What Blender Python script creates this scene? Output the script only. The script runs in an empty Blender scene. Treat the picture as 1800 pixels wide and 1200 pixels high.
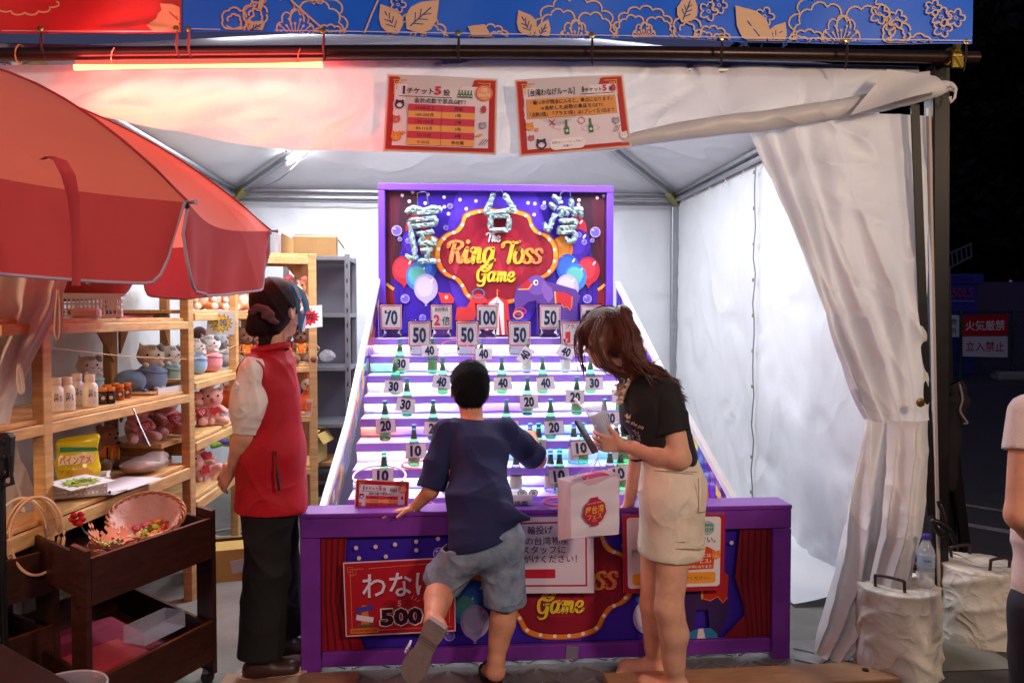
import bpy, bmesh, math, random
import numpy as np
from mathutils import Vector, Matrix
from mathutils.geometry import tessellate_polygon

random.seed(7)
SC = bpy.context.scene
COL = SC.collection
R = math.radians
PI = math.pi

# ---------------------------------------------------------------- camera
cam_d = bpy.data.cameras.new('camera')
cam_d.sensor_width = 36.0
cam_d.lens = 28.0
cam_d.clip_start = 0.05
cam_d.clip_end = 400.0
CAM = bpy.data.objects.new('camera', cam_d)
CAM.location = (0, 0, 1.43)
CAM.rotation_euler = (R(90 - 1.92), 0, R(-4.49))
COL.objects.link(CAM)
SC.camera = CAM

# ---------------------------------------------------------------- dusk sky
world = bpy.data.worlds.new('World')
SC.world = world
world.use_nodes = True
wn = world.node_tree
bg = wn.nodes['Background']
sky = wn.nodes.new('ShaderNodeTexSky')
sky.sky_type = 'NISHITA'
sky.sun_disc = False
sky.sun_elevation = R(-6.0)
sky.sun_rotation = R(20)
glow = wn.nodes.new('ShaderNodeMix'); glow.data_type = 'RGBA'; glow.blend_type = 'ADD'
glow.inputs['Factor'].default_value = 1.0
glow.inputs['B'].default_value = (0.085, 0.085, 0.19, 1)      # city-lit dusk haze, even over the whole sky
wn.links.new(sky.outputs[0], glow.inputs['A'])
wn.links.new(glow.outputs['Result'], bg.inputs['Color'])
bg.inputs['Strength'].default_value = 0.3
sun_d = bpy.data.lights.new('moon_low_sun', 'SUN')
sun_d.energy = 0.02
sun_d.angle = R(12)
sun_d.color = (0.75, 0.82, 1.0)
sun_o = bpy.data.objects.new('moon_low_sun', sun_d)
sun_o.rotation_euler = (R(50), 0, R(-30))
COL.objects.link(sun_o)

SC.view_settings.view_transform = 'Standard'
SC.view_settings.look = 'None'
SC.view_settings.exposure = 0.5
SC.view_settings.gamma = 1.0
SC.view_settings.use_curve_mapping = False
SC.cycles.use_denoising = True
SC.cycles.max_bounces = 8
SC.cycles.diffuse_bounces = 4
SC.cycles.glossy_bounces = 3
SC.cycles.transmission_bounces = 6
SC.cycles.transparent_max_bounces = 12
SC.cycles.caustics_reflective = False
SC.cycles.caustics_refractive = False
SC.cycles.sample_clamp_indirect = 4.0

# ---------------------------------------------------------------- measuring from the photograph (1800 x 1200)
_f = 1400.0
_R = CAM.rotation_euler.to_matrix()
_C = Vector(CAM.location)
def at(px, py, Y):
    d = _R @ Vector(((px - 900) / _f, -(py - 600) / _f, -1.0))
    return _C + d * (Y / d.y)
def atz(px, py, z):
    d = _R @ Vector(((px - 900) / _f, -(py - 600) / _f, -1.0))
    return _C + d * ((z - 1.43) / d.z)
def atx(px, py, x):
    d = _R @ Vector(((px - 900) / _f, -(py - 600) / _f, -1.0))
    return _C + d * (x / d.x)

# ---------------------------------------------------------------- colours, materials
def lin(c):
    c = c / 255.0
    return c / 12.92 if c <= 0.04045 else ((c + 0.055) / 1.055) ** 2.4
def hexc(h):
    h = h.lstrip('#')
    return (lin(int(h[0:2], 16)), lin(int(h[2:4], 16)), lin(int(h[4:6], 16)), 1.0)

_mats = {}
def mat(name, color, rough=0.6, metal=0.0, spec=0.5, noise=0.0, nscale=8.0, bump=0.0, bscale=60.0,
        trans=0.0, alpha=1.0, emit=None, estr=0.0, sheen=0.0, sss=0.0, translucent=0.0, ior=1.45,
        stretch=None, color2=None, wave=False, coat=0.0, bdist=0.01, folds=None):
    if name in _mats: return _mats[name]
    m = bpy.data.materials.new(name)
    _mats[name] = m
    m.use_nodes = True
    nt = m.node_tree; N = nt.nodes; L = nt.links
    b = N['Principled BSDF']
    col = hexc(color) if isinstance(color, str) else (*color, 1.0)
    b.inputs['Base Color'].default_value = col
    b.inputs['Roughness'].default_value = rough
    b.inputs['Metallic'].default_value = metal
    b.inputs['Specular IOR Level'].default_value = spec
    b.inputs['IOR'].default_value = ior
    b.inputs['Transmission Weight'].default_value = trans
    b.inputs['Alpha'].default_value = alpha
    b.inputs['Coat Weight'].default_value = coat
    if sheen: b.inputs['Sheen Weight'].default_value = sheen
    if sss:
        b.inputs['Subsurface Weight'].default_value = sss
        b.inputs['Subsurface Radius'].default_value = (0.02, 0.008, 0.004)
    if emit:
        b.inputs['Emission Color'].default_value = hexc(emit) if isinstance(emit, str) else (*emit, 1.0)
        b.inputs['Emission Strength'].default_value = estr
    tc = None
    def coord():
        nonlocal tc
        if tc is None:
            t = N.new('ShaderNodeTexCoord')
            mp = N.new('ShaderNodeMapping')
            L.new(t.outputs['Object'], mp.inputs['Vector'])
            if stretch: mp.inputs['Scale'].default_value = stretch
            tc = mp.outputs['Vector']
        return tc
    if noise:
        n = N.new('ShaderNodeTexNoise'); n.inputs['Scale'].default_value = nscale
        n.inputs['Detail'].default_value = 6; n.inputs['Roughness'].default_value = 0.6
        L.new(coord(), n.inputs['Vector'])
        r = N.new('ShaderNodeMapRange')
        r.inputs['From Min'].default_value = 0.3; r.inputs['From Max'].default_value = 0.7
        L.new(n.outputs['Fac'], r.inputs['Value'])
        mx = N.new('ShaderNodeMix'); mx.data_type = 'RGBA'
        L.new(r.outputs['Result'], mx.inputs['Factor'])
        c2 = hexc(color2) if color2 else tuple(max(0, x * (1 - noise)) for x in col[:3]) + (1,)
        c1 = col if color2 else tuple(min(1, x * (1 + noise * 0.5)) for x in col[:3]) + (1,)
        mx.inputs['A'].default_value = c2; mx.inputs['B'].default_value = c1
        L.new(mx.outputs['Result'], b.inputs['Base Color'])
        r2 = N.new('ShaderNodeMapRange')
        r2.inputs['To Min'].default_value = max(0, rough - 0.08); r2.inputs['To Max'].default_value = min(1, rough + 0.1)
        L.new(n.outputs['Fac'], r2.inputs['Value']); L.new(r2.outputs['Result'], b.inputs['Roughness'])
    if bump:
        n2 = N.new('ShaderNodeTexWave' if wave else 'ShaderNodeTexNoise'); n2.inputs['Scale'].default_value = bscale
        n2.inputs['Detail'].default_value = 5
        L.new(coord(), n2.inputs['Vector'])
        bp = N.new('ShaderNodeBump'); bp.inputs['Strength'].default_value = bump; bp.inputs['Distance'].default_value = bdist
        L.new(n2.outputs['Fac'], bp.inputs['Height']); L.new(bp.outputs['Normal'], b.inputs['Normal'])
    if folds:      # creases: warped ridges as relief
        n3 = N.new('ShaderNodeTexNoise'); n3.noise_type = 'RIDGED_MULTIFRACTAL'
        n3.inputs['Scale'].default_value = folds[0]; n3.inputs['Detail'].default_value = 3.0; n3.inputs['Roughness'].default_value = 0.45
        n3.inputs['Distortion'].default_value = 0.9; n3.inputs['Offset'].default_value = 0.9; n3.inputs['Gain'].default_value = 1.0; n3.normalize = True
        L.new(coord(), n3.inputs['Vector'])
        bp2 = N.new('ShaderNodeBump'); bp2.inputs['Strength'].default_value = folds[2] if len(folds) > 2 else 0.8; bp2.inputs['Distance'].default_value = folds[1] * .55
        L.new(n3.outputs['Fac'], bp2.inputs['Height'])
        if bump: L.new(bp.outputs['Normal'], bp2.inputs['Normal'])
        L.new(bp2.outputs['Normal'], b.inputs['Normal']); bp = bp2; bump = 1
    if translucent:
        t = N.new('ShaderNodeBsdfTranslucent'); t.inputs['Color'].default_value = col
        ms = N.new('ShaderNodeMixShader'); ms.inputs['Fac'].default_value = translucent
        out = N['Material Output']
        L.new(b.outputs['BSDF'], ms.inputs[1]); L.new(t.outputs['BSDF'], ms.inputs[2])
        if bump: L.new(bp.outputs['Normal'], t.inputs['Normal'])
        L.new(ms.outputs['Shader'], out.inputs['Surface'])
    return m

def pm(h, rough=0.45):     # printed ink
    return mat('print_' + h.lstrip('#') + ('' if rough == 0.45 else str(rough)), h, rough=rough, spec=0.3)

# ---------------------------------------------------------------- mesh builder
def rotm(rx=0, ry=0, rz=0):
    return Matrix.Rotation(rz, 3, 'Z') @ Matrix.Rotation(ry, 3, 'Y') @ Matrix.Rotation(rx, 3, 'X')
def frame_of(d):
    d = Vector(d).normalized()
    a = Vector((0, 0, 1)) if abs(d.z) < 0.9 else Vector((1, 0, 0))
    x = d.cross(a).normalized(); y = x.cross(d).normalized()
    return x, y, d

class MB:
    def __init__(s): s.v = []; s.f = []
    def add(s, vs, fs):
        o = len(s.v); s.v += [Vector(v) for v in vs]; s.f += [tuple(i + o for i in f) for f in fs]; return s
    def box(s, c, size, rot=None, bev=0.0):
        c = Vector(c); h = [x / 2 for x in size]; M = rot or Matrix.Identity(3)
        if bev <= 0:
            vs = [c + M @ Vector((sx * h[0], sy * h[1], sz * h[2])) for sx in (-1, 1) for sy in (-1, 1) for sz in (-1, 1)]
            return s.add(vs, [(0, 1, 3, 2), (4, 6, 7, 5), (0, 4, 5, 1), (2, 3, 7, 6), (0, 2, 6, 4), (1, 5, 7, 3)])
        b = min(bev, min(h) * 0.9); vs = []; idx = {}
        for sx in (-1, 1):
            for sy in (-1, 1):
                for sz in (-1, 1):
                    for ax in range(3):
                        p = [sx * (h[0] - b), sy * (h[1] - b), sz * (h[2] - b)]
                        p[ax] = (sx, sy, sz)[ax] * h[ax]
                        idx[(sx, sy, sz, ax)] = len(vs); vs.append(c + M @ Vector(p))
        fs = []
        for ax in range(3):
            for sg in (-1, 1):
                o = [a for a in range(3) if a != ax]; q = []
                for (a, b2) in ((-1, -1), (1, -1), (1, 1), (-1, 1)):
                    k = [0, 0, 0]; k[ax] = sg; k[o[0]] = a; k[o[1]] = b2; q.append(idx[(*k, ax)])
                fs.append(tuple(q))
        for ax in range(3):
            o = [a for a in range(3) if a != ax]
            for a in (-1, 1):
                for b2 in (-1, 1):
                    q = []
                    for (sg, which) in ((-1, 0), (1, 0), (1, 1), (-1, 1)):
                        k = [0, 0, 0]; k[ax] = sg; k[o[0]] = a; k[o[1]] = b2; q.append(idx[(*k, o[which])])
                    fs.append(tuple(q))
        for sx in (-1, 1):
            for sy in (-1, 1):
                for sz in (-1, 1): fs.append(tuple(idx[(sx, sy, sz, a)] for a in range(3)))
        return s.add(vs, fs)
    def bar(s, a, b, w, t, up=(0, 0, 1), bev=0.0):
        a, b = Vector(a), Vector(b); d = (b - a); l = d.length; d.normalize()
        u = Vector(up); x = u.cross(d)
        if x.length < 1e-4: x = Vector((1, 0, 0)).cross(d)
        x.normalize(); u = d.cross(x)
        M = Matrix((x, d, u)).transposed()
        return s.box((a + b) / 2, (w, l, t), M, bev)
    def tube(s, pts, r, n=10, closed=False, cap=True):
        pts = [Vector(p) for p in pts]; k = len(pts); vs = []; fs = []
        rs = r if isinstance(r, (list, tuple)) else [r] * k
        px = None
        for i, p in enumerate(pts):
            if closed: d = pts[(i + 1) % k] - pts[i - 1]
            else: d = pts[min(i + 1, k - 1)] - pts[max(i - 1, 0)]
            d.normalize()
            if px is None: x, y, _ = frame_of(d)
            else:
                x = px - d * px.dot(d)
                x = x.normalized() if x.length > 1e-5 else frame_of(d)[0]
                y = d.cross(x)
            px = x
            for j in range(n):
                a = 2 * PI * j / n; vs.append(p + (x * math.cos(a) + y * math.sin(a)) * rs[i])
        for i in range(k if closed else k - 1):
            for j in range(n):
                fs.append((i * n + j, i * n + (j + 1) % n, ((i + 1) % k) * n + (j + 1) % n, ((i + 1) % k) * n + j))
        if cap and not closed: fs += [tuple(range(n - 1, -1, -1)), tuple((k - 1) * n + j for j in range(n))]
        return s.add(vs, fs)
    def lathe(s, prof, c=(0, 0, 0), n=20, rot=None, sx=1.0, sy=1.0):
        c = Vector(c); M = rot or Matrix.Identity(3); vs = []; fs = []; k = len(prof)
        for (r, z) in prof:
            for j in range(n):
                a = 2 * PI * j / n; vs.append(c + M @ Vector((r * math.cos(a) * sx, r * math.sin(a) * sy, z)))
        for i in range(k - 1):
            for j in range(n): fs.append((i * n + j, i * n + (j + 1) % n, (i + 1) * n + (j + 1) % n, (i + 1) * n + j))
        if prof[0][0] > 1e-4: fs.append(tuple(range(n - 1, -1, -1)))
        if prof[-1][0] > 1e-4: fs.append(tuple((k - 1) * n + j for j in range(n)))
        return s.add(vs, fs)
    def ball(s, c, r, n=12, rot=None):
        rr = r if isinstance(r, (tuple, list)) else (r, r, r)
        pr = [(max(1e-5, math.sin(PI * i / (n // 2 + 2))), -math.cos(PI * i / (n // 2 + 2))) for i in range(n // 2 + 3)]
        M = (rot or Matrix.Identity(3)) @ Matrix.Diagonal(rr)
        return s.lathe(pr, c, n, M)
    def grid(s, P, closed_u=False):
        nr = len(P); nc = len(P[0]); vs = [p for row in P for p in row]; fs = []
        for i in range(nr - 1):
            for j in range(nc if closed_u else nc - 1):
                j2 = (j + 1) % nc; fs.append((i * nc + j, i * nc + j2, (i + 1) * nc + j2, (i + 1) * nc + j))
        return s.add(vs, fs)
    def prism(s, pts, dvec):
        pts = [Vector(p) for p in pts]; d = Vector(dvec); n = len(pts)
        fs = [(i, (i + 1) % n, n + (i + 1) % n, n + i) for i in range(n)]
        tr = tessellate_polygon([pts])
        fs += [tuple(t) for t in tr] + [tuple(n + i for i in reversed(t)) for t in tr]
        return s.add(pts + [p + d for p in pts], fs)

def world_mat(o):
    M = Matrix.LocRotScale(o.location, o.rotation_euler, o.scale)
    return (world_mat(o.parent) @ M) if o.parent else M

def mesh_from(name, vs, fs, m=None, smooth=False):
    me = bpy.data.meshes.new(name)
    me.from_pydata([tuple(v) for v in vs], [], fs)
    me.update()
    if m: me.materials.append(m)
    if smooth:
        me.polygons.foreach_set('use_smooth', [True] * len(me.polygons))
    return me

def obj(name, mb, m, parent=None, label=None, world=False, smooth=False, kind=None, fixn=True):
    vs = mb.v
    if world and parent is not None:
        Mi = world_mat(parent).inverted(); vs = [Mi @ v for v in vs]
    me = mesh_from(name, vs, mb.f, m, smooth)
    if fixn:
        bm = bmesh.new(); bm.from_mesh(me); bmesh.ops.recalc_face_normals(bm, faces=bm.faces); bm.to_mesh(me); bm.free()
    if smooth == 'auto':
        me.set_sharp_from_angle(angle=R(40))
    return link(name, me, parent, label, kind)

def link(name, me, parent=None, label=None, kind=None):
    o = bpy.data.objects.new(name, me); COL.objects.link(o)
    if parent: o.parent = parent
    if label: o['label'] = label
    if kind: o['kind'] = kind
    return o

def thing(name, label, cat, loc=(0, 0, 0), rz=0.0, group=None, rot=None):
    o = bpy.data.objects.new(name, None); COL.objects.link(o)
    o.empty_display_size = 0.05
    o.location = loc; o.rotation_euler = rot or (0, 0, rz)
    o['label'] = label; o['category'] = cat
    if group: o['group'] = group
    return o
def tag(o, label, cat, group=None):
    o['label'] = label; o['category'] = cat
    if group: o['group'] = group
    return o
def struct(name, mb, m, **k):
    o = obj(name, mb, m, **k); o['kind'] = 'structure'; return o
def copy_thing(root, loc, rz=None, label=None, group=None, rot=None, scale=None):
    def cp(o, parent):
        c = o.copy(); COL.objects.link(c); c.parent = parent
        for ch in list(o.children): cp(ch, c)
        return c
    r = cp(root, None)
    r.location = loc
    if rz is not None: r.rotation_euler = (0, 0, rz)
    if rot is not None: r.rotation_euler = rot
    if scale: r.scale = (scale,) * 3
    if label: r['label'] = label
    if group: r['group'] = group
    return r

def catmull(pts, n=8, closed=False):
    pts = [Vector(p) for p in pts]; k = len(pts); out = []
    g = (lambda i: pts[i % k]) if closed else (lambda i: pts[max(0, min(k - 1, i))])
    for i in range(k if closed else k - 1):
        p0, p1, p2, p3 = g(i - 1), g(i), g(i + 1), g(i + 2)
        for j in range(n):
            t = j / n
            out.append(0.5 * ((2 * p1) + (p2 - p0) * t + (2 * p0 - 5 * p1 + 4 * p2 - p3) * t * t + (3 * p1 - p0 - 3 * p2 + p3) * t ** 3))
    if not closed: out.append(pts[-1].copy())
    return out
def lerp_tab(tab, t):
    for a, b in zip(tab, tab[1:]):
        if t <= b[0]:
            u = 0 if b[0] == a[0] else max(0, (t - a[0]) / (b[0] - a[0]))
            return [x + (y - x) * u for x, y in zip(a[1:], b[1:])]
    return list(tab[-1][1:])

# ---------------------------------------------------------------- flat print: layers of ink as thin geometry
_txt = {}
def text_mesh(s, bold):
    if any(ord(c) > 0x2E00 for c in s): bold = min(bold, .012) if len(s) > 1 or bold < .08 else bold
    k = (s, round(bold, 3))
    if k in _txt: return _txt[k]
    c = bpy.data.curves.new('t', 'FONT'); c.body = s; c.size = 1.0; c.resolution_u = 2; c.offset = bold
    o = bpy.data.objects.new('t', c); me = bpy.data.meshes.new_from_object(o)
    vs = [(v.co.x, v.co.y) for v in me.vertices]; fs = [tuple(p.vertices) for p in me.polygons]
    bpy.data.objects.remove(o); bpy.data.curves.remove(c); bpy.data.meshes.remove(me)
    xs = [v[0] for v in vs] or [0]; ys = [v[1] for v in vs] or [0]
    _txt[k] = (vs, fs, min(xs), max(xs), min(ys), max(ys)); return _txt[k]

class Print:
    """flat artwork drawn in x right / y down units"""
    def __init__(s, step=0.00025): s.v = []; s.f = []; s.m = []; s.mats = []; s.z = 0; s.step = step
    def mi(s, h):
        m = pm(h) if isinstance(h, str) else h
        if m not in s.mats: s.mats.append(m)
        return s.mats.index(m)
    def raw(s, vs, fs, col, up=True):
        o = len(s.v); s.v += [(x, y, s.z) for x, y in vs]; s.f += [tuple(i + o for i in f) for f in fs]
        s.m += [s.mi(col)] * len(fs)
        if up: s.z += 1
    def poly(s, pts, col):
        pts = [Vector((p[0], p[1], 0)) for p in pts]
        s.raw([(p.x, p.y) for p in pts], [tuple(t) for t in tessellate_polygon([pts])], col)
    def rect(s, x0, y0, x1, y1, col): s.poly([(x0, y0), (x1, y0), (x1, y1), (x0, y1)], col)
    def rrect(s, x0, y0, x1, y1, r, col):
        P = []
        for cx, cy, a0 in ((x1 - r, y0 + r, -90), (x1 - r, y1 - r, 0), (x0 + r, y1 - r, 90), (x0 + r, y0 + r, 180)):
            for k in range(5):
                a = R(a0 + k * 22.5); P.append((cx + r * math.cos(a), cy + r * math.sin(a)))
        s.poly(P, col)
    def ell(s, cx, cy, rx, ry, col, n=24, rot=0.0):
        c, q = math.cos(rot), math.sin(rot)
        P = [(cx + rx * math.cos(a) * c - ry * math.sin(a) * q, cy + rx * math.cos(a) * q + ry * math.sin(a) * c) for a in [2 * PI * i / n for i in range(n)]]
        s.raw([(cx, cy)] + P, [(0, i + 1, (i + 1) % n + 1) for i in range(n)], col)
    def dots(s, L, r, col, n=10):
        vs = []; fs = []
        for (x, y, *q) in L:
            rr = q[0] if q else r; o = len(vs)
            vs += [(x + rr * math.cos(2 * PI * i / n), y + rr * math.sin(2 * PI * i / n)) for i in range(n)]
            fs.append(tuple(range(o, o + n)))
        s.raw(vs, fs, col)
    def ring(s, cx, cy, r0, r1, col, n=28, ry=1.0):
        vs = []; fs = []
        for i in range(n):
            a = 2 * PI * i / n
            vs += [(cx + r0 * math.cos(a), cy + r0 * math.sin(a) * ry), (cx + r1 * math.cos(a), cy + r1 * math.sin(a) * ry)]
            j = (i + 1) % n; fs.append((2 * i, 2 * i + 1, 2 * j + 1, 2 * j))
        s.raw(vs, fs, col)
    def stroke(s, pts, w, col, closed=False, broad=False, taper=False, up=True):
        pts = [Vector((p[0], p[1])) for p in pts]; k = len(pts); vs = []; fs = []
        for i, p in enumerate(pts):
            d = (pts[(i + 1) % k] - pts[i - 1]) if closed else (pts[min(i + 1, k - 1)] - pts[max(i - 1, 0)])
            if d.length < 1e-9: d = Vector((1, 0))
            d.normalize(); ww = w
            if broad: ww = w * (0.56 + 0.46 * abs(d.y) ** 1.3)
            if taper: ww = w * (0.25 + 0.75 * math.sin(PI * min(1, max(0, i / (k - 1)))))
            nrm = Vector((-d.y, d.x)) * ww / 2
            vs += [tuple(p + nrm), tuple(p - nrm)]
            if i < k - 1 or closed: j = (i + 1) % k; fs.append((2 * i, 2 * i + 1, 2 * j + 1, 2 * j))
        s.raw(vs, fs, col, up)
        if broad:
            s.dots([(*pts[0], w * 0.42), (*pts[-1], w * 0.36)], 1, col)
    def text(s, t, x, y, size, col, bold=0.02, sx=1.0, rot=0.0, align='c', fit=None, shear=0.0, base=False):
        vs, fs, x0, x1, y0, y1 = text_mesh(t, bold)
        if fit: sx = fit / max(1e-6, (x1 - x0) * size)
        cx = {'c': (x0 + x1) / 2, 'l': x0, 'r': x1}[align]; cy = 0 if base else (y0 + y1) / 2
        c, q = math.cos(rot), math.sin(rot); out = []
        for (a, b) in vs:
            u = (a - cx) * size * sx + shear * (b - cy) * size; w = -(b - cy) * size
            out.append((x + u * c - w * q, y + u * q + w * c))
        s.raw(out, fs, col)
    def build(s, name, parent, unit=1.0, origin=(0, 0), mtx=None, curve=None, label=None, world=False):
        """origin = the artwork point placed at the local origin; x right, z up, facing -Y"""
        vs = []
        for (x, y, z) in s.v:
            p = Vector(((x - origin[0]) * unit, -z * s.step, -(y - origin[1]) * unit))
            if curve: p = curve(p)
            if mtx: p = mtx @ p
            vs.append(p)
        if world and parent: Mi = world_mat(parent).inverted(); vs = [Mi @ v for v in vs]
        me = mesh_from(name, vs, s.f)
        for m in s.mats: me.materials.append(m)
        me.polygons.foreach_set('material_index', s.m)
        return link(name, me, parent, label)

class Clip(Print):
    """print cut to the panel it is on"""
    def __init__(s, step, x0, y0, x1, y1): Print.__init__(s, step); s.b = (x0, y0, x1, y1)
    def raw(s, vs, fs, col, up=True):
        x0, y0, x1, y1 = s.b
        xs = [v[0] for v in vs]; ys = [v[1] for v in vs]
        if min(ys) >= y0 - 1e-6 and max(ys) <= y1 + 1e-6 and min(xs) >= x0 - 1e-6 and max(xs) <= x1 + 1e-6: return Print.raw(s, vs, fs, col, up)
        bm = bmesh.new(); bv = [bm.verts.new((a, b, 0)) for a, b in vs]
        for f in fs:
            try: bm.faces.new([bv[i] for i in f])
            except ValueError: pass
        for co, no in (((0, y0, 0), (0, -1, 0)), ((0, y1, 0), (0, 1, 0)), ((x0, 0, 0), (-1, 0, 0)), ((x1, 0, 0), (1, 0, 0))):
            bmesh.ops.bisect_plane(bm, geom=bm.verts[:] + bm.edges[:] + bm.faces[:], plane_co=co, plane_no=no, clear_outer=True)
        bm.verts.index_update()
        Print.raw(s, [(v.co.x, v.co.y) for v in bm.verts], [tuple(v.index for v in f.verts) for f in bm.faces], col, up); bm.free()

GLY = {
 'i': ([[(0, .3), (.1, .6), (.24, 1.0)], [(.24, 1), (.2, .4), (.27, .05), (.42, .05), (.55, .25)]], .55),
 'n': ([[(0, .8), (.12, 1), (.2, .9), (.18, 0)], [(.19, .5), (.36, .95), (.54, .93), (.56, .7), (.54, .25), (.62, .03), (.8, .22)]], .8),
 'm': ([[(0, .8), (.12, 1), (.2, .9), (.18, 0)], [(.19, .5), (.34, .95), (.5, .93), (.52, .7), (.5, 0)], [(.52, .5), (.68, .95), (.84, .93), (.87, .7), (.85, .25), (.93, .03), (1.1, .22)]], 1.1),
 'g': ([[(.62, .85), (.4, 1.), (.16, .8), (.1, .4), (.22, .05), (.45, .1), (.62, .5)], [(.66, 1), (.65, .4), (.6, -.25), (.4, -.55), (.12, -.5), (.08, -.3), (.35, -.12), (.85, .2)]], .84),
 'o': ([[(.42, .99), (.22, .93), (.08, .5), (.2, .06), (.42, .0), (.62, .2), (.68, .6), (.56, .92), (.36, .99), (.2, .9)], [(.64, .74), (.84, .72)]], .76),
 's': ([[(.66, .78), (.52, 1), (.28, .96), (.2, .76), (.38, .56), (.56, .38), (.54, .1), (.3, 0), (.1, .1), (.08, .25)]], .68),
 'a': ([[(.62, .85), (.4, 1), (.16, .8), (.1, .35), (.26, .0), (.47, .15), (.62, .5)], [(.66, 1), (.62, .3), (.7, .03), (.88, .22)]], .86),
 'e': ([[(.14, .42), (.42, .5), (.58, .72), (.48, .97), (.28, .95), (.12, .7), (.12, .3), (.3, .0), (.52, .05), (.72, .3)]], .7),
 'h': ([[(.1, 1.3), (.28, 1.65), (.2, 1.0), (.18, 0)], [(.19, .5), (.36, .95), (.54, .93), (.56, .7), (.54, .25), (.62, .03), (.8, .22)]], .8),
 'R': ([[(.42, 1.6), (.36, .9), (.28, 0)], [(.0, 1.1), (.08, 1.5), (.45, 1.68), (.85, 1.55), (.92, 1.2), (.68, .9), (.38, .86)], [(.55, .88), (.74, .5), (.82, .08), (1.0, .02), (1.12, .22)]], 1.12),
 'T': ([[(.0, 1.15), (.05, 1.5), (.3, 1.62), (.7, 1.5), (1.1, 1.66)], [(.68, 1.55), (.62, .8), (.52, 0)]], .95),
 'G': ([[(.95, 1.3), (.85, 1.6), (.5, 1.62), (.2, 1.3), (.1, .8), (.2, .2), (.48, .0), (.76, .25), (.84, .75)], [(.56, .72), (.85, .78), (1.05, .74)], [(.85, .7), (.84, 0), (.72, -.4), (.42, -.5), (.2, -.38)]], 1.05),
}
def script_word(p, word, x, y, xh, w, col, dots=None, track=0.0, slant=0.12, stretch=1.0):
    """brush lettering: centre lines inked with a broad nib"""
    x0 = x
    for ch in word:
        st, adv = GLY[ch]
        dd = []
        for q in st:
            c = catmull([(a, b, 0) for a, b in q], 5)
            P = [(x0 + (v.x + slant * v.y) * xh * stretch, y - (v.y if v.y < 1 else 1 + (v.y - 1) * .68) * xh) for v in c]
            p.stroke(P, w, col, broad=True, up=False)
            p.z += 0.25
            dd += P[2::5]
        if ch == 'i': p.dots([(x0 + .42 * xh * stretch, y - 1.42 * xh)], w * .55, col)
        if dots: p.z += 0.5; p.dots(dd, w * .085, dots, 6)
        x0 += (adv + track) * xh * stretch
    p.z += 1
    return x0

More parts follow.
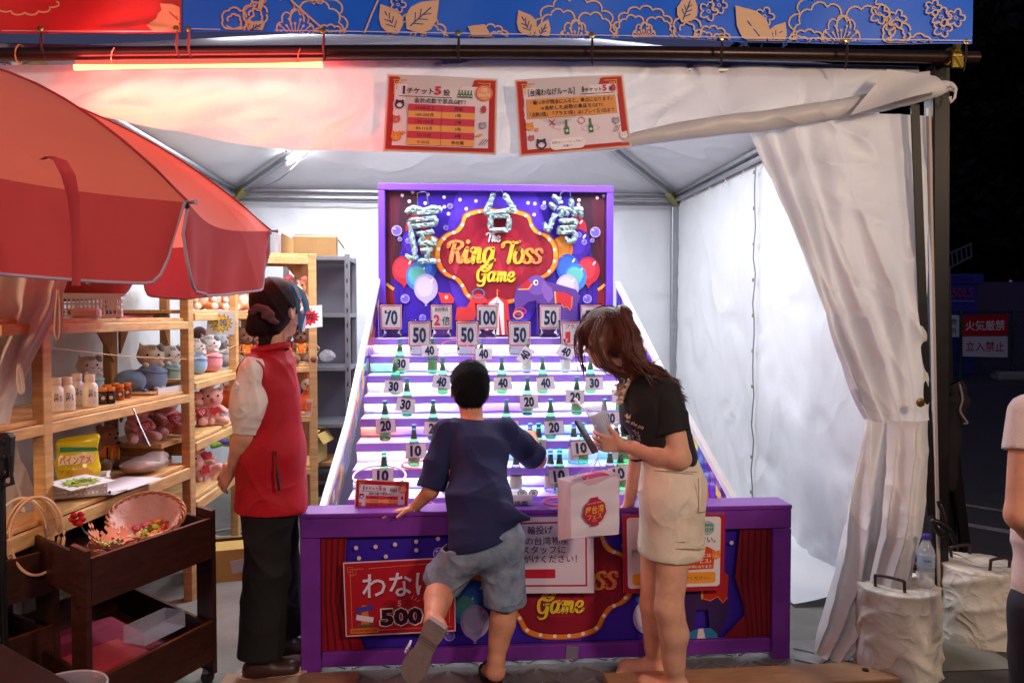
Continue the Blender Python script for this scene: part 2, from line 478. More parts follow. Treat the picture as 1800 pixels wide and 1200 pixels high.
# ---------------------------------------------------------------- organic solids: smooth union of round shapes, meshed by surface nets
class Solid:
    def __init__(s): s.ops = []
    def cap(s, a, b, ra, rb=None, k=0.02, ax=None, sc=1.0, sub=False):
        s.ops.append(('cap', np.array(a, float), np.array(b, float), ra, ra if rb is None else rb, k, None if ax is None else np.array(Vector(ax).normalized()), sc, sub)); return s
    def ell(s, c, r, k=0.02, M=None, sub=False):
        s.ops.append(('ell', np.array(c, float), np.array(r, float), k, None if M is None else np.array(M), sub)); return s
    def shell(s, t): s.ops.append(('shell', t)); return s
    def cut(s, p, n, rad): s.ops.append(('cut', np.array(p, float), np.array(Vector(n).normalized()), rad)); return s
    def mesh(s, name, h=0.006, m=None, wr=None, base=(0, 0, 0), relax=1):
        lo = np.full(3, 1e9); hi = -lo
        for o in s.ops:
            if o[0] == 'cap' and not o[8]:
                r = max(o[3], o[4]) * max(1, o[7]) + o[5]
                lo = np.minimum(lo, np.minimum(o[1], o[2]) - r); hi = np.maximum(hi, np.maximum(o[1], o[2]) + r)
            if o[0] == 'ell' and not o[5]:
                r = max(o[2]) + o[3]; lo = np.minimum(lo, o[1] - r); hi = np.maximum(hi, o[1] + r)
        lo -= 2 * h; n = np.ceil((hi - lo) / h).astype(int) + 3
        D = np.full(n, 0.5, np.float32); ax = [lo[i] + h * np.arange(n[i]) for i in range(3)]
        def reg(a, b):
            i0 = np.clip(np.floor((a - lo) / h).astype(int), 0, n - 1); i1 = np.clip(np.ceil((b - lo) / h).astype(int) + 1, 1, n)
            sl = tuple(slice(i0[i], i1[i]) for i in range(3))
            return sl, ax[0][sl[0]][:, None, None], ax[1][sl[1]][None, :, None], ax[2][sl[2]][None, None, :]
        def smin(a, b, k):
            hh = np.clip(0.5 + 0.5 * (b - a) / k, 0, 1); return b + (a - b) * hh - k * hh * (1 - hh)
        for o in s.ops:
            if o[0] == 'cap':
                _, a, b, ra, rb, k, av, sc, sub = o
                r = max(ra, rb) * max(1, sc) + 2 * k + 3 * h
                sl, X, Y, Z = reg(np.minimum(a, b) - r, np.maximum(a, b) + r)
                qx, qy, qz = X - a[0], Y - a[1], Z - a[2]; ba = b - a
                if av is not None:
                    c = (qx * av[0] + qy * av[1] + qz * av[2]) * (1 - 1 / sc)
                    qx, qy, qz = qx - c * av[0], qy - c * av[1], qz - c * av[2]
                    ba = ba - av * (ba @ av) * (1 - 1 / sc)
                t = np.clip((qx * ba[0] + qy * ba[1] + qz * ba[2]) / max(1e-9, ba @ ba), 0, 1)
                d = np.sqrt((qx - t * ba[0]) ** 2 + (qy - t * ba[1]) ** 2 + (qz - t * ba[2]) ** 2) - (ra + (rb - ra) * t)
            elif o[0] == 'ell':
                _, c, r, k, M, sub = o
                rr = max(r) + 2 * k + 3 * h; sl, X, Y, Z = reg(c - rr, c + rr)
                qx, qy, qz = X - c[0], Y - c[1], Z - c[2]
                if M is not None:
                    qx, qy, qz = [M[0][i] * qx + M[1][i] * qy + M[2][i] * qz for i in range(3)]
                k0 = np.sqrt((qx / r[0]) ** 2 + (qy / r[1]) ** 2 + (qz / r[2]) ** 2) + 1e-6
                k1 = np.sqrt((qx / r[0] ** 2) ** 2 + (qy / r[1] ** 2) ** 2 + (qz / r[2] ** 2) ** 2) + 1e-6
                d = k0 * (k0 - 1) / k1
            elif o[0] == 'shell': D = np.maximum(D, -(D + o[1])); continue
            elif o[0] == 'cut':
                _, p, nn, rad = o
                sl, X, Y, Z = reg(p - rad, p + rad)
                qx, qy, qz = X - p[0], Y - p[1], Z - p[2]
                half = -(qx * nn[0] + qy * nn[1] + qz * nn[2]); ball = np.sqrt(qx ** 2 + qy ** 2 + qz ** 2) - rad
                D[sl] = np.maximum(D[sl], -np.maximum(half, ball)); continue
            if sub: D[sl] = -smin(-D[sl], d, k) if k > 0 else np.maximum(D[sl], -d)
            else: D[sl] = smin(D[sl], d.astype(np.float32), k)
        ins = D < 0
        c8 = [ins[i:n[0] - 1 + i, j:n[1] - 1 + j, k:n[2] - 1 + k] for i in (0, 1) for j in (0, 1) for k in (0, 1)]
        sm = sum(c.astype(np.int8) for c in c8); act = (sm > 0) & (sm < 8)
        I = np.argwhere(act); vid = np.full(act.shape, -1, np.int64); vid[act] = np.arange(len(I))
        acc = np.zeros((len(I), 3)); cnt = np.zeros(len(I))
        corners = [np.array((i, j, k)) for i in (0, 1) for j in (0, 1) for k in (0, 1)]
        for a in corners:
            for axs in range(3):
                if a[axs] == 0:
                    b = a.copy(); b[axs] = 1
                    pa = I + a; pb = I + b
                    da = D[pa[:, 0], pa[:, 1], pa[:, 2]]; db = D[pb[:, 0], pb[:, 1], pb[:, 2]]
                    w = (da < 0) != (db < 0); t = np.where(w, da / np.where(w, da - db, 1), 0)
                    P = a[None, :] + t[:, None] * (b - a)[None, :]
                    acc[w] += P[w]; cnt[w] += 1
        V = lo + h * (I + acc / cnt[:, None])
        F = []
        for axs in range(3):
            o1, o2 = [(1, 2), (2, 0), (0, 1)][axs]
            sl0 = [slice(None)] * 3; sl1 = [slice(None)] * 3; sl0[axs] = slice(0, n[axs] - 1); sl1[axs] = slice(1, n[axs])
            ch = ins[tuple(sl0)] != ins[tuple(sl1)]
            E = np.argwhere(ch); E = E[(E[:, o1] > 0) & (E[:, o2] > 0) & (E[:, o1] < n[o1] - 1) & (E[:, o2] < n[o2] - 1)]
            flip = ins[E[:, 0], E[:, 1], E[:, 2]]
            def g(d1, d2):
                q = E.copy(); q[:, o1] -= d1; q[:, o2] -= d2; return vid[q[:, 0], q[:, 1], q[:, 2]]
            Q = np.stack([g(1, 1), g(0, 1), g(0, 0), g(1, 0)], 1)
            Q[~flip] = Q[~flip][:, ::-1]
            F.append(Q)
        F = np.concatenate(F); F = F[(F >= 0).all(1)]
        e = np.concatenate([F[:, [0, 1]], F[:, [1, 2]], F[:, [2, 3]], F[:, [3, 0]]])
        def relaxed(V, w):
            A = np.zeros_like(V); C = np.zeros(len(V))
            for c in range(3): A[:, c] = np.bincount(e[:, 0], V[e[:, 1], c], len(V)) + np.bincount(e[:, 1], V[e[:, 0], c], len(V))
            C = np.bincount(e[:, 0], minlength=len(V)) + np.bincount(e[:, 1], minlength=len(V))
            return V * (1 - w) + w * A / np.maximum(C, 1)[:, None]
        for _ in range(relax): V = relaxed(V, 0.5)
        if wr:
            nr = np.cross(V[F[:, 2]] - V[F[:, 0]], V[F[:, 3]] - V[F[:, 1]])
            N = np.zeros_like(V)
            for c in range(3):
                for q in range(4): N[:, c] += np.bincount(F[:, q], nr[:, c], len(V))
            N /= np.maximum(np.linalg.norm(N, axis=1), 1e-9)[:, None]
            V = V + N * wrinkle(V, *wr)[:, None]
        V = V - np.array(base, float)
        me = bpy.data.meshes.new(name)
        me.vertices.add(len(V)); me.vertices.foreach_set('co', V.astype(np.float32).ravel())
        me.loops.add(4 * len(F)); me.loops.foreach_set('vertex_index', F.astype(np.int32).ravel())
        me.polygons.add(len(F)); me.polygons.foreach_set('loop_start', np.arange(0, 4 * len(F), 4, dtype=np.int32))
        me.update(calc_edges=True); me.validate()
        me.polygons.foreach_set('use_smooth', np.ones(len(me.polygons), bool))
        if m: me.materials.append(m)
        return me

def wrinkle(V, amp, freq, dirv=(0.3, 0.2, 1.0), seed=0.0, zgrow=0.0):
    """soft fabric folds: warped ridges running mostly across dirv"""
    V = np.asarray(V, float); d = np.array(dirv, float); d /= np.linalg.norm(d)
    w1 = np.sin(V @ np.array([5.1, 3.3, 2.2]) + seed) + 0.6 * np.sin(V @ np.array([-8.0, 6.1, 7.3]) + 2 * seed)
    w2 = np.sin(V @ np.array([3.1, -7.0, 5.0]) * 1.6 + 3 + seed)
    ph = (V @ d) * freq + 1.8 * w1 + 0.8 * w2
    r = 1 - np.abs(np.sin(ph)); r = r ** 1.5
    mask = 0.5 + 0.5 * np.sin(V @ np.array([6.2, 4.4, -9.1]) + 1.3 + seed)
    ph2 = (V @ np.array([d[1] + .6, d[2] - .3, -d[0] + .5])) * freq * 0.7 + 2.2 * w2
    r2 = (1 - np.abs(np.sin(ph2))) ** 2
    return amp * (r * mask + 0.6 * r2 * (1 - mask) - 0.35)
# ================================================================ materials
VIN = mat('white_vinyl', '#D9DADD', rough=0.42, spec=0.4, noise=0.06, nscale=1.6, bump=0.12, bscale=9, translucent=0.18, bdist=0.02, folds=(1.3, .035, .5))
VINB = mat('cream_vinyl', '#D8D6D6', rough=0.38, spec=0.45, noise=0.07, nscale=3, bump=0.15, bscale=11, translucent=0.2, bdist=0.02, folds=(3.0, .03, .6))
ALU = mat('dull_aluminium', '#9A9CA0', rough=0.38, metal=0.8, noise=0.1, nscale=20)
STEEL = mat('grey_angle_steel', '#77787E', rough=0.5, metal=0.4, noise=0.15, nscale=12)
BLACKP = mat('black_pole_paint', '#0F0A0B', rough=0.4, noise=0.2, nscale=9)
BLACK = mat('black_rubber', '#121114', rough=0.6)
PUR = mat('purple_paint', '#74309A', rough=0.36, spec=0.5, noise=0.22, nscale=7, bump=0.08, bscale=90)
PURS = mat('purple_step_vinyl', '#9570DA', rough=0.3, noise=0.05, nscale=6)
WHT = mat('white_gloss_board', '#DCDCE2', rough=0.3, noise=0.04, nscale=5)
PINE = mat('pine_board', '#CB9C66', rough=0.55, noise=0.32, nscale=5, stretch=(1, 1, 9), bump=0.1, bscale=30)
PINEX = mat('pine_plank', '#D2A36B', rough=0.55, noise=0.32, nscale=4, stretch=(14, 1.5, 14), bump=0.1, bscale=20)
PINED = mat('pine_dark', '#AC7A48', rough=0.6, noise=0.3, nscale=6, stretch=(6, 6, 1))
WALN = mat('dark_walnut', '#3A1A14', rough=0.42, noise=0.5, nscale=7, stretch=(2, 2, 9), bump=0.1, bscale=30)
WALNX = mat('dark_walnut_edge', '#6B3420', rough=0.5, noise=0.4, nscale=12)
CARD = mat('cardboard', '#A07A4C', rough=0.75, noise=0.1, nscale=9, bump=0.08, bscale=60)
CLEAR = mat('clear_plastic', '#F4F6F8', rough=0.06, trans=1.0, ior=1.12, spec=0.4)
CORD = mat('dark_cord', '#2B2023', rough=0.7)
WCORD = mat('white_rope', '#CFC8C2', rough=0.7)
BRASS = mat('brass_eyelet', '#8A7440', rough=0.3, metal=0.9)
ASPH = mat('asphalt', '#4A4848', rough=0.85, noise=0.3, nscale=6, bump=0.5, bscale=180, bdist=0.004)
CONC = mat('concrete_slab', '#77756E', rough=0.85, noise=0.3, nscale=3.5, bump=0.4, bscale=90, bdist=0.004)
PLATE = mat('chequer_plate_steel', '#7D7A76', rough=0.45, metal=0.35, noise=0.4, nscale=6, bump=0.15, bscale=50)
LEDW = mat('led_white', '#FFFFFF', emit=(0.88, 0.92, 1.0), estr=32.0)
LEDB = mat('led_blue', '#88BBFF', emit=(0.12, 0.45, 1.0), estr=30.0)
LEDG = mat('led_green', '#88FFBB', emit=(0.10, 1.0, 0.5), estr=18.0)
LEDR = mat('led_red', '#FF8866', emit=(1.0, 0.22, 0.10), estr=20.0)
LEDV = mat('led_violet', '#AA77FF', emit=(0.42, 0.2, 1.0), estr=18.0)

# ================================================================ ground
def plane(name, x0, x1, y0, y1, z, m):
    return struct(name, MB().add([(x0, y0, z), (x1, y0, z), (x1, y1, z), (x0, y1, z)], [(0, 1, 2, 3)]), m, fixn=False)
plane('ground', -120, 120, -60, 200, 0.0, ASPH)
plane('tent_floor', -2.2, 2.3, 3.0, 7.3, 0.004, CONC)
plane('road', 2.45, 60, -40, 15.2, 0.004, mat('road_asphalt', '#3A3A40', rough=0.8, noise=0.25, nscale=5, bump=0.4, bscale=150, bdist=0.004))
lm = MB()
a = atz(1655, 882, 0.008); b = atz(1800, 905, 0.008); dr = (b - a)
for off, w in ((0, 0.07), (0.62, 0.1)):
    n = Vector((-dr.y, dr.x, 0)).normalized()
    p = a - dr * 6 - n * off; q = b + dr * 20 - n * off
    lm.add([p, q, q + n * w, p + n * w], [(0, 1, 2, 3)])
struct('road_line', lm, mat('worn_road_paint', '#8C8C90', rough=0.7, noise=0.5, nscale=20), fixn=False)
# raised bars of the tread plates laid in front of the counter
tp = thing('tread_plate', 'long grey steel chequer plate lying on the ground below the purple counter', 'floor plate', (0, 2.9, 0.006))
obj('plate', MB().box((0.45, 0.02, 0.004), (2.6, 0.80, 0.008), None, 0.003), PLATE, tp)
bb = MB()
for i in range(30):
    for j in range(7):
        x = -0.8 + i * 0.088 + (0.044 if j % 2 else 0); y = -0.32 + j * 0.105
        s = 1 if (i + j) % 2 else -1
        bb.box((x, y, 0.010), (0.085, 0.014, 0.006), rotm(0, 0, R(38) * s), 0.003)
obj('raised_bars', bb, PLATE, tp, kind='stuff')
pk = thing('floor_plank', 'tan wooden plank on the ground at the right end of the counter', 'plank', (1.15, 2.93, 0.03), R(1))
obj('board', MB().box((0.0, 0, 0.0), (1.12, 0.16, 0.035), None, 0.004), mat('tan_ply', '#A9805C', rough=0.6, noise=0.25, nscale=6, stretch=(2, 10, 2)), pk)
obj('bolt', MB().lathe([(0.012, 0.018), (0.012, 0.024), (0.0001, 0.026)], (0.46, 0, 0), 10), BLACK, pk)

pk2 = thing('floor_board', 'pale brown board on the ground under the staff member\'s feet', 'board', (-.62, 2.98, .02), R(-3))
obj('board', MB().box((0, 0, 0), (.52, .30, .026), None, .004), mat('worn_board', '#94765C', rough=.65, noise=.35, nscale=5, stretch=(2, 10, 2)), pk2)
# ================================================================ the tent
XL, XR, YF, YB, ZE = -1.86, 2.07, 3.42, 7.07, 2.5
APX = Vector((0.1, 5.24, 3.32))
tent = thing('festival_tent', 'large white festival tent lit from inside with grey metal frame', 'tent', (0.1, 5.2, 0))
def T(name, mb, m=VIN, smooth=True, **k): return obj(name, mb, m, tent, world=True, smooth=smooth, **k)
def sheet(fn, nu, nv): return MB().grid([[Vector(fn(u / nu, v / nv)) for u in range(nu + 1)] for v in range(nv + 1)])
def wr1(p, amp, fr, d=(0.3, 0.2, 1), seed=0.): return float(wrinkle(np.array([p]), amp, fr, d, seed)[0])
# roof: four sagging panels
cs = [Vector((XL, YF, ZE)), Vector((XR, YF, ZE)), Vector((XR, YB, ZE)), Vector((XL, YB, ZE))]
for k in range(4):
    A, B = cs[k], cs[(k + 1) % 4]
    def fn(u, v, A=A, B=B):
        e = A.lerp(B, u); p = e.lerp(APX, v)
        sag = 0.07 * math.sin(PI * u) * math.sin(PI * min(1, v * 1.1)) * (1 - v)
        return p + Vector((0, 0, -sag + 0.25 * wr1(p, 0.03, 5, (1, 0.4, 0))))
    T('roof_panel', sheet(fn, 24, 18))
def wallx(x, y0, y1, z0, z1, nu=70, nv=50, flare=0.0, seed=0., amp=0.035, m=VIN, name='side_wall'):
    P = [[(x, y0 + (y1 - y0) * u / nu, z0 + (z1 - z0) * v / nv) for u in range(nu + 1)] for v in range(nv + 1)]
    A = np.array(P).reshape(-1, 3); h = (A[:, 2] - z0) / (z1 - z0)
    W = wrinkle(A, amp, 7.5, (0.1, 0.55, 1), seed) * (0.3 + 1.1 * (1 - h))
    seam = np.exp(-((A[:, 1] - 5.1) / 0.03) ** 2) * 0.012
    A[:, 0] += W - seam + flare * (1 - h) ** 2
    vs = [Vector(p) for p in A]; mb = MB(); mb.v = vs
    w = nu + 1; mb.f = [(i * w + j, i * w + j + 1, (i + 1) * w + j + 1, (i + 1) * w + j) for i in range(nv) for j in range(nu)]
    return T(name, mb, m)
wallx(XR - 0.03, YF + 0.25, YB, 0.02, ZE - 0.04, flare=-0.02, seed=1.0, amp=0.022)
wallx(XL, YF - 0.3, YB, 0.02, ZE, seed=4.0, nu=40, nv=30)
P = np.array([[(XL + (XR - XL) * u / 80, YB, 0.02 + (ZE - 0.02) * v / 50) for u in range(81)] for v in range(51)]).reshape(-1, 3)
P[:, 1] += wrinkle(P, 0.014, 4.0, (0.5, 0, 1), 2.2)
bw = MB(); bw.v = [Vector(p) for p in P]; bw.f = [(i * 81 + j, i * 81 + j + 1, (i + 1) * 81 + j + 1, (i + 1) * 81 + j) for i in range(50) for j in range(80)]
T('back_wall', bw)
# ground skirt of the right wall
T('skirt', sheet(lambda u, v: (XR - 0.04 - 0.36 * v + 0.02 * math.sin(9 * u), YF + 0.3 + 2.6 * u, 0.02 + 0.09 * (1 - v) ** 2 + 0.012 * math.sin(23 * u + 3 * v)), 40, 6))
# frame
def prof(name, a, b, w=0.05, t=0.05, m=ALU, bev=0.006): return T(name, MB().bar(a, b, w, t, bev=bev), m, smooth=False)
for x, y in ((XL + 0.03, YB - 0.05), (XR - 0.06, YB - 0.05)):
    prof('post', (x, y, 0), (x, y, ZE + 0.02), 0.06, 0.06)
for z in (ZE - 0.005, ZE - 0.06):
    prof('back_rail', (XL, YB - 0.06, z), (XR, YB - 0.06, z), 0.03, 0.028)
    prof('side_rail', (XR - 0.07, YF, z), (XR - 0.07, YB, z), 0.03, 0.03)
    prof('side_rail', (XL + 0.05, YF, z), (XL + 0.05, YB, z), 0.03, 0.03)
prof('curtain_rail', (XL, YB - 0.09, ZE - 0.10), (XR, YB - 0.09, ZE - 0.10), 0.016, 0.016, STEEL)
for k, c in enumerate(cs):
    p = c.lerp(APX, 0.98) - Vector((0, 0, 0.07)); q = Vector((c.x * 0.975, c.y + (0.06 if k < 2 else -0.08), ZE - 0.04))
    prof('roof_strut', q, p, 0.045, 0.045)
    prof('corner_joint', q + Vector((0, 0, -0.05)), q + (p - q).normalized() * 0.14, 0.07, 0.05, mat('yellow_zinc', '#8A8552', rough=0.4, metal=0.7))
prof('front_rail', (XL, YF, ZE), (XR, YF, ZE), 0.05, 0.05)
# little white ties holding the right wall
for i in range(9):
    y = 3.9 + i * 0.36
    T('wall_tie', MB().tube([(XR - 0.08, y, ZE - 0.05), (XR - 0.055, y + 0.01, ZE - 0.10), (XR - 0.09, y, ZE - 0.14)], 0.004, 5), WCORD)
T('seam_cord', MB().tube([(XR - 0.075 + 0.006 * math.sin(k * 1.7), 5.1 + 0.008 * math.sin(k * 2.3), 0.1 + k * 0.1) for k in range(24)], 0.005, 5), mat('seam_grey', '#7C7F84', rough=0.6))
for k in range(10):
    z = 0.25 + k * 0.235
    T('eyelet', MB().lathe([(0.008, 0), (0.014, 0.002), (0.014, 0.004), (0.008, 0.005)], (XR - 0.068, 5.13, z), 10, rotm(0, -PI / 2, 0)), BRASS)

# front valance sheet hanging below the pipe, its lower edge rolled up at the right
def vtop(px):
    t = [(-60, 120), (0, 116), (300, 112), (800, 106), (1100, 110), (1400, 117), (1580, 128), (1645, 125)]
    return lerp_tab(t, px)[0]
def vbot(px):
    t = [(-60, 190), (150, 205), (270, 228), (380, 246), (460, 260), (580, 268), (700, 272), (850, 274), (950, 272), (1060, 268), (1150, 252), (1250, 238), (1350, 226), (1450, 214), (1560, 196), (1645, 170)]
    return lerp_tab(t, px)[0]
nu, nv = 150, 22; G = []
for v in range(nv + 1):
    row = []
    for u in range(nu + 1):
        px = -60 + 1705 * u / nu; y0, y1 = vtop(px), vbot(px); py = y0 + (y1 - y0) * v / nv
        t = v / nv
        fold = 0.035 * math.sin(px * 0.012 + 2.2 * t) * t + 0.018 * math.sin(px * 0.045 + 3 * t) * t * t + wr1((px / 400, 0, py / 300), 0.03, 5, (0.8, 0, 0.7), 3.)
        p = at(px, py, YF - 0.03 + 0.0 * t)
        row.append(p + Vector((0, fold - 0.03 * t, 0)))
    G.append(row)
val = thing('front_valance', 'white cloth valance under the black pipe with its lower edge rolled up at right', 'tent valance', (0.1, YF, ZE))
obj('sheet', MB().grid(G), VINB, val, world=True, smooth=True)
# rolled hem
pts = [(1010, 262, 5), (1070, 254, 9), (1130, 242, 13), (1200, 230, 16), (1280, 219, 18), (1327, 215, 18), (1400, 203, 18), (1480, 190, 17), (1550, 176, 17), (1600, 168, 17), (1640, 158, 15), (1668, 152, 9), (1680, 160, 4)]
cc = catmull([Vector((a, b, c)) for a, b, c in pts], 7)
rp = [at(p.x, p.y, YF - 0.10) for p in cc]; rr = [max(0.005, p.z * 3.3 / 1400) for p in cc]
hm = MB(); hm.tube(rp, rr, 22)
V = np.array(hm.v); W = wrinkle(V, 0.007, 7, (0.25, 0, 1), 5.)
hm.v = [Vector((v.x, v.y + W[i], v.z + W[i] * .7)) for i, v in enumerate(hm.v)]
obj('rolled_hem', hm, VINB, val, world=True, smooth=True)
tw = MB().tube([at(x, y, 3.28) for x, y in ((1670, 150), (1680, 160), (1678, 172), (1672, 180), (1670, 170))], 0.006, 6)
obj('tie_cord', tw, WCORD, val, world=True)
# the flap folded over the corner
def flap(u, v):
    a = at(1560 + 85 * u, 122 + 12 * u, 3.25); b = at(1500 + 165 * u, 200 - 45 * u, 3.20)
    p = a.lerp(b, v); return p + Vector((0, 0.03 * math.sin(5 * u + 2 * v) * v, 0))
obj('corner_flap', sheet(flap, 18, 10), VINB, val, world=True, smooth=True)

# gathered curtains -----------------------------------------------
def drape(name, parent, rows, nf, m=VINB, nu=90, nv=110, depth=1.0, seed=0., w=0.5, flow=1.0):
    """rows: t, left px, right px, py, Y, fold depth"""
    G = []
    rng = np.random.RandomState(int(seed * 10) + 3)
    ph = rng.rand(4) * 6
    for v in range(nv + 1):
        t = v / nv; xl, xr, py, Y, fd = lerp_tab(rows, t); row = []
        for u in range(nu + 1):
            s = u / nu
            ss = s ** flow + 0.03 * math.sin(6.3 * s + 4 * t + ph[0])
            f = math.cos(2 * PI * nf * ss + 1.4 * math.sin(2.5 * t + ph[1]))
            f2 = math.cos(2 * PI * nf * 2.3 * ss + 3 * t + ph[2])
            off = fd * depth * (1 - .5 * s) * (0.75 * (1 - abs(f) ** 0.7 * 1.6) * w + 0.22 * f2)
            a = at(xl, py, Y); b = at(xr, py, Y); p = a.lerp(b, s)
            e = math.sin(PI * s)
            row.append(p + Vector((0.2 * off * math.sin(9 * s), -off - 0.10 * e * 0.6, 0)))
        G.append(row)
    A = np.array([[tuple(p) for p in r] for r in G]).reshape(-1, 3)
    W = wrinkle(A, 0.020, 8, (0.7, 0, 0.6), seed)
    k = 0
    for r in G:
        for p in r: p.y -= W[k]; k += 1
    return obj(name, MB().grid(G), m, parent, world=True, smooth=True)
ct = thing('tied_curtain', 'tall cream vinyl tent curtain gathered and pinched beside the black corner post', 'curtain', (1.9, 3.35, 0))
drape('upper_cloth', ct, [(0, 1308, 1632, 205, 3.40, .03), (.12, 1335, 1632, 275, 3.38, .05), (.3, 1385, 1634, 380, 3.36, .07), (.5, 1432, 1634, 500, 3.34, .08),
      (.7, 1472, 1634, 610, 3.32, .08), (.86, 1502, 1634, 695, 3.30, .06), (1, 1521, 1632, 738, 3.28, .04)], 2.3, seed=1., flow=.55)
drape('lower_cloth', ct, [(0, 1521, 1632, 736, 3.28, .04), (.1, 1512, 1630, 780, 3.27, .08), (.35, 1490, 1618, 900, 3.22, .10), (.6, 1466, 1602, 1010, 3.17, .11),
      (.85, 1440, 1560, 1110, 3.12, .09), (1, 1434, 1500, 1150, 3.10, .05)], 1.6, seed=2.3, flow=.7)
drape('front_fold', ct, [(0, 1562, 1632, 738, 3.22, .02), (.2, 1556, 1632, 830, 3.17, .04), (.45, 1545, 1622, 940, 3.11, .05), (.7, 1520, 1590, 1050, 3.06, .05), (.92, 1508, 1560, 1150, 3.0, .04), (1, 1512, 1545, 1205, 2.98, .02)], 1.4, seed=3.7)
obj('eyelet', MB().lathe([(0.010, 0), (0.019, 0.003), (0.019, 0.006), (0.009, 0.008)], at(1617, 707, 3.14), 14, rotm(PI / 2, 0, 0)), BRASS, ct, world=True)
# bottom roll of cloth lying on the ground
obj('bottom_roll', (lambda mb: (setattr(mb, 'v', [Vector((v.x, v.y + w, v.z + w)) for v, w in zip(mb.v, wrinkle(np.array(mb.v), .03, 14, (1, 0, .3), 2.))]), mb)[1])(
    MB().tube(catmull([at(1452, 1140, 3.12), at(1462, 1115, 3.12), at(1490, 1075, 3.14), at(1520, 1030, 3.17), at(1545, 960, 3.2)], 8), [0.035 + 0.0008 * k for k in range(33)], 16)), VINB, ct, world=True, smooth=True)

cl = thing('tied_curtain', 'white tent curtain gathered at the left edge beside the wooden shelf', 'curtain', (-1.75, 2.95, 0))
drape('upper_cloth', cl, [(0, -120, 128, 440, 2.95, .05), (.3, -110, 104, 540, 2.93, .08), (.6, -100, 52, 640, 2.9, .09), (.85, -90, 22, 715, 2.88, .07), (1, -85, 16, 745, 2.87, .04)], 2.6, m=VIN, nu=70, nv=60, seed=5.)
drape('lower_cloth', cl, [(0, -85, 16, 743, 2.87, .04), (.3, -90, 36, 800, 2.98, .06), (.7, -95, 62, 880, 3.12, .06), (1, -100, 90, 990, 3.2, .05)], 2.2, m=VIN, nu=60, nv=50, seed=6.)
def rope_loop(parent, pts, Y, r=0.006, name='rope_loop', m=WCORD):
    return obj(name, MB().tube(catmull([at(x, y, Y) for x, y in pts], 5), r, 7), m, parent, world=True, smooth=True)
rope_loop(cl, [(104, 505), (100, 540), (98, 580), (102, 596), (107, 585), (107, 540), (105, 508)], 2.78)
rope_loop(cl, [(33, 640), (32, 670), (36, 690), (41, 685), (38, 660), (33, 640)], 2.72)
rope_loop(cl, [(146, 466), (149, 490), (156, 497), (162, 488), (161, 466)], 2.78)

# corner post at the right, black
cp = thing('corner_post', 'thick black square post at the right front corner of the tent', 'post', tuple(at(1645, 1160, 3.36)))
a0, a1 = at(1644, 1165, 3.40), at(1647, 118, 3.40); a0.z = 0
obj('post', MB().bar(a0, a1, 0.078, 0.078, (0, 1, 0), 0.006), BLACKP, cp, world=True)
obj('inner_rail', MB().bar(at(1652, 1165, 3.36), at(1632, 190, 3.36), 0.012, 0.02, (0, 1, 0)), mat('pale_edge', '#A79A92', rough=.4), cp, world=True)
obj('strap', MB().bar(at(1636, 905, 3.30), at(1608, 185, 3.30), 0.036, 0.010, (0, 1, 0)), BLACKP, cp, world=True)
obj('tied_cloth', MB().tube(catmull([at(1650, 880, 3.3), at(1662, 915, 3.28), at(1655, 940, 3.28), at(1640, 915, 3.28), at(1668, 930, 3.27), at(1680, 955, 3.27)], 6), [0.012] * 31, 8), BLACKP, cp, world=True, smooth=True)
# the horizontal pipe
pipe = thing('black_pipe', 'long dark steel pipe across the top of the stall holding the banners', 'pipe', tuple(at(900, 94, 3.27)))
pa = [at(-60, 97, 3.27), at(400, 92.5, 3.27), at(800, 91, 3.28), at(1250, 94, 3.3), at(1718, 102, 3.32)]
PIPEM = mat('dark_pipe', '#3A2A26', rough=0.32, metal=0.6, noise=.2, nscale=10)
obj('tube', MB().tube(catmull(pa, 6), 0.0262, 20), PIPEM, pipe, world=True, smooth='auto')
cz = mat('zinc_clamp', '#B9A24A', rough=0.25, metal=0.95)
c0 = at(1674, 100, 3.30); mbc = MB()
mbc.lathe([(0.030, -0.022), (0.037, -0.020), (0.037, 0.020), (0.030, 0.022)], c0, 16, rotm(0, PI / 2, 0))
mbc.box(c0 + Vector((0.0, -0.03, 0.03)), (0.03, 0.02, 0.05), rotm(.3, 0, 0), 0.004).tube([c0 + Vector((-.004, -.035, .05)), c0 + Vector((-.004, -.02, .085))], 0.006, 8).box(c0 + Vector((0, -0.035, -0.035)), (0.05, 0.014, 0.05), None, 0.003)
obj('clamp', mbc, cz, pipe, world=True)
for x, m_ in ((35, '#C9A060'), (202, '#E0A090'), (527, '#B06050')):
    c = at(x, 96, 3.265)
    obj('wire_loop', MB().tube([c + Vector((0.005 * math.sin(a), -0.034 * math.cos(a), 0.036 * math.sin(a) - (0.012 if x > 100 else 0))) for a in [k * PI / 8 for k in range(16)]], 0.0028, 5, closed=True), mat('wire' + m_[1:], m_, rough=.5), pipe, world=True)

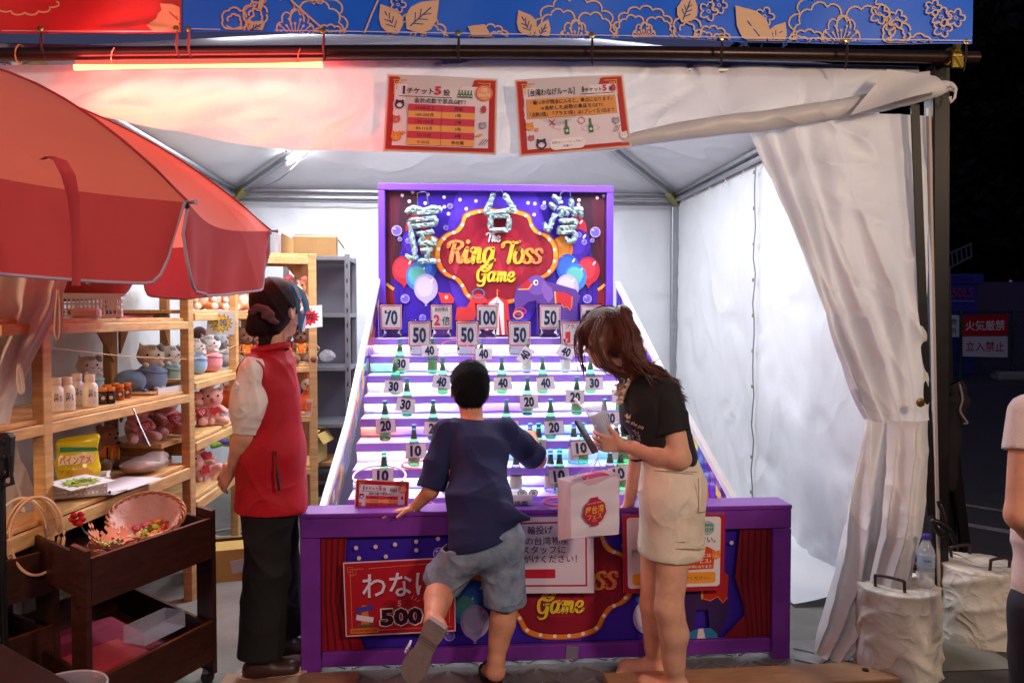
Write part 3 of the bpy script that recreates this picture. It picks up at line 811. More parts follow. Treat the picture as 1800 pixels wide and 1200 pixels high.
# ================================================================ banners
RED = mat('red_banner_cloth', '#D01C1C', rough=0.4, noise=0.12, nscale=4, bump=.05, bscale=14, translucent=0.1)
BLU = mat('blue_banner_cloth', '#1468E8', rough=0.38, noise=0.10, nscale=4, bump=.05, bscale=14, translucent=0.1)
GOLD = '#D2AE8C'
def banner(name, label, x0, x1, yb0, yb1, m, ties, art):
    c = at((x0 + x1) / 2, -60, 3.22)
    t = thing(name, label, 'banner', tuple(c))
    s = 1400 / 3.24
    def zoff(X, Z): return 0.014 * math.sin(X * 4.2 + Z * 3) + 0.006 * math.sin(X * 11 - Z * 7)
    G = []
    for v in range(13):
        row = []
        for u in range(91):
            px = x0 + (x1 - x0) * u / 90; yb = yb0 + (yb1 - yb0) * u / 90; py = -150 + (yb + 150) * v / 12
            p = at(px, py, 3.22); p.y += zoff(p.x, p.z); row.append(p)
        G.append(row)
    obj('cloth', MB().grid(G), m, t, world=True, smooth=True)
    pr = Clip(0.0006, x0 + 2, -150, x1 - 2, yb0 - 1.5)
    art(pr)
    # map ink onto the rippled cloth
    me_v = []
    for (x, y, z) in pr.v:
        p = at(x, y + (yb1 - yb0) * (x - x0) / (x1 - x0), 3.22); p.y += zoff(p.x, p.z) - 0.002 - z * 0.00004; me_v.append(p)
    Mi = world_mat(t).inverted()
    me = mesh_from('flower_print', [Mi @ v for v in me_v], pr.f)
    for q in pr.mats: me.materials.append(q)
    me.polygons.foreach_set('material_index', pr.m)
    link('flower_print', me, t)
    for px in ties:
        yb = yb0 + (yb1 - yb0) * (px - x0) / (x1 - x0)
        e = at(px, yb - 6, 3.205)
        ey = obj('eyelet', MB().lathe([(0.006, 0), (0.012, 0.003), (0.012, 0.005), (0.006, 0.006)], e, 10, rotm(PI / 2, 0, 0)), BRASS, t, world=True)
        q = at(px + 1, yb + 24, 3.235)
        obj('tie', MB().tube(catmull([e, e.lerp(q, .5) + Vector((0.004, 0, 0)), q, q + Vector((.004, .02, -.045)), q + Vector((-.004, 0, 0)), e + Vector((.004, 0, 0))], 4), 0.0035, 5), CORD, ey, world=True)
    return t
random.seed(11)
def scallop(cx, cy, rx, ry, n, a0, a1, bump=.16, k=6):
    P = []
    for i in range(n):
        for j in range(k):
            u = j / k; a = a0 + (a1 - a0) * (i + u) / n
            q = 1 + bump * abs(math.sin(PI * u)) ** .7
            P.append((cx + rx * q * math.cos(a), cy + ry * q * math.sin(a)))
    return P
def peony(p, cx, cy, s, col=GOLD, w=3.0):
    p.stroke(scallop(cx, cy, 75 * s, 62 * s, 9, R(150), R(400)), w, col)
    p.stroke(scallop(cx - 30 * s, cy + 12 * s, 42 * s, 50 * s, 5, R(170), R(350)), w, col)
    p.stroke(scallop(cx + 34 * s, cy + 10 * s, 40 * s, 44 * s, 5, R(190), R(380)), w, col)
    p.stroke(scallop(cx, cy + 20 * s, 26 * s, 36 * s, 5, R(180), R(360), .22), w * .9, col)
    for k in range(9):
        a = R(205 + k * 16); L = (26 + 8 * (k % 2)) * s
        e = (cx + math.cos(a) * L, cy + 26 * s + math.sin(a) * L)
        p.stroke([(cx, cy + 26 * s), e], w * .6, col); p.dots([e], w * .8, col)
def bud(p, cx, cy, s, col=GOLD, w=3.0):
    p.stroke(scallop(cx, cy, 26 * s, 24 * s, 6, 0, R(360), .18), w, col)
    p.stroke(scallop(cx, cy + 4 * s, 14 * s, 14 * s, 4, R(180), R(400), .22), w, col)
    p.poly([(cx - 20 * s, cy + 12 * s), (cx, cy + 20 * s), (cx + 20 * s, cy + 12 * s), (cx + 14 * s, cy + 28 * s), (cx - 8 * s, cy + 30 * s)], col)
def leaf(p, cx, cy, L, ang, col=GOLD, vein='#1A4A90', w=.36):
    c, q = math.cos(ang), math.sin(ang); P = []
    prof = [(0, 0), (.18, w * .75), (.4, w), (.65, w * .8), (.85, w * .35), (1, 0)]
    for x, y in prof: P.append((x * L, y * L))
    for x, y in prof[-2:0:-1]: P.append((x * L, -y * L * .85))
    p.poly([(cx + x * c - y * q, cy + x * q + y * c) for x, y in P], col)
    f = lambda x, y: (cx + x * L * c - y * L * q, cy + x * L * q + y * L * c)
    p.stroke([f(.1, 0), f(.75, 0)], 2.2, vein)
    for x, y in ((.3, .16), (.45, .15), (.6, .1), (.35, -.15), (.5, -.12)): p.stroke([f(x - .1, 0), f(x + .06, y)], 1.8, vein)
def floret(p, cx, cy, r, col=GOLD):
    P = []
    for i in range(40):
        a = 2 * PI * i / 40; q = .55 + .45 * abs(math.cos(2.5 * a)); P.append((cx + r * q * math.cos(a), cy + r * q * math.sin(a)))
    p.stroke(P, 2.6, col, closed=True); p.ring(cx, cy, r * .14, r * .22, col, 10)
def art_blue(p):
    for x, y, s in ((520, 40, 1.05), (735, 60, .62), (860, 62, .42), (1010, 46, .85), (1130, 44, .62), (1480, 34, 1.08), (1250, 62, .42), (1420, 66, .45), (580, 66, .35)): peony(p, x, y, s)
    for x, y, s in ((415, 38, .75), (452, 28, .72), (1205, 40, .85), (1575, 38, .8), (1612, 60, .7), (790, 68, .35)): bud(p, x, y, s)
    for x, y, L, a in ((700, 56, 62, -2.1), (715, 46, 78, -.75), (935, 56, 52, -2.05), (945, 62, 40, -1.1), (1345, 60, 84, -2.25), (1352, 62, 50, -.95), (1195, 30, 56, -1.2), (440, 58, 34, -.5), (860, 60, 44, -2.6)): leaf(p, x, y, L, a)
    for x, y, r in ((1243, 8, 17), (1262, -4, 15), (1345, 12, 17), (1545, 6, 17), (1575, 14, 16), (1648, 12, 17), (1672, 14, 16), (1650, 32, 16), (1635, -4, 14), (700, 4, 14), (560, -10, 16)): floret(p, x, y, r)
    p.stroke([(640, 60), (655, 20), (672, -20)], 3, GOLD); p.stroke([(500, -10), (540, 25), (575, 55)], 3, GOLD)
    p.stroke([(460, 20), (470, -20)], 8, GOLD)
    p.stroke([(328, 53), (1010, 53), (1700, 53)], 1.6, '#C9B9C8')
def art_red(p):
    for x, y, L, a in ((318, 50, 62, PI + .1), (320, 20, 60, PI - .5), (318, 40, 50, -2.4)): leaf(p, x, y, L, a, '#E0A77C', '#A03020')
    p.stroke([(0, 53), (160, 54.5), (316, 55)], 1.6, '#F0A0A0')
    p.stroke(scallop(40, -10, 60, 30, 6, R(20), R(160)), 3, '#E0A77C')
banner('cloth_banner', 'red cloth banner with pale leaves at the top left corner', -40, 318, 57, 57, RED, (72, 310), art_red)
banner('cloth_banner', 'long blue cloth banner with golden flowers across the top', 322, 1705, 57, 80, BLU, (331, 568, 805, 1040, 1268, 1488, 1697), art_blue)

# ================================================================ lamps
rl = thing('tube_lamp', 'glowing warm red tube lamp hung under the pipe at upper left', 'tube lamp', tuple(at(349, 115, 3.26)))
la, lb = at(131, 119, 3.24), at(567, 114, 3.24)
obj('lit_tube', MB().tube([la, lb], 0.0115, 12), mat('lit_warm_tube', '#FFE0A0', emit=(1.0, 0.55, 0.14), estr=2.8), rl, world=True, smooth='auto')
obj('housing', MB().bar(la + Vector((0, .012, .018)), lb + Vector((0, .012, .018)), 0.02, 0.018), mat('pink_housing', '#D88A8A', rough=.4), rl, world=True)
def area(name, a, b, w, power, color, parent, direction=(0, 0, -1)):
    L = bpy.data.lights.new(name, 'AREA'); L.shape = 'RECTANGLE'; a, b = Vector(a), Vector(b)
    L.size = (b - a).length; L.size_y = w; L.energy = power; L.color = color
    o = bpy.data.objects.new(name, L); COL.objects.link(o)
    x = (b - a).normalized(); z = -Vector(direction).normalized(); y = z.cross(x).normalized(); z = x.cross(y)
    o.matrix_world = Matrix.Translation((a + b) / 2) @ Matrix((x, y, z)).transposed().to_4x4()
    return o
area('red_tube_light', la + Vector((0, -.014, -.014)), lb + Vector((0, -.014, -.014)), 0.02, 8, (1.0, 0.07, 0.02), rl, (0, -.1, -1))
area('red_tube_light', la + Vector((0, .03, -.0)), lb + Vector((0, .03, 0)), 0.02, 5.5, (1.0, 0.05, 0.04), rl, (0, .8, -.5))
area('red_tube_light', la + Vector((0, -.03, -.0)), lb + Vector((0, -.03, 0)), 0.02, 9, (1.0, 0.10, 0.10), rl, (0, -.5, .7))

TL = mat('lit_white_tube', '#FFFFFF', emit=(0.92, 0.95, 1.0), estr=14.0)
def tent_tube(label, a, b, pw=26):
    t = thing('tube_lamp', label, 'tube lamp', tuple((a + b) / 2), group='white tube lamps on the roof struts')
    obj('lit_tube', MB().tube([a, b], 0.016, 10), TL, t, world=True, smooth='auto')
    for e_, g_ in ((a, b), (b, a)): obj('end_cap', MB().tube([e_, e_ + (e_ - g_).normalized() * .03], 0.018, 10), WHT, t, world=True)
    area('tube_light', a + Vector((0, 0, -.03)), b + Vector((0, 0, -.03)), 0.06, pw, (0.90, 0.94, 1.0), t)
    area('tube_light', a + Vector((0, 0, .03)), b + Vector((0, 0, .03)), 0.06, pw * .75, (0.90, 0.94, 1.0), t, (0, 0, 1))
ST = [(Vector((c.x * 0.975, c.y + (0.06 if k < 2 else -0.08), ZE - 0.04)), c.lerp(APX, 0.98) - Vector((0, 0, 0.07))) for k, c in enumerate(cs)]
for k, (lab, t0, t1) in enumerate((('white tube lamp on the front left roof strut behind the valance', .35, .8), ('white tube lamp on the front right roof strut behind the valance', .35, .8),
                         ('white tube lamp on the back right roof strut above the game board', .5, .9), ('white tube lamp glowing on the back left roof strut', .29, .75))):
    q, p = ST[k]
    tent_tube(lab, q.lerp(p, t0) + Vector((0, 0, -.05)), q.lerp(p, t1) + Vector((0, 0, -.05)), (46, 30, 30, 34)[k])
# lamp cable seen under the left strut
q, p = ST[3]
tag(obj('lamp_cable', MB().tube(catmull([q.lerp(p, .05) + Vector((0, 0, -.03)), q.lerp(p, .2) + Vector((.04, 0, -.10)), q.lerp(p, .35) + Vector((.02, 0, -.07)), q.lerp(p, .42) + Vector((0, 0, -.06))], 6), 0.005, 5), STEEL), 'thin grey cable hanging beside the back left roof strut', 'cable')

# warm bulbs strung over the lane opposite the stall (they light the curtain, bags and legs)
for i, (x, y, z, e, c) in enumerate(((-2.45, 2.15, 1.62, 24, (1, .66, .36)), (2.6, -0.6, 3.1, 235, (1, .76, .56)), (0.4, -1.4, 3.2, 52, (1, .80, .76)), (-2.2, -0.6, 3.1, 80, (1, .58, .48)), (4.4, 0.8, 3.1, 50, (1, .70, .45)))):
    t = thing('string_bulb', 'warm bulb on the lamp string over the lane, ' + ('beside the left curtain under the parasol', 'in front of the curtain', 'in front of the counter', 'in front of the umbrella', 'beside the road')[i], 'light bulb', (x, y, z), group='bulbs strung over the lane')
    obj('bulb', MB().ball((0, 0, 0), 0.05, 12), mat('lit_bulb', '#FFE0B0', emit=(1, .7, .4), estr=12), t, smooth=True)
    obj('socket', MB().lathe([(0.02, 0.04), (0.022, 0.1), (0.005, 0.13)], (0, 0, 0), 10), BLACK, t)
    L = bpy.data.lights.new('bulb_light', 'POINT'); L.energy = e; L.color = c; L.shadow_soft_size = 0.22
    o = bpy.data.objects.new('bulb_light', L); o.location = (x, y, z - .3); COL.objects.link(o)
tag(obj('lamp_wire', MB().tube(catmull([(-5, -.2, 3.5), (-2.2, -0.6, 3.23), (0.4, -1.4, 3.33), (2.6, -.6, 3.23), (4.4, .8, 3.23), (7, 2, 3.5)], 8), 0.006, 5), BLACK), 'black wire carrying warm bulbs over the lane', 'wire')
# ================================================================ the ring toss game
NAVY = '#232C4E'
YS = [4.69 - 0.17 * i for i in range(10)]
YP = [594, 624, 660, 695, 733, 777, 823, 875]
ZS = [1.43 - (y - 553) * Y / 1400 for y, Y in zip(YP, YS)]
ZS = [ZS[0] + (ZS[7] - ZS[0]) * i / 7 for i in range(10)]
SX0, SX1 = -0.445, 1.115
game = thing('ring_toss_game', 'stepped purple and white ring toss stand with glowing light strips and tall painted board', 'ring toss game', (0.335, 4.1, 0))
def G_(name, mb, m, smooth=False, **k): return obj(name, mb, m, game, world=True, smooth=smooth, **k)
rng = random.Random(5)
for i in range(9):
    Y, Z = YS[i], ZS[i]
    back = YS[i - 1] + 0.012 if i else 4.93
    G_('step_tread', MB().box(((SX0 + SX1) / 2, (Y + back) / 2, Z - 0.006), (SX1 - SX0, back - Y - 0.004, 0.012), None, 0.002), WHT)
    G_('step_nosing', MB().box(((SX0 + SX1) / 2, Y - 0.004, Z - 0.0205), (SX1 - SX0 + 0.004, 0.012, 0.043), None, 0.003), PURS)
    G_('step_riser', MB().box(((SX0 + SX1) / 2, Y + 0.020, Z - 0.064), (SX1 - SX0, 0.010, 0.078)), WHT)
    # light strip under the nosing, in coloured lengths
    segs = {0: [(0, 1, LEDW)], 1: [(0, .12, LEDG), (.12, 1, LEDW)], 2: [(0, .55, LEDW), (.55, 1, LEDW)], 3: [(0, .3, LEDW), (.3, .55, LEDV), (.55, 1, LEDW)],
            4: [(0, .12, LEDR), (.12, .35, LEDV), (.35, .45, LEDW), (.45, .75, LEDB), (.75, 1, LEDW)], 5: [(0, .45, LEDW), (.45, .8, LEDB), (.8, 1, LEDG)],
            6: [(0, .55, LEDW), (.55, .75, LEDV), (.75, 1, LEDW)], 7: [(0, .14, LEDR), (.14, .35, LEDW), (.35, .7, LEDV), (.7, 1, LEDW)], 8: [(0, 1, LEDW)]}[i]
    for a, b, m in segs:
        xa, xb = SX0 + (SX1 - SX0) * a, SX0 + (SX1 - SX0) * b
        G_('light_strip', MB().box(((xa + xb) / 2, Y + 0.009, Z - 0.037), (xb - xa - 0.004, 0.010, 0.006)), m)
# loose cable dips along some steps
for i in (1, 3, 4, 6):
    G_('strip_cable', MB().tube([(SX0 + (SX1 - SX0) * k / 40, YS[i] + 0.012, ZS[i] - 0.085 - 0.006 * abs(math.sin(k * .35 + i))) for k in range(41)], 0.003, 5), mat('violet_cable', '#4A3AA0', rough=.5))
# body below the steps and side panels
def side(xin0, pts, x_sign, nm):
    out = [Vector(p) for p in pts]
    G_(nm, MB().prism([out[0], out[1], out[2], Vector((out[2].x, out[2].y, 0.02)), Vector((out[0].x, out[0].y, 0.02))], (0.012 * x_sign, 0, 0)), PUR)
sp = [at(665, 495, 4.90), at(613, 745, 3.98), at(568, 900, 3.36)]
sr = [at(1084, 500, 4.90), at(1165, 660, 3.98), at(1292, 888, 3.36)]
G_('rail_cap', MB().tube([p + Vector((-.006, 0, .01)) for p in sp], 0.0001, 4), WHT) if False else None
def rail(P, sg):
    for a, b in zip(P, P[1:]):
        G_('rail_cap', MB().bar(a + Vector((sg * .004, 0, .006)), b + Vector((sg * .004, -.0, .006)), 0.030, 0.03, bev=.003), WHT)
        lo = 0.03
        q = MB(); d = Vector((sg * 0.012, 0, 0))
        vs = [a, b, Vector((b.x, b.y, lo)), Vector((a.x, a.y, lo))]
        q.add(vs + [v + d for v in vs], [(0, 1, 2, 3), (7, 6, 5, 4), (0, 4, 5, 1), (1, 5, 6, 2), (2, 6, 7, 3), (3, 7, 4, 0)])
        G_('side_panel', q, PUR)
rail(sp, -1); rail(sr, 1)
# image sheet on the inner sides, its streaky reflections painted in as colour patches
def reflection_sheet(P, sg):
    cols = ['#E0A040', '#B0305A', '#4A2AA8', '#D06A3A', '#3A50B8', '#7A2A9A', '#C83A3A', '#6A3AC8', '#E8C070']
    n = 26; V = []; F = []; MI = []
    for k in range(n):
        t0, t1 = k / n, (k + 1) / n - .004
        def pt(t):
            s = t * 2; i = min(1, int(s)); return P[i].lerp(P[i + 1], s - i)
        a, b = pt(t0), pt(t1)
        for j in range(4):
            h0, h1 = .012 + j * .045, .012 + (j + 1) * .045
            o = len(V); e = Vector((-sg * 0.002, 0, 0))
            V += [a - Vector((0, 0, h0)) + e, b - Vector((0, 0, h0)) + e, b - Vector((0, 0, h1)) + e, a - Vector((0, 0, h1)) + e]
            F.append((o, o + 1, o + 2, o + 3)); MI.append(rng.randrange(len(cols)))
    Mi = world_mat(game).inverted()
    me = mesh_from('side_reflection_art', [Mi @ v for v in V], F)
    for c in cols: me.materials.append(mat('reflection_print' + c[1:], c, rough=.12, spec=.7))
    me.polygons.foreach_set('material_index', MI); link('side_reflection_art', me, game)
reflection_sheet(sp, -1); reflection_sheet(sr, 1)
G_('back_leg', MB().box((SX0 + .04, 4.88, .6), (.06, .06, 1.2)), PUR); G_('back_leg', MB().box((SX1 - .04, 4.88, .6), (.06, .06, 1.2)), PUR)

# ---- artwork shared by the board and the counter front (drawn in photo pixels of the board)
def plaque(c, y0, s):
    half = [(0, 218), (90, 219), (170, 234), (236, 262), (262, 330), (305, 378), (372, 404), (432, 470), (447, 560), (425, 640), (372, 700), (300, 732), (255, 790), (215, 858), (120, 894), (0, 904)]
    P = []
    seg = [half[i] for i in range(len(half))]
    pts = [(x, y) for x, y in seg] + [(-x, y) for x, y in seg[-2:0:-1]]
    return pts
def circus_art(p, x0, y0, x1, y1, T, dim=False, full=True, curtains=True):
    """T maps crop units (x 60..1665, y 95..905) to artwork units"""
    K = (T(1000, 0)[0] - T(0, 0)[0]) / 1000.0
    def Q(L): return [T(x, y) for x, y in L]
    p.rect(x0, y0, x1, y1, '#3A1FA0')
    for k, (r, col) in enumerate(((620, '#4224AE'), (430, '#4A2CBC'), (250, '#5534C6'))): 
        cx, cy = T(862, 520); p.ell(cx, cy, min(r * 1.25 * K, (x1 - x0) / 2 - 1), min(r * .9 * K, (y1 - y0) / 2 - 1), col, 40)
    # curtains
    def clampx(v): return max(x0, min(x1, v))
    for sg in ((-1, 1) if curtains else ()):
        X = lambda d: T(862 + sg * (802 - d), 0)[0]
        yy = lambda v: max(y0, min(y1, T(0, v)[1]))
        P = [(X(0), y0), (X(250), y0), (X(215), yy(200)), (X(140), yy(420)), (X(75), yy(640)), (X(30), yy(760)), (X(0), yy(770))]
        p.poly([(clampx(a), b) for a, b in P], '#3E2030')
        P = [(X(0), yy(120)), (X(110), yy(60)), (X(90), yy(380)), (X(30), yy(700)), (X(0), yy(740))]
        p.poly([(clampx(a), b) for a, b in P], '#532032')
        for d in (20, 60, 105, 150): p.stroke([(clampx(X(d)), y0 + 1), (clampx(X(d * .8)), yy(400)), (clampx(X(d * .35)), yy(700))], 5 * K, '#2C1626', taper=True)
        p.poly([(clampx(a), b) for a, b in [(X(0), yy(790)), (X(58), yy(800)), (X(70), yy(1000)), (X(62), y1), (X(0), y1)]], '#7A1A2A')
        for d in (14, 34, 50): p.stroke([(clampx(X(d)), yy(810)), (clampx(X(d + 3)), y1 - 1)], 6 * K, '#551022')
        p.stroke(Q([(862 + sg * (802 - 4), 760), (862 + sg * 770, 785), (862 + sg * 745, 800)]), 20 * K, '#F0A83A')
    dots = [(180, 125), (230, 168), (345, 180), (480, 135), (595, 152), (710, 160), (640, 218), (483, 205), (512, 255), (365, 118), (1090, 170), (1140, 175), (1210, 167), (1135, 255), (1325, 130), (1465, 145), (1462, 180), (1600, 127), (1648, 112), (990, 200), (255, 102), (1335, 160), (300, 330)]
    p.dots([T(x, y) for x, y in dots], 13 * K, '#E8DCE4')
    def balloon(x, y, r, c, hi, ry=1.18):
        cx, cy = T(x, y); p.ell(cx, cy, r * K, r * ry * K, c, 26); 
        p.poly([(cx - r * .62 * K, cy + r * .85 * K), (cx + r * .62 * K, cy + r * .85 * K), (cx, cy + r * 1.42 * K)], c)
        p.poly([(cx, cy + r * 1.38 * K), (cx - 12 * K, cy + r * 1.5 * K), (cx + 12 * K, cy + r * 1.5 * K)], c)
        p.ell(cx - r * .1 * K, cy - r * .1 * K, r * .72 * K, r * .85 * K, hi, 22)
        p.ell(cx + r * .5 * K, cy - r * .62 * K, r * .08 * K, r * .2 * K, '#F6F2FA', 10, .6)
    for sg in (-1, 1):
        X = lambda d: 862 + sg * d
        balloon(X(575), 360, 85, '#B02438', '#C23046'); balloon(X(595), 470, 95, '#3A1E92', '#4A2CB0')
        balloon(X(480), 500, 78, '#E88428', '#F2A040'); balloon(X(520), 640, 85, '#2A58C8', '#3A6AD4')
        balloon(X(672), 660, 85, '#B8283C', '#CC3A4A'); balloon(X(575), 710, 84, '#3C7CC8', '#5AA6CC')
        p.ell(*T(X(575), 690), 60 * K, 52 * K, '#62B8B4', 20)
        balloon(X(515), 790, 86, '#B9ACE0', '#CDC4EC')
        for d, y, r in ((722, 380, 38), (665, 868, 32), (600, 400, 20), (640, 452, 20), (370, 355, 18), (340, 200, 20), (540, 1005, 24), (700, 440, 16)):
            cx, cy = T(X(d), y); 
            if y0 + r * K < cy < y1 - r * K:
                p.ell(cx, cy, r * K, r * K, '#6E5AC4', 20); p.ring(cx, cy, r * .84 * K, r * K, '#B7A6E8', 20); p.ell(cx - r * .4 * K, cy - r * .4 * K, r * .2 * K, r * .12 * K, '#EDE6FA', 8)
    pl = plaque(0, 0, 1)
    def PL(s, dy=0): return [T(862 + x * s, 560 + (y - 560) * s + dy) for x, y in pl]
    sm = lambda P, n=4: [(v.x, v.y) for v in catmull([(a, b, 0) for a, b in P], n, True)]
    p.poly(sm(PL(1.02)), '#B8502A'); p.poly(sm(PL(1.0)), '#E8842E'); 
    p.poly(sm([T(862 + x * .99, 560 + (min(y, 560) - 560) * .99) for x, y in pl if y <= 640]), '#EDA63C')
    p.poly(sm(PL(.925)), '#7A1226'); p.poly(sm(PL(.90)), '#8E1A30')
    for (a, b, c_) in ((0, .62, '#A41E36'), (0, .42, '#B82840')): p.poly(sm(PL(b)), c_)
    for k in range(6):
        x = 862 - 300 + k * 120; 
        p.poly([T(x, 420), T(x + 55, 560), T(x, 700), T(x - 55, 560)], '#96203A' if k % 2 else '#AC2A44')
    bl = sm(PL(.962), 1); n = len(bl)
    L = [0]
    for i in range(n): L.append(L[-1] + math.dist(bl[i], bl[(i + 1) % n]))
    B = []
    for k in range(28):
        d = (k + .5) * L[-1] / 28
        for i in range(n):
            if L[i] <= d < L[i + 1]:
                u = (d - L[i]) / (L[i + 1] - L[i]); a, b = bl[i], bl[(i + 1) % n]; B.append((a[0] + (b[0] - a[0]) * u, a[1] + (b[1] - a[1]) * u)); break
    p.dots(B, 12 * K, '#F8EEDC')
    S = K
    for dx, dy, c, c2 in ((5, 6, '#4A0C1E', None), (0, 0, None, '#F6E0A0')):
        o = lambda x, y: T(x + dx, y + dy)
        a = o(780, 455); script_word(p, 'The', a[0], a[1], 42 * S, 13 * S, c or '#F2EEF0')
        a = o(495, 608); e = script_word(p, 'R', a[0], a[1], 106 * S, 29 * S, c or '#EE8A4C', c2)
        e = script_word(p, 'i', e - 6 * S, a[1], 106 * S, 29 * S, c or '#F09A48', c2)
        e = script_word(p, 'ng', e, a[1], 106 * S, 29 * S, c or '#F4B93C', c2)
        a = o(888, 608); e = script_word(p, 'T', a[0], a[1], 106 * S, 29 * S, c or '#F4B93C', c2)
        e = script_word(p, 'o', e - 14 * S, a[1], 100 * S, 27 * S, c or '#F4B03C', c2); e = script_word(p, 's', e - 4 * S, a[1], 100 * S, 27 * S, c or '#F2983C', c2); script_word(p, 's', e, a[1], 100 * S, 27 * S, c or '#EE7A4C', c2)
        a = o(708, 742); script_word(p, 'Game', a[0], a[1], 68 * S, 19 * S, c or '#F2CC3E', None, 0.02, 0.12, 1.08)
    # elephant, red dragon-bird, rings, tent top
    E1, E2 = '#5A3A8C', '#6E4CA2'
    if full:
        p.poly(Q([(1450, 905), (1470, 850), (1440, 800), (1300, 760), (1210, 740), (1170, 700), (1110, 705), (1060, 750), (1000, 790), (985, 870), (995, 985), (1030, 1010), (1060, 1000), (1045, 930), (1090, 890), (1150, 880), (1150, 1130), (1440, 1130)]), E1)
        p.ell(*T(1150, 770), 70 * K, 72 * K, E2, 24); p.poly(Q([(1195, 740), (1260, 790), (1275, 850), (1240, 900), (1205, 860), (1185, 800)]), '#7E58A8')
        p.poly(Q([(1018, 800), (1045, 765), (1085, 730), (1115, 755), (1090, 795)]), '#B82436'); p.stroke(Q([(1015, 800), (1090, 798), (1118, 758)]), 8 * K, '#F0B040')
        p.ell(*T(1143, 750), 18 * K, 20 * K, '#EDEAF4', 14); p.ell(*T(1146, 750), 9 * K, 11 * K, '#1C1630', 10)
        p.poly(Q([(1285, 815), (1360, 822), (1410, 850), (1405, 930), (1395, 950), (1375, 925), (1350, 930), (1330, 905), (1290, 900)]), '#C0303C'); p.stroke(Q([(1285, 815), (1290, 905)]), 10 * K, '#F0B040'); p.stroke(Q([(1330, 905), (1350, 932), (1375, 925), (1395, 952), (1408, 930), (1412, 850)]), 6 * K, '#E08040')
        p.ring(*T(1030, 958), 36 * K, 46 * K, '#D8303E', 24, .6); p.ring(*T(1015, 985), 28 * K, 38 * K, '#F0A030', 24, .8)
        p.poly(Q([(435, 820), (470, 830), (520, 828), (552, 870), (545, 900), (500, 905), (460, 900)]), '#D83A34'); p.ell(*T(495, 858), 12 * K, 12 * K, '#F4ECEC', 10); p.ell(*T(497, 858), 6 * K, 6 * K, '#201020', 8)
        p.poly(Q([(560, 1000), (570, 930), (640, 930), (690, 840), (740, 830), (785, 870), (780, 910), (720, 960), (700, 1010), (620, 1130), (560, 1130)]), '#D03A3C')
        p.ring(*T(725, 830), 38 * K, 48 * K, '#3A78B0', 24, .75)
        p.poly(Q([(780, 880), (862, 850), (940, 880), (960, 1130), (770, 1130)]), '#C83038')
        for k in range(4): p.poly(Q([(862, 852), (800 + k * 36, 900), (796 + k * 40, 1130), (776 + k * 40, 1130)]), '#E8D8DC')
        p.stroke(Q([(862, 850), (862, 800)]), 5 * K, '#F0B040'); p.poly(Q([(862, 802), (885, 812), (862, 822)]), '#C83038')

bd = 4.95
U = bd / 1400
def bpt(px, py): return at(px, py, bd)
BT = game
tl, br = at(665, 323, bd), at(1077, 323, bd)
ztop = tl.z; zbot = ZS[0] - 0.02
bx0, bx1 = tl.x, br.x
fw = 0.042
G_('board_back', MB().box(((bx0 + bx1) / 2, bd + .02, (ztop + zbot) / 2), (bx1 - bx0, .02, ztop - zbot)), PUR)
for (c, sz) in ((((bx0 + bx1) / 2, bd - .01, ztop - fw / 2), (bx1 - bx0, .045, fw)), ((bx0 + fw / 2, bd - .01, (ztop - fw + zbot) / 2), (fw, .044, ztop - fw - zbot)), ((bx1 - fw / 2, bd - .01, (ztop - fw + zbot) / 2), (fw, .044, ztop - fw - zbot))):
    G_('board_frame', MB().box(c, sz, None, .004), mat('violet_frame_paint', '#6B40C8', rough=.25, spec=.6))
wpx = (bx1 - bx0 - 2 * fw)            # interior width in metres
kx = wpx / 1605.0
Tb = lambda x, y: ((x - 862) * kx, (y - 500) * kx)
pr = Clip(0.00012, -wpx / 2, (95 - 500) * kx, wpx / 2, (1130 - 500) * kx)
circus_art(pr, -wpx / 2, (95 - 500) * kx, wpx / 2, (1130 - 500) * kx, Tb)
pr.build('board_artwork', game, 1.0, mtx=Matrix.Translation(((bx0 + bx1) / 2, bd + .007, ztop - fw + (95 - 500) * kx)), world=True)

# ---- tinsel letters hanging on the board
TIN = mat('silver_tinsel', '#9DB5B4', rough=0.3, metal=0.55, noise=.5, nscale=160, bump=1.0, bscale=260, bdist=.004)
def tinsel(label, strokes, hook):
    cx = sum(p[0] for s in strokes for p in s) / sum(len(s) for s in strokes)
    t = thing('tinsel_letter', label, 'hanging letter', tuple(at(660 + cx / 4.09, 310 + hook[0][1] / 4.09, bd - .05)))
    for s in strokes:
        C = catmull([at(660 + x / 4.09, 310 + y / 4.09, bd - .045) for x, y in s], 5)
        mb = MB().tube(C, 0.0165, 9)
        V = np.array(mb.v); rg = np.random.RandomState(len(V)); 
        mb.v = [Vector(v) for v in V + rg.normal(0, .0028, V.shape) + np.array([0, 1, 0]) * 0]
        obj('glitter_stroke', mb, TIN, t, world=True)
    obj('wire_hook', MB().tube([at(660 + x / 4.09, 310 + y / 4.09, bd - .04) for x, y in hook], 0.0018, 4), STEEL, t, world=True)
tinsel('silver tinsel letter at the left of the board, tallest of the three', [[(220, 262), (270, 225), (340, 245), (420, 228), (478, 243)], [(250, 255), (350, 262), (450, 252)], [(248, 318), (340, 308), (435, 296)], [(243, 315), (262, 430), (285, 560), (275, 592), (215, 572)], [(434, 298), (428, 345)], [(255, 362), (345, 352), (428, 345)],
        [(300, 412), (360, 408), (415, 396)], [(350, 425), (322, 485), (380, 478), (430, 490)], [(405, 440), (432, 492)], [(330, 532), (410, 522)], [(372, 500), (372, 608)], [(305, 614), (372, 608), (435, 614)]], [(305, 215), (300, 122), (350, 108), (368, 120), (380, 205)])
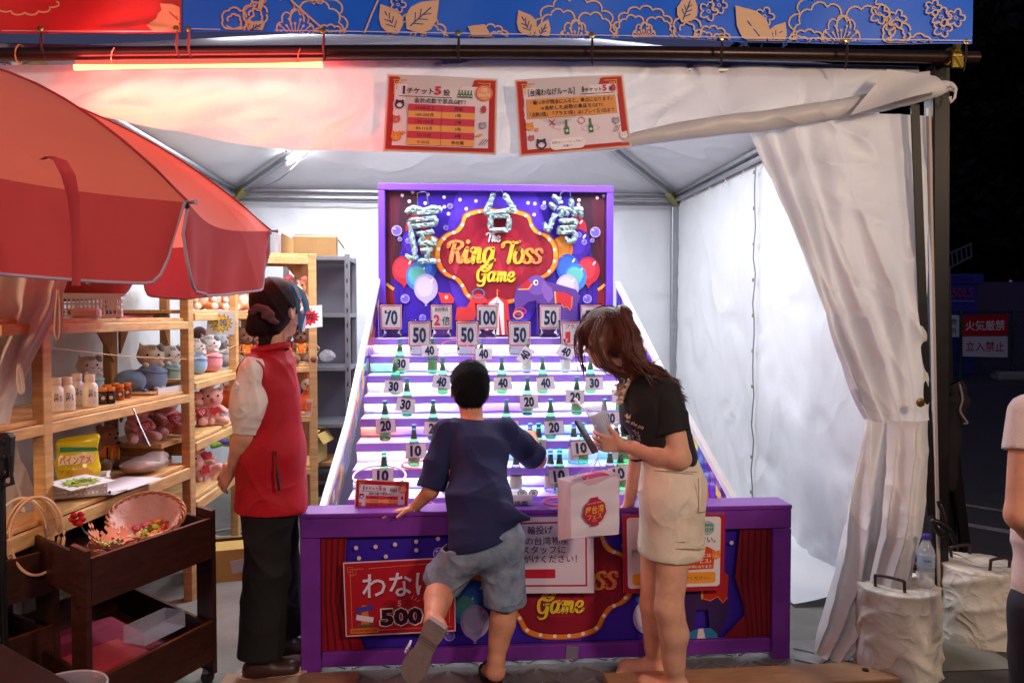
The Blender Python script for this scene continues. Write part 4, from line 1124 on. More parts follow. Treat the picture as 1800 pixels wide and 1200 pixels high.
tinsel('silver tinsel letter at the top middle of the board', [[(848, 125), (822, 200), (800, 262), (900, 258), (1000, 238)], [(925, 130), (965, 190), (1003, 255)], [(826, 285), (826, 388)], [(826, 285), (890, 284), (958, 286)], [(958, 286), (958, 385)], [(826, 388), (958, 385)]], [(850, 120), (880, 104), (900, 98), (925, 128)])
tinsel('silver tinsel letter at the right of the board', [[(1275, 138), (1330, 190)], [(1252, 195), (1295, 235)], [(1212, 335), (1240, 388), (1268, 330), (1290, 262)], [(1308, 232), (1400, 240), (1488, 238)], [(1405, 162), (1410, 220)], [(1345, 240), (1330, 292)], [(1375, 245), (1372, 285)], [(1430, 245), (1430, 290)], [(1470, 245), (1478, 292)],
        [(1320, 320), (1380, 322), (1435, 320), (1430, 358)], [(1318, 370), (1380, 370), (1435, 360)], [(1322, 372), (1326, 402), (1430, 402), (1420, 470), (1362, 448)]], [(1300, 210), (1335, 118), (1365, 104), (1400, 115), (1404, 170)])

PAPC = mat('card_paper', '#ECECF2', rough=.5, translucent=.5)
# ---- cups with numbers
def cup(label, px, row, big, small=None, col=NAVY, bigx=None, tilt=0.0):
    Y = 4.80 if row == 0 else 4.615; zb = ZS[0] if row == 0 else ZS[1]
    p = at(px, 560, Y); t = thing('number_cup', label, 'plastic cup', (p.x, Y, zb + .001), group='clear cups with numbers on the top steps')
    h = .205 if row == 0 else .20
    r0, r1 = .055, .071
    prof = [(0.001, .004), (r0 - .002, .004), (r0, 0), (r0 + (r1 - r0) * .15, h * .15), (r1, h - .006), (r1 + .004, h - .004), (r1 + .004, h), (r1 - .002, h), (r0 - .001, .006)]
    obj('cup', MB().lathe(prof, (0, 0, 0), 28), CLEAR, t, smooth=True)
    W, H = .138, .142; q = Print(.0002)
    def rect_(x0, y0, x1, y1, c):
        n_ = max(1, int((x1 - x0) / .012)); q.raw([(x0 + (x1 - x0) * i / n_, y) for i in range(n_ + 1) for y in (y0, y1)], [(2 * i, 2 * i + 1, 2 * i + 3, 2 * i + 2) for i in range(n_)], c)
    rect_(-W / 2, -H / 2, W / 2, H / 2, PAPC)
    for a in ((-W / 2 + .004, -H / 2 + .004, W / 2 - .004, -H / 2 + .010), (-W / 2 + .004, H / 2 - .010, W / 2 - .004, H / 2 - .004), (-W / 2 + .004, -H / 2 + .010, -W / 2 + .009, H / 2 - .010), (W / 2 - .009, -H / 2 + .010, W / 2 - .004, H / 2 - .010)): rect_(*a, '#C2343C')
    if small: q.text(small, 0, -.045, .026, '#40363C', .02, fit=.085)
    for (s, x, y, sz, f, c) in big: q.text(s, x, y, sz, c, .035, fit=f)
    def curve(p):
        r = r1 - .008 + .004; a = p.x / r * .62
        return Vector((r * 1.55 * math.sin(a), -r * (math.cos(a) - 1) * 1.0 - r - .004 + p.y, p.z))
    q.build('number_sheet', t, 1.0, mtx=Matrix.Translation((0, 0, h * .60)), curve=curve)
N3 = lambda s, f=.085, c=NAVY: [(s, 0, .004, .115, f, c)]
cup('clear cup numbered 70 at the left end of the top step', 689, 0, N3('70', .080))
cup('clear cup with red 2 on the top step, second from left', 776, 0, [('2', -.028, .018, .085, .040, '#B82638'), ('倍', .030, .022, .055, .052, '#3A3540')], '合計得点')
cup('clear cup numbered 100 on the top step', 856, 0, N3('100', .112))
cup('clear cup numbered 50 on the top step in front of the elephant', 965, 0, N3('50', .080))
cup('clear cup half hidden behind the woman\'s hair on the top step', 1036, 0, N3('50', .080))
cup('clear cup numbered 50 at the left end of the second step', 738, 1, N3('50', .080))
cup('clear cup numbered 50 on the second step directly left of the 100 cup', 821, 1, N3('50', .080))
cup('clear cup numbered 50 on the second step right of the 100 cup', 912, 1, N3('50', .080))
cup('clear cup with small writing over a red 1 beside the woman\'s head', 1003, 1, [('1', -.028, .018, .085, .030, '#B82638'), ('投', .030, .022, .055, .052, '#3A3540')], 'プラス')

# ---- bottles with number cards
GL = mat('green_glass', '#8CF0A8', rough=0.05, trans=0.92, ior=1.07, spec=.7)
GLB = mat('clear_glass', '#E4F4EE', rough=0.05, trans=0.95, ior=1.08, spec=.6)
LAB = mat('bottle_label', '#B9C6BE', rough=.5)
LABG = mat('bottle_neck_label', '#3F5A4A', rough=.4)
BP = [(.001, .003), (.022, .0), (.0275, .006), (.0275, .088), (.026, .098), (.016, .125), (.0115, .150), (.0105, .180), (.0125, .182), (.0125, .192), (.0105, .194), (.0085, .194)]
def bottle_proto(m, name):
    t = thing('glass_bottle', 'x', 'bottle', (0, 0, -5))
    obj('glass', MB().lathe(BP, (0, 0, 0), 18), m, t, smooth=True)
    obj('body_label', MB().lathe([(.0279, .022), (.0281, .024), (.0281, .072), (.0279, .074)], (0, 0, 0), 18), LAB if m is GLB else mat('green_label', '#5E8A5A', rough=.5), t, smooth=True)
    obj('neck_label', MB().lathe([(.0168, .127), (.0122, .150), (.0112, .168)], (0, 0, 0), 14), LABG, t, smooth=True)
    return t
protoG = bottle_proto(GL, 'g'); protoC = bottle_proto(GLB, 'c')
used = {'g': False, 'c': False}
def bottle(label, px, step, kind='g', dy=0.0):
    Y = YS[step] + .085 + dy; p = at(px, 600, Y); z = ZS[step] + .001
    src = protoG if kind == 'g' else protoC
    return copy_thing(src, (p.x, Y, z), random.uniform(0, 6), label, 'bottles standing on the steps')
def card(t, num, px, py, tilt=0.0, W=.098, H=.070, Y=None):
    """number card tied to the bottle's neck"""
    loc = t.location; Yc = loc.y - .034; p = at(px, py, Yc)
    q = Print(.0004); q.rect(-W / 2, -H / 2, W / 2, H / 2, PAPC); b_ = .0022
    for a_ in ((-W / 2, -H / 2, W / 2, -H / 2 + b_), (-W / 2, H / 2 - b_, W / 2, H / 2), (-W / 2, -H / 2 + b_, -W / 2 + b_, H / 2 - b_), (W / 2 - b_, -H / 2 + b_, W / 2, H / 2 - b_)): q.rect(*a_, '#C84858')
    q.text(num, 0, 0, .066, NAVY, .045, fit=.052)
    M = Matrix.Translation(p - Vector(loc)) @ Matrix.Rotation(R(-12), 4, 'X') @ Matrix.Rotation(R(tilt), 4, 'Y')
    c = q.build('number_card', t, 1.0, mtx=Matrix.Rotation(-t.rotation_euler.z, 4, 'Z') @ M)
    bk = MB().box((0, .0018, 0), (W, .003, H)); bk.v = [(Matrix.Rotation(-t.rotation_euler.z, 4, 'Z') @ M) @ v for v in bk.v]
    obj('card_back', bk, mat('card_stock', '#EEF0F6', rough=.6, translucent=.6), c)
BL = [  # px, step, kind, number, card x, y, tilt, label
 (703, 2, 'g', '30', 705, 639, 2, 'green bottle on the third step at left, its 30 card partly hidden by another neck'),
 (760, 2, 'g', '40', 755, 616, -5, 'green bottle with 40 card below the leftmost front cup'),
 (846, 2, 'c', '40', 850, 622, -3, 'pale bottle with 40 card directly above the boy\'s head'),
 (926, 2, 'c', '40', 923, 624, -58, 'pale bottle whose 40 card is tilted almost on end'),
 (994, 2, 'c', '40', 995, 618, 20, 'pale bottle with 40 card tilted down to the right under the red 1 cup'),
 (695, 3, 'g', '30', 692, 679, 2, 'green bottle with 30 card, leftmost on the fourth step'),
 (778, 3, 'g', '40', 776, 671, 9, 'green bottle with 40 card at the left of the boy\'s head'),
 (882, 3, 'g', '40', 884, 673, -3, 'green bottle with 40 card at the right of the boy\'s head'),
 (954, 3, 'g', '40', 959, 673, -4, 'green bottle with 40 card midway between the boy and the woman'),
 (1038, 3, 'g', '30', 1045, 673, 0, 'green bottle with 30 card under the woman\'s chin'),
 (715, 4, 'g', '30', 713, 711, 8, 'green bottle with slightly tilted 30 card, left of the boy on the fifth step'),
 (927, 4, 'g', '20', 930, 706, -2, 'green bottle with small 20 card on the fifth step right of the boy'),
 (1014, 4, 'g', '20', 1011, 698, 3, 'green bottle with 20 card above the drink held by the woman'),
 (1092, 4, 'g', '20', 1092, 697, 1, 'green bottle on the fifth step mostly hidden by the woman\'s chest'),
 (676, 5, 'g', '20', 678, 748, -5, 'green bottle with 20 card at the far left end of the sixth step'),
 (761, 5, 'g', '20', 763, 753, 2, 'green bottle with 20 card beside the boy\'s left shoulder'),
 (890, 5, 'g', '20', 895, 750, 3, 'green bottle with card half hidden by the boy\'s right shoulder'),
 (968, 5, 'g', '20', 974, 751, -2, 'green bottle with 20 card straight ahead of the phone'),
 (1063, 5, 'g', '20', 1072, 735, 1, 'green bottle behind the plastic cup in the woman\'s hand'),
 (727, 6, 'g', '10', 731, 792, -1, 'green bottle with 10 card standing inside a pink ring'),
 (947, 6, 'g', '10', 943, 785, 3, 'green bottle with 10 card above the boy\'s raised elbow'),
 (932, 6, 'c', None, 0, 0, 0, 'clear bottle directly left of the green one above the boy\'s elbow'),
 (1025, 6, 'g', '10', 1022, 787, -4, 'green bottle with 10 card behind the phone hand'),
 (1009, 6, 'c', None, 0, 0, 0, 'clear bottle directly left of the green one behind the phone hand'),
 (1098, 6, 'g', None, 0, 0, 0, 'green bottle on the seventh step against the woman\'s shirt front'),
 (1084, 6, 'c', None, 0, 0, 0, 'clear bottle on the seventh step against the woman\'s shirt front'),
 (674, 7, 'g', '10', 673, 836, 0, 'green bottle with 10 card under a hanging white ring behind the small poster'),
 (984, 7, 'g', '10', 983, 836, -6, 'green bottle with 10 card above the paper bag'),
 (968, 7, 'c', None, 0, 0, 0, 'clear bottle directly left of the green one above the paper bag'),
 (1092, 7, 'g', '10', 1088, 832, -10, 'green bottle with 10 card behind the woman\'s forearm'),
 (1073, 7, 'c', None, 0, 0, 0, 'clear bottle with the 10 card behind the woman\'s forearm'),
 (786, 7, 'c', '10', 780, 820, 0, 'clear bottle hidden behind the boy\'s left sleeve'),
 (907, 7, 'c', None, 0, 0, 0, 'clear bottle standing just right of the boy\'s waist'),
]
for px, st, k, num, cx, cy, tl_, lab in BL:
    b = bottle(lab, px, st, k)
    if num: card(b, num, cx, cy, tl_, *( (.098, .068) if st > 2 else (.094, .066)))

for pt_ in (protoG, protoC):
    for ch in list(pt_.children): bpy.data.objects.remove(ch)
    bpy.data.objects.remove(pt_)
# ---- tossing rings
def ringt(label, c, r, col, rot=(0, 0, 0), tr=.004):
    t = thing('toss_ring', label, 'ring', tuple(c), rot=rot, group='rings tossed on the steps')
    obj('hoop', MB().tube([(r * math.cos(a), r * math.sin(a), 0) for a in [2 * PI * k / 40 for k in range(40)]], tr, 8, closed=True), col, t, smooth=True)
PINKR = mat('pink_ring', '#E86A8A', rough=.3, translucent=.3); WHR = mat('white_ring', '#E4E6EA', rough=.3)
p = at(745, 815, YS[6] + .08); ringt('pink ring lying around the 10 bottle left of the boy', (p.x, YS[6] + .075, ZS[6] + .006), .105, PINKR)
p = at(795, 865, YS[7] + .05); ringt('pink ring leaning over the lowest step behind the boy', (p.x, YS[7] + .0, ZS[7] + .004), .11, PINKR, (R(10), 0, 0))
p = at(667, 836, YS[7] + .04); ringt('white ring hung over a bottle behind the small poster', (p.x, YS[7] + .04, p.z), .115, WHR, (R(12), 0, 0), .005)
p = at(800, 626, 4.46); ringt('faint pink ring caught on the third step above the boy\'s head', (p.x, 4.46, p.z), .10, PINKR, (R(62), R(25), 0), .003)
p = atz(985, 902, .662); ringt('pink ring sticking out behind the paper bag on the counter', (p.x + .03, 3.20, .668), .075, PINKR, (0, 0, 0), .005)

# ================================================================ counter
cw = thing('game_counter', 'low purple counter with circus artwork front, facing the players', 'counter', (0.4, 3.2, 0))
L0, R0 = -0.588, 1.40; Yc0, Yc1 = 3.14, 3.285; HT = 0.652
def K_(n, mb, m, **k): return obj(n, mb, m, cw, world=True, **k)
K_('top_board', MB().box(((L0 + R0) / 2, (Yc0 + Yc1) / 2, HT - .009), (R0 - L0, Yc1 - Yc0, .018), None, .003), PUR)
K_('front_rail', MB().box(((L0 + R0) / 2, Yc0 + .022, HT - .0575), (R0 - L0 - .004, .036, .078), None, .003), PUR)
for x in (L0 + .0405, R0 - .0405): 
    K_('leg', MB().box((x, Yc0 + .021, (HT - .098) / 2), (.077, .038, HT - .098), None, .003), PUR)
    K_('leg', MB().box((x, Yc1 - .03, (HT - .02) / 2), (.06, .04, HT - .02), None, .003), PUR)
K_('bottom_rail', MB().box(((L0 + R0) / 2, Yc0 + .023, .069), (R0 - L0 - .164, .030, .060), None, .003), PUR)
K_('panel', MB().box(((L0 + R0) / 2, Yc0 + .046, (HT + .05) / 2 - .03), (R0 - L0 - .15, .006, HT - .14)), mat('navy_board', '#1C1648', rough=.4))
iw = R0 - L0 - .162; zt, zb2 = HT - .0975, .100
kc = iw / 1605.0 * .98
Yf = Yc0 + .041
cxw = at(1000, 1060, Yf)       # plaque centre in the picture
ox = cxw.x - (L0 + R0) / 2 - .02
Tc = lambda x, y: ((x - 862) * kc * 1.0 + ox * .0 + .055, (y - 905) * kc + 0.0)
hh = (zt - zb2)
# the artwork runs upward behind the rail; only its lower half shows
base_y = 985
kc = .000685
Tc = lambda x, y: ((x - 862) * kc + cxw.x - (L0 + R0) / 2 - .03, (y - 925) * kc)
pr = Clip(0.00008, -iw / 2, -hh, iw / 2, 0)
circus_art(pr, -iw / 2, -hh, iw / 2, 0, Tc, full=False, curtains=False)
for px_, py_ in ((627, 960), (661, 958), (695, 954), (732, 949), (732, 964), (632, 978), (679, 975), (770, 944), (1283, 951), (1303, 951), (1333, 944), (1327, 972), (1060, 950), (800, 950)):
    w_ = at(px_, py_, Yf); pr.dots([(w_.x - (L0 + R0) / 2, zb2 - w_.z)], .0085, '#D8C0C8', 12)
pr.poly([(-iw / 2, 0), (-iw / 2, -hh), (-iw / 2 + .10, -hh), (-iw / 2 + .085, -.2), (-iw / 2 + .17, 0)], '#8A1420')
for k in range(4): pr.stroke([(-iw / 2 + .02 + .024 * k, -hh), (-iw / 2 + .015 + .02 * k, -.2), (-iw / 2 + .025 + .03 * k, -.002)], .009, '#5E0E1C')
pr.poly([(iw / 2, 0), (iw / 2, -hh), (iw / 2 - .13, -hh), (iw / 2 - .15, -.25), (iw / 2 - .10, -.1), (iw / 2 - .2, 0)], '#7C1622')
for k in range(5): pr.stroke([(iw / 2 - .015 - .026 * k, -hh), (iw / 2 - .02 - .026 * k, -.25), (iw / 2 - .012 - .02 * k, -.002)], .009, '#541020')
# big elephant side on the right
pr.poly([(.50, -.30), (.53, -.36), (.58, -.38), (.63, -.34), (.66, -.28), (.72, -.24), (.74, -.12), (.70, -.02), (.66, -.02), (.65, -.12), (.60, -.12), (.59, -.002), (.53, -.002), (.54, -.15)], '#3A2058')
pr.poly([(.62, -.30), (.70, -.29), (.735, -.26), (.73, -.17), (.71, -.15), (.69, -.18), (.66, -.16), (.625, -.17)], '#B82A20'); pr.stroke([(.622, -.30), (.625, -.165)], .008, '#E8A030'); pr.stroke([(.625, -.168), (.66, -.158), (.69, -.175), (.712, -.148), (.732, -.17)], .005, '#E06A30')
pr.poly([(.56, -.002), (.575, -.03), (.60, -.04), (.66, -.045), (.69, -.02), (.69, -.002)], '#2F78A8'); pr.poly([(.605, -.002), (.61, -.042), (.63, -.044), (.64, -.002)], '#D8C8D0')
pr.build('front_artwork', cw, 1.0, mtx=Matrix.Translation(((L0 + R0) / 2, Yf, zb2)), world=True)
# clear cover and scuffed tape on the lower rail
tpz = at(1006, 1146, Yc0); K_('tape', MB().box((tpz.x, Yc0 + .004, .068), (.05, .003, .056), rotm(0, R(6), 0)), mat('cloudy_tape', '#8A7A98', rough=.3, alpha=.7))

# ---- posters ----
def poster(name, label, cat, quad, Y, art, W, H, parent_loc=None, tiltx=0.0):
    """quad: photo px of TL, TR, BR, BL; sheet hung at depth Y"""
    P = [at(x, y, Y) for x, y in quad]; c = (P[0] + P[1] + P[2] + P[3]) / 4
    t = thing(name, label, cat, tuple(c))
    def mapuv(u, v):
        a = P[0].lerp(P[1], u); b = P[3].lerp(P[2], u); p = a.lerp(b, v); return p + Vector((0, -.012 * math.sin(PI * u) * tiltx - .006 * math.sin(5 * u + 3 * v) * abs(tiltx), 0))
    q = Print(); art(q)
    vs = [mapuv(x / W, y / H) + Vector((0, -.003 - z * .00012, 0)) - c for x, y, z in q.v]
    me = mesh_from('printed_face', vs, q.f)
    for m in q.mats: me.materials.append(m)
    me.polygons.foreach_set('material_index', q.m); link('printed_face', me, t)
    bkv = MB().grid([[mapuv(i / 10, j / 8) - c for i in range(11)] for j in range(9)])
    obj('laminate', bkv, mat('laminate', '#D4CCD0', rough=.15), t)
    return t
def border_art(q, W, H):
    q.rect(0, 0, W, H, '#D9C6C8'); q.rect(.015 * W, .02 * H, .985 * W, .98 * H, '#D9772E'); q.rect(.024 * W, .034 * H, .976 * W, .966 * H, '#B4242E'); q.rect(.075 * W, .12 * H, .925 * W, .92 * H, '#E6DCE6')
    for x, s in ((.06 * W, 1), (.94 * W, -1)):
        for a, b in (((0, .07), (.12, .07)), ((.02, .10), (.08, .10)), ((.01, .06), (.01, .26)), ((.03, .09), (.03, .2))):
            q.stroke([(x + s * a[0] * W, a[1] * H), (x + s * b[0] * W, b[1] * H)], .008 * W, '#E0A050')
def tiny_bottle(q, x, y, h, c='#3C7A4C'):
    q.poly([(x - h * .06, y - h), (x + h * .06, y - h), (x + h * .07, y - h * .6), (x + h * .15, y - h * .45), (x + h * .15, y), (x - h * .15, y), (x - h * .15, y - h * .45), (x - h * .07, y - h * .6)], c); q.ell(x, y - h * .25, h * .1, h * .09, '#D8E4D0', 10)
def critter(q, x, y, r, c, c2):
    q.ell(x, y, r, r * .95, c, 16); q.ell(x - r * .6, y - r * .8, r * .3, r * .3, c, 10); q.ell(x + r * .6, y - r * .8, r * .3, r * .3, c, 10); q.ell(x, y + r * .15, r * .6, r * .5, c2, 12); q.dots([(x - r * .3, y - r * .05), (x + r * .3, y - r * .05)], r * .1, '#30222A', 6)
def art_price(q):
    W, H = 190, 140; border_art(q, W, H)
    q.text('1', 30, 28, 20, '#33232B', .03, sx=1.1); q.text('チケット', 58, 29, 12, '#33232B', .04); q.text('5', 88, 27, 20, '#C8304A', .04, sx=1.2); q.text('投', 103, 30, 12, '#33232B', .04)
    q.stroke([(22, 39), (112, 39)], .9, '#33232B')
    for k in range(5): tiny_bottle(q, 124 + k * 5.2, 38, 14)
    q.text('会計点数で景品GET！', 92, 46, 9.5, '#2A2030', .05)
    for k, (a, b) in enumerate((('210点以上', '特賞'), ('160-200点', '1等'), ('120-150点', '2等'), ('80-110点', '3等'), ('30-70点', '4等'), ('0-20点', '参加賞'))):
        y = 53 + k * 12.4; q.rect(39, y, 152, y + 12, '#CC3A58' if k % 2 == 0 else '#EBAA5E'); q.text(a, 67, y + 6.2, 7.4, '#40202A', .04); q.text(b, 124, y + 6.2, 7.4, '#40202A', .04)
    q.stroke([(95.5, 53), (95.5, 127)], .6, '#7A3038'); 
    q.ell(167, 28, 15, 15, '#E6A06A', 24); q.ring(167, 28, 13, 14.2, '#C8303A'); q.text('1回', 167, 23, 8, '#F6E0D0', .03); q.text('500円', 167, 32, 8, '#F6E0D0', .03)
    critter(q, 24, 55, 8, '#3A3348', '#E8E4EC'); critter(q, 20, 82, 6.5, '#C85A5A', '#D88070'); critter(q, 21, 113, 9, '#E88A3A', '#F0A458'); critter(q, 33, 106, 3, '#E88A3A', '#F0A458')
    q.ell(167, 58, 4.5, 7, '#C03A3A', 14); critter(q, 166, 88, 6, '#9A9AA8', '#B8B8C4'); q.stroke([(155, 108), (165, 104)], 3.5, '#E0A040')
    for k in range(3): q.stroke([(161 + k * 4, 124), (169 + k * 4, 112)], .8, '#55505A')
def art_rules(q):
    W, H = 190, 134; border_art(q, W, H)
    q.text('［台湾わなげルール］', 62, 25, 13, '#2A2030', .045, sx=.72); q.text('1', 117, 24, 13, '#2A2030', .05); q.text('チケット', 135, 25, 8, '#2A2030', .05); q.text('5', 155, 23, 14, '#C8304A', .05); q.text('投', 166, 25, 8, '#2A2030', .05); q.stroke([(112, 32), (172, 32)], .8, '#2A2030')
    q.rect(18, 36, 172, 70, '#DE9850')
    for k, s in enumerate(('・輪っかが完全に入ると、得点になります♪', '→合計した点数の景品をGET!!', '「点数2倍」「プラス1投」は1プレイ各1回まで')): q.text(s, 95, 42.5 + k * 10.5, 8.2, '#3A2430', .045, fit=(142, 108, 146)[k])
    q.stroke([(54, 74), (64, 84)], 1.6, '#B83040'); q.stroke([(64, 74), (54, 84)], 1.6, '#B83040'); q.ring(109, 79, 5, 6, '#B83040')
    tiny_bottle(q, 83, 102, 26); tiny_bottle(q, 124, 102, 26); q.ring(72, 86, 12, 12.8, '#8A8A98', 24, .5); q.ring(124, 94, 14, 14.8, '#8A8A98', 24, .35)
    q.rrect(52, 108, 112, 128, 9, '#F2EEF4'); q.text('台湾の夜市気分を楽しんでね〜！', 82, 115, 4.6, '#40303A', .04, fit=52); q.text('好運〜！', 82, 122, 4.6, '#40303A', .04)
    critter(q, 38, 116, 9, '#3A3348', '#E8E4EC'); critter(q, 20, 84, 7, '#E8923A', '#F0A458'); critter(q, 32, 90, 3, '#E8923A', '#F0A458'); critter(q, 22, 104, 5, '#B85A6A', '#C87A80'); critter(q, 168, 84, 6, '#9A9AA8', '#B8B8C4'); critter(q, 178, 112, 7, '#E0D8DC', '#ECE4E8'); q.ell(170, 24, 4, 6.5, '#C03A3A', 14)
    for k in range(3): q.stroke([(161 + k * 3.5, 104), (167 + k * 3.5, 92)], .8, '#55505A')
poster('price_poster', 'laminated red bordered price table hanging left on the valance', 'poster', [(681, 131), (875, 139), (872, 273), (673, 266)], 3.30, art_price, 190, 140, tiltx=.5)
poster('rules_poster', 'laminated red bordered rules sheet hanging right on the valance, tilted', 'poster', [(904, 141), (1095, 131), (1110, 259), (913, 276)], 3.30, art_rules, 190, 134, tiltx=.5)
poster('price_poster', 'small red bordered price table standing on the counter left of the boy\'s hand', 'poster', [(626, 841), (720, 846), (717, 904), (622, 904)], 3.27, lambda q: art_price(q), 190, 120, tiltx=.1)
# posters taped on the counter front
def art_wanage(q):
    W, H = 197, 127
    q.rect(0, 0, W, H, '#D8B8C4'); q.rect(2, 2, W - 2, H - 2, '#A8182A')
    for a in (((18, 12), (36, 12)), ((44, 12), (150, 9)), ((12, 22), (12, 116)), ((186, 20), (186, 112)), ((60, 118), (190, 118))): q.stroke(a, .8, '#D88A60')
    for (x, y, s) in ((8, 8, 8), (12, 12, 10), (10, 16, 7)): q.stroke([(x, y), (x + s, y), (x + s, y + s), (x, y + s)], .7, '#D88A60', closed=True)
    q.text('わなげ', 101, 44, 48, '#6A1420', .085, fit=139); q.text('わなげ', 100, 42, 47, '#D8CCE4', .07, fit=136)
    q.text('1回', 78, 74, 13, '#7A1C28', .03); q.text('5', 97, 74, 14, '#E88A9A', .05); q.text('投', 112, 74, 13, '#7A1C28', .03)
    for k in range(3): q.stroke([(118 + k * 5, 68 + k * 2), (122 + k * 6, 62 + k * 4)], .8, '#E0B0A0')
    q.text('500', 100, 97, 38, '#E0D4E0', .075, fit=80); q.text('500', 100, 97, 36, '#33101E', .05, fit=75); q.text('円', 155, 97, 22, '#E0D4E0', .05)
    q.poly([(30, 74), (40, 74), (44, 108), (28, 108)], '#C8703A'); q.stroke([(20, 83), (50, 78)], 9, '#4A3A9A'); q.stroke([(20, 94), (50, 100)], 9, '#D8D2E4')
    q.text('台湾祭り', 36, 109, 8, '#3A6A4A', .04); q.rrect(8, 113, 60, 122, 3, '#C8702A'); q.text('TAIWAN MATSURI', 34, 117.5, 5.5, '#A02820', .03, fit=46)
poster('ring_toss_poster', 'red poster with white lettering and 500 on the left of the counter front', 'poster', [(603, 988), (800, 978), (801, 1108), (608, 1118)], 3.125, art_wanage, 197, 127, tiltx=.1)
def art_staff(q):
    W, H = 172, 126
    q.rect(0, 0, W, H, '#D9CBDC'); q.rect(8, 8, W - 12, H - 11, '#B02038'); q.rect(11, 11, W - 15, H - 14, '#D6C8DA')
    q.text('輪投げ', 78, 21, 15, '#4A3038', .04); q.text('景品の台湾物産', 74, 39, 14, '#4A3038', .04, fit=108); q.text('はスタッフに', 76, 54, 14, '#4A3038', .04, fit=92); q.text('お声がけください！', 80, 69, 14, '#4A3038', .04, fit=124)
    q.rrect(26, 86, 104, 101, 2, '#B8203A')
poster('staff_notice', 'white notice with red frame line hanging behind the boy and the paper bag', 'notice', [(870, 910), (1043, 906), (1044, 1041), (872, 1042)], 3.115, art_staff, 172, 126, tiltx=.1)
def art_qr(q):
    W, H = 182, 138
    q.rect(0, 0, W, H, '#A81E34'); q.rrect(8, 5, W - 8, H - 8, 6, '#E2DAE0')
    q.rrect(14, 60, 34, 68, 2, '#D8C8CC'); q.text('読み取り', 24, 64, 4.6, '#50404A', .03, fit=16)
    q.rrect(16, 104, W - 16, 124, 5, '#EE9A30'); q.text('スタッフまでお声がけください。', 95, 114, 7, '#8A5020', .03, fit=120)
    q.ell(150, 25, 13, 13, '#9CBAB0', 22); q.text('所要時間', 150, 20, 5, '#30404A', .03); q.text('約2分', 150, 28, 9, '#30404A', .04)
    q.text('ください。', 140, 46, 12, '#3A2A30', .05); q.poly([(110, 66), (125, 62), (150, 58), (164, 66), (162, 98), (112, 100)], '#D04A26')
    q.text('した方には', 138, 74, 8, '#F2E4DC', .03); q.text('サービス♪', 138, 84, 9, '#F2E4DC', .04); q.text('お得になります!', 138, 94, 6, '#F2E4DC', .03)
    critter(q, 166, 74, 8, '#E87A3A', '#F0A060')
poster('survey_poster', 'red framed survey poster behind the woman\'s legs on the counter front', 'poster', [(1093, 904), (1275, 902), (1272, 1036), (1096, 1042)], 3.12, art_qr, 182, 138, tiltx=.1)
# little ticket stand behind the boy on the counter
tk = thing('ticket_box', 'small white ticket box with two round blue cards behind the boy', 'ticket box', tuple(at(915, 905, 3.25)))
b0 = at(905, 905, 3.25)
obj('box', MB().box(b0 + Vector((0, 0, .045)), (.14, .05, .09), None, .004), mat('white_card', '#D8D0DC', rough=.5), tk, world=True)
q = Print(.0003); q.text('引換券', .01, -.052, .03, '#4A3A60', .03, fit=.085); q.text('1枚 100円', .01, -.02, .022, '#4A3A60', .03, fit=.1)
q.build('lettering', tk, 1.0, mtx=Matrix.Translation(b0 + Vector((0, -.027, 0))), world=True)
for k, (x, s) in enumerate(((918, '特'), (938, '賞'))):
    c = at(x, 866, 3.23); q = Print(.0004); q.ell(0, 0, .019, .016, '#3A4AA8', 24); q.ell(0, 0, .016, .013, '#DDE6F0', 24); q.text(s, 0, 0, .018, '#6A7480', .01)
    q.build('round_card', tk, 1.0, mtx=Matrix.Translation(c), world=True)
# ================================================================ wooden shelves at the left
def shelf_unit(label, pts_front, depth_dir, depth, posts, levels, x_ext=0.0, loc=None, legs_h=None, gus=True, railm=PINEX):
    A, B = Vector(pts_front[0]), Vector(pts_front[1]); D = Vector(depth_dir).normalized() * depth
    d = (B - A).normalized()
    t = thing('wooden_shelf', label, 'shelf', (A.x, A.y, 0))
    W = lambda n, mb, m=PINE: obj(n, mb, m, t, world=True)
    for (P, h, w) in posts:
        q = A + d * P
        W('post', MB().bar((q.x, q.y, 0), (q.x, q.y, h), .045, w, (d.x, d.y, 0), .003))
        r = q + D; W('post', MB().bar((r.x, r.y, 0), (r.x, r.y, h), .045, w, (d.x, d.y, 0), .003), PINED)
    L = (B - A).length
    ang = math.atan2(d.y, d.x)
    for z, t0 in levels:
        nb = 3
        for k in range(nb):
            s = (k + .5) / nb; c = A + d * ((L - x_ext) / 2) + D * s
            M = rotm(0, 0, ang)
            W('shelf_board', MB().box((c.x, c.y, z - .009), (L + x_ext + .02, depth / nb - .004, .018), M, .002), PINEX)
        c = A + d * ((L - x_ext) / 2) - D.normalized() * .012
        W('front_batten', MB().box((c.x, c.y, z - .018 - t0 / 2), (L + x_ext, .020, t0), rotm(0, 0, ang), .003), PINEX)
        c = A + d * (L / 2) + D
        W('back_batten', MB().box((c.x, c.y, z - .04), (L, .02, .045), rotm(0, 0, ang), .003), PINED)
    if gus:
        for z, t0 in levels:
            for P, sg in ((0.03, 1), (L - .03, -1)):
                q = A + d * P + D * .93; e = d * sg
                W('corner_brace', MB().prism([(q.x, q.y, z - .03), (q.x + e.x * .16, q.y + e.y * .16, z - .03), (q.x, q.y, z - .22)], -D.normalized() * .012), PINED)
    return t
SA, SB = at(74, 700, 3.0), at(330, 700, 4.07)
SAx = (SA.x, SA.y, 0); SBx = (SB.x, SB.y, 0)
dA = (Vector(SBx) - Vector(SAx)).normalized(); nA = Vector((-dA.y, dA.x, 0))
LA = (Vector(SBx) - Vector(SAx)).length
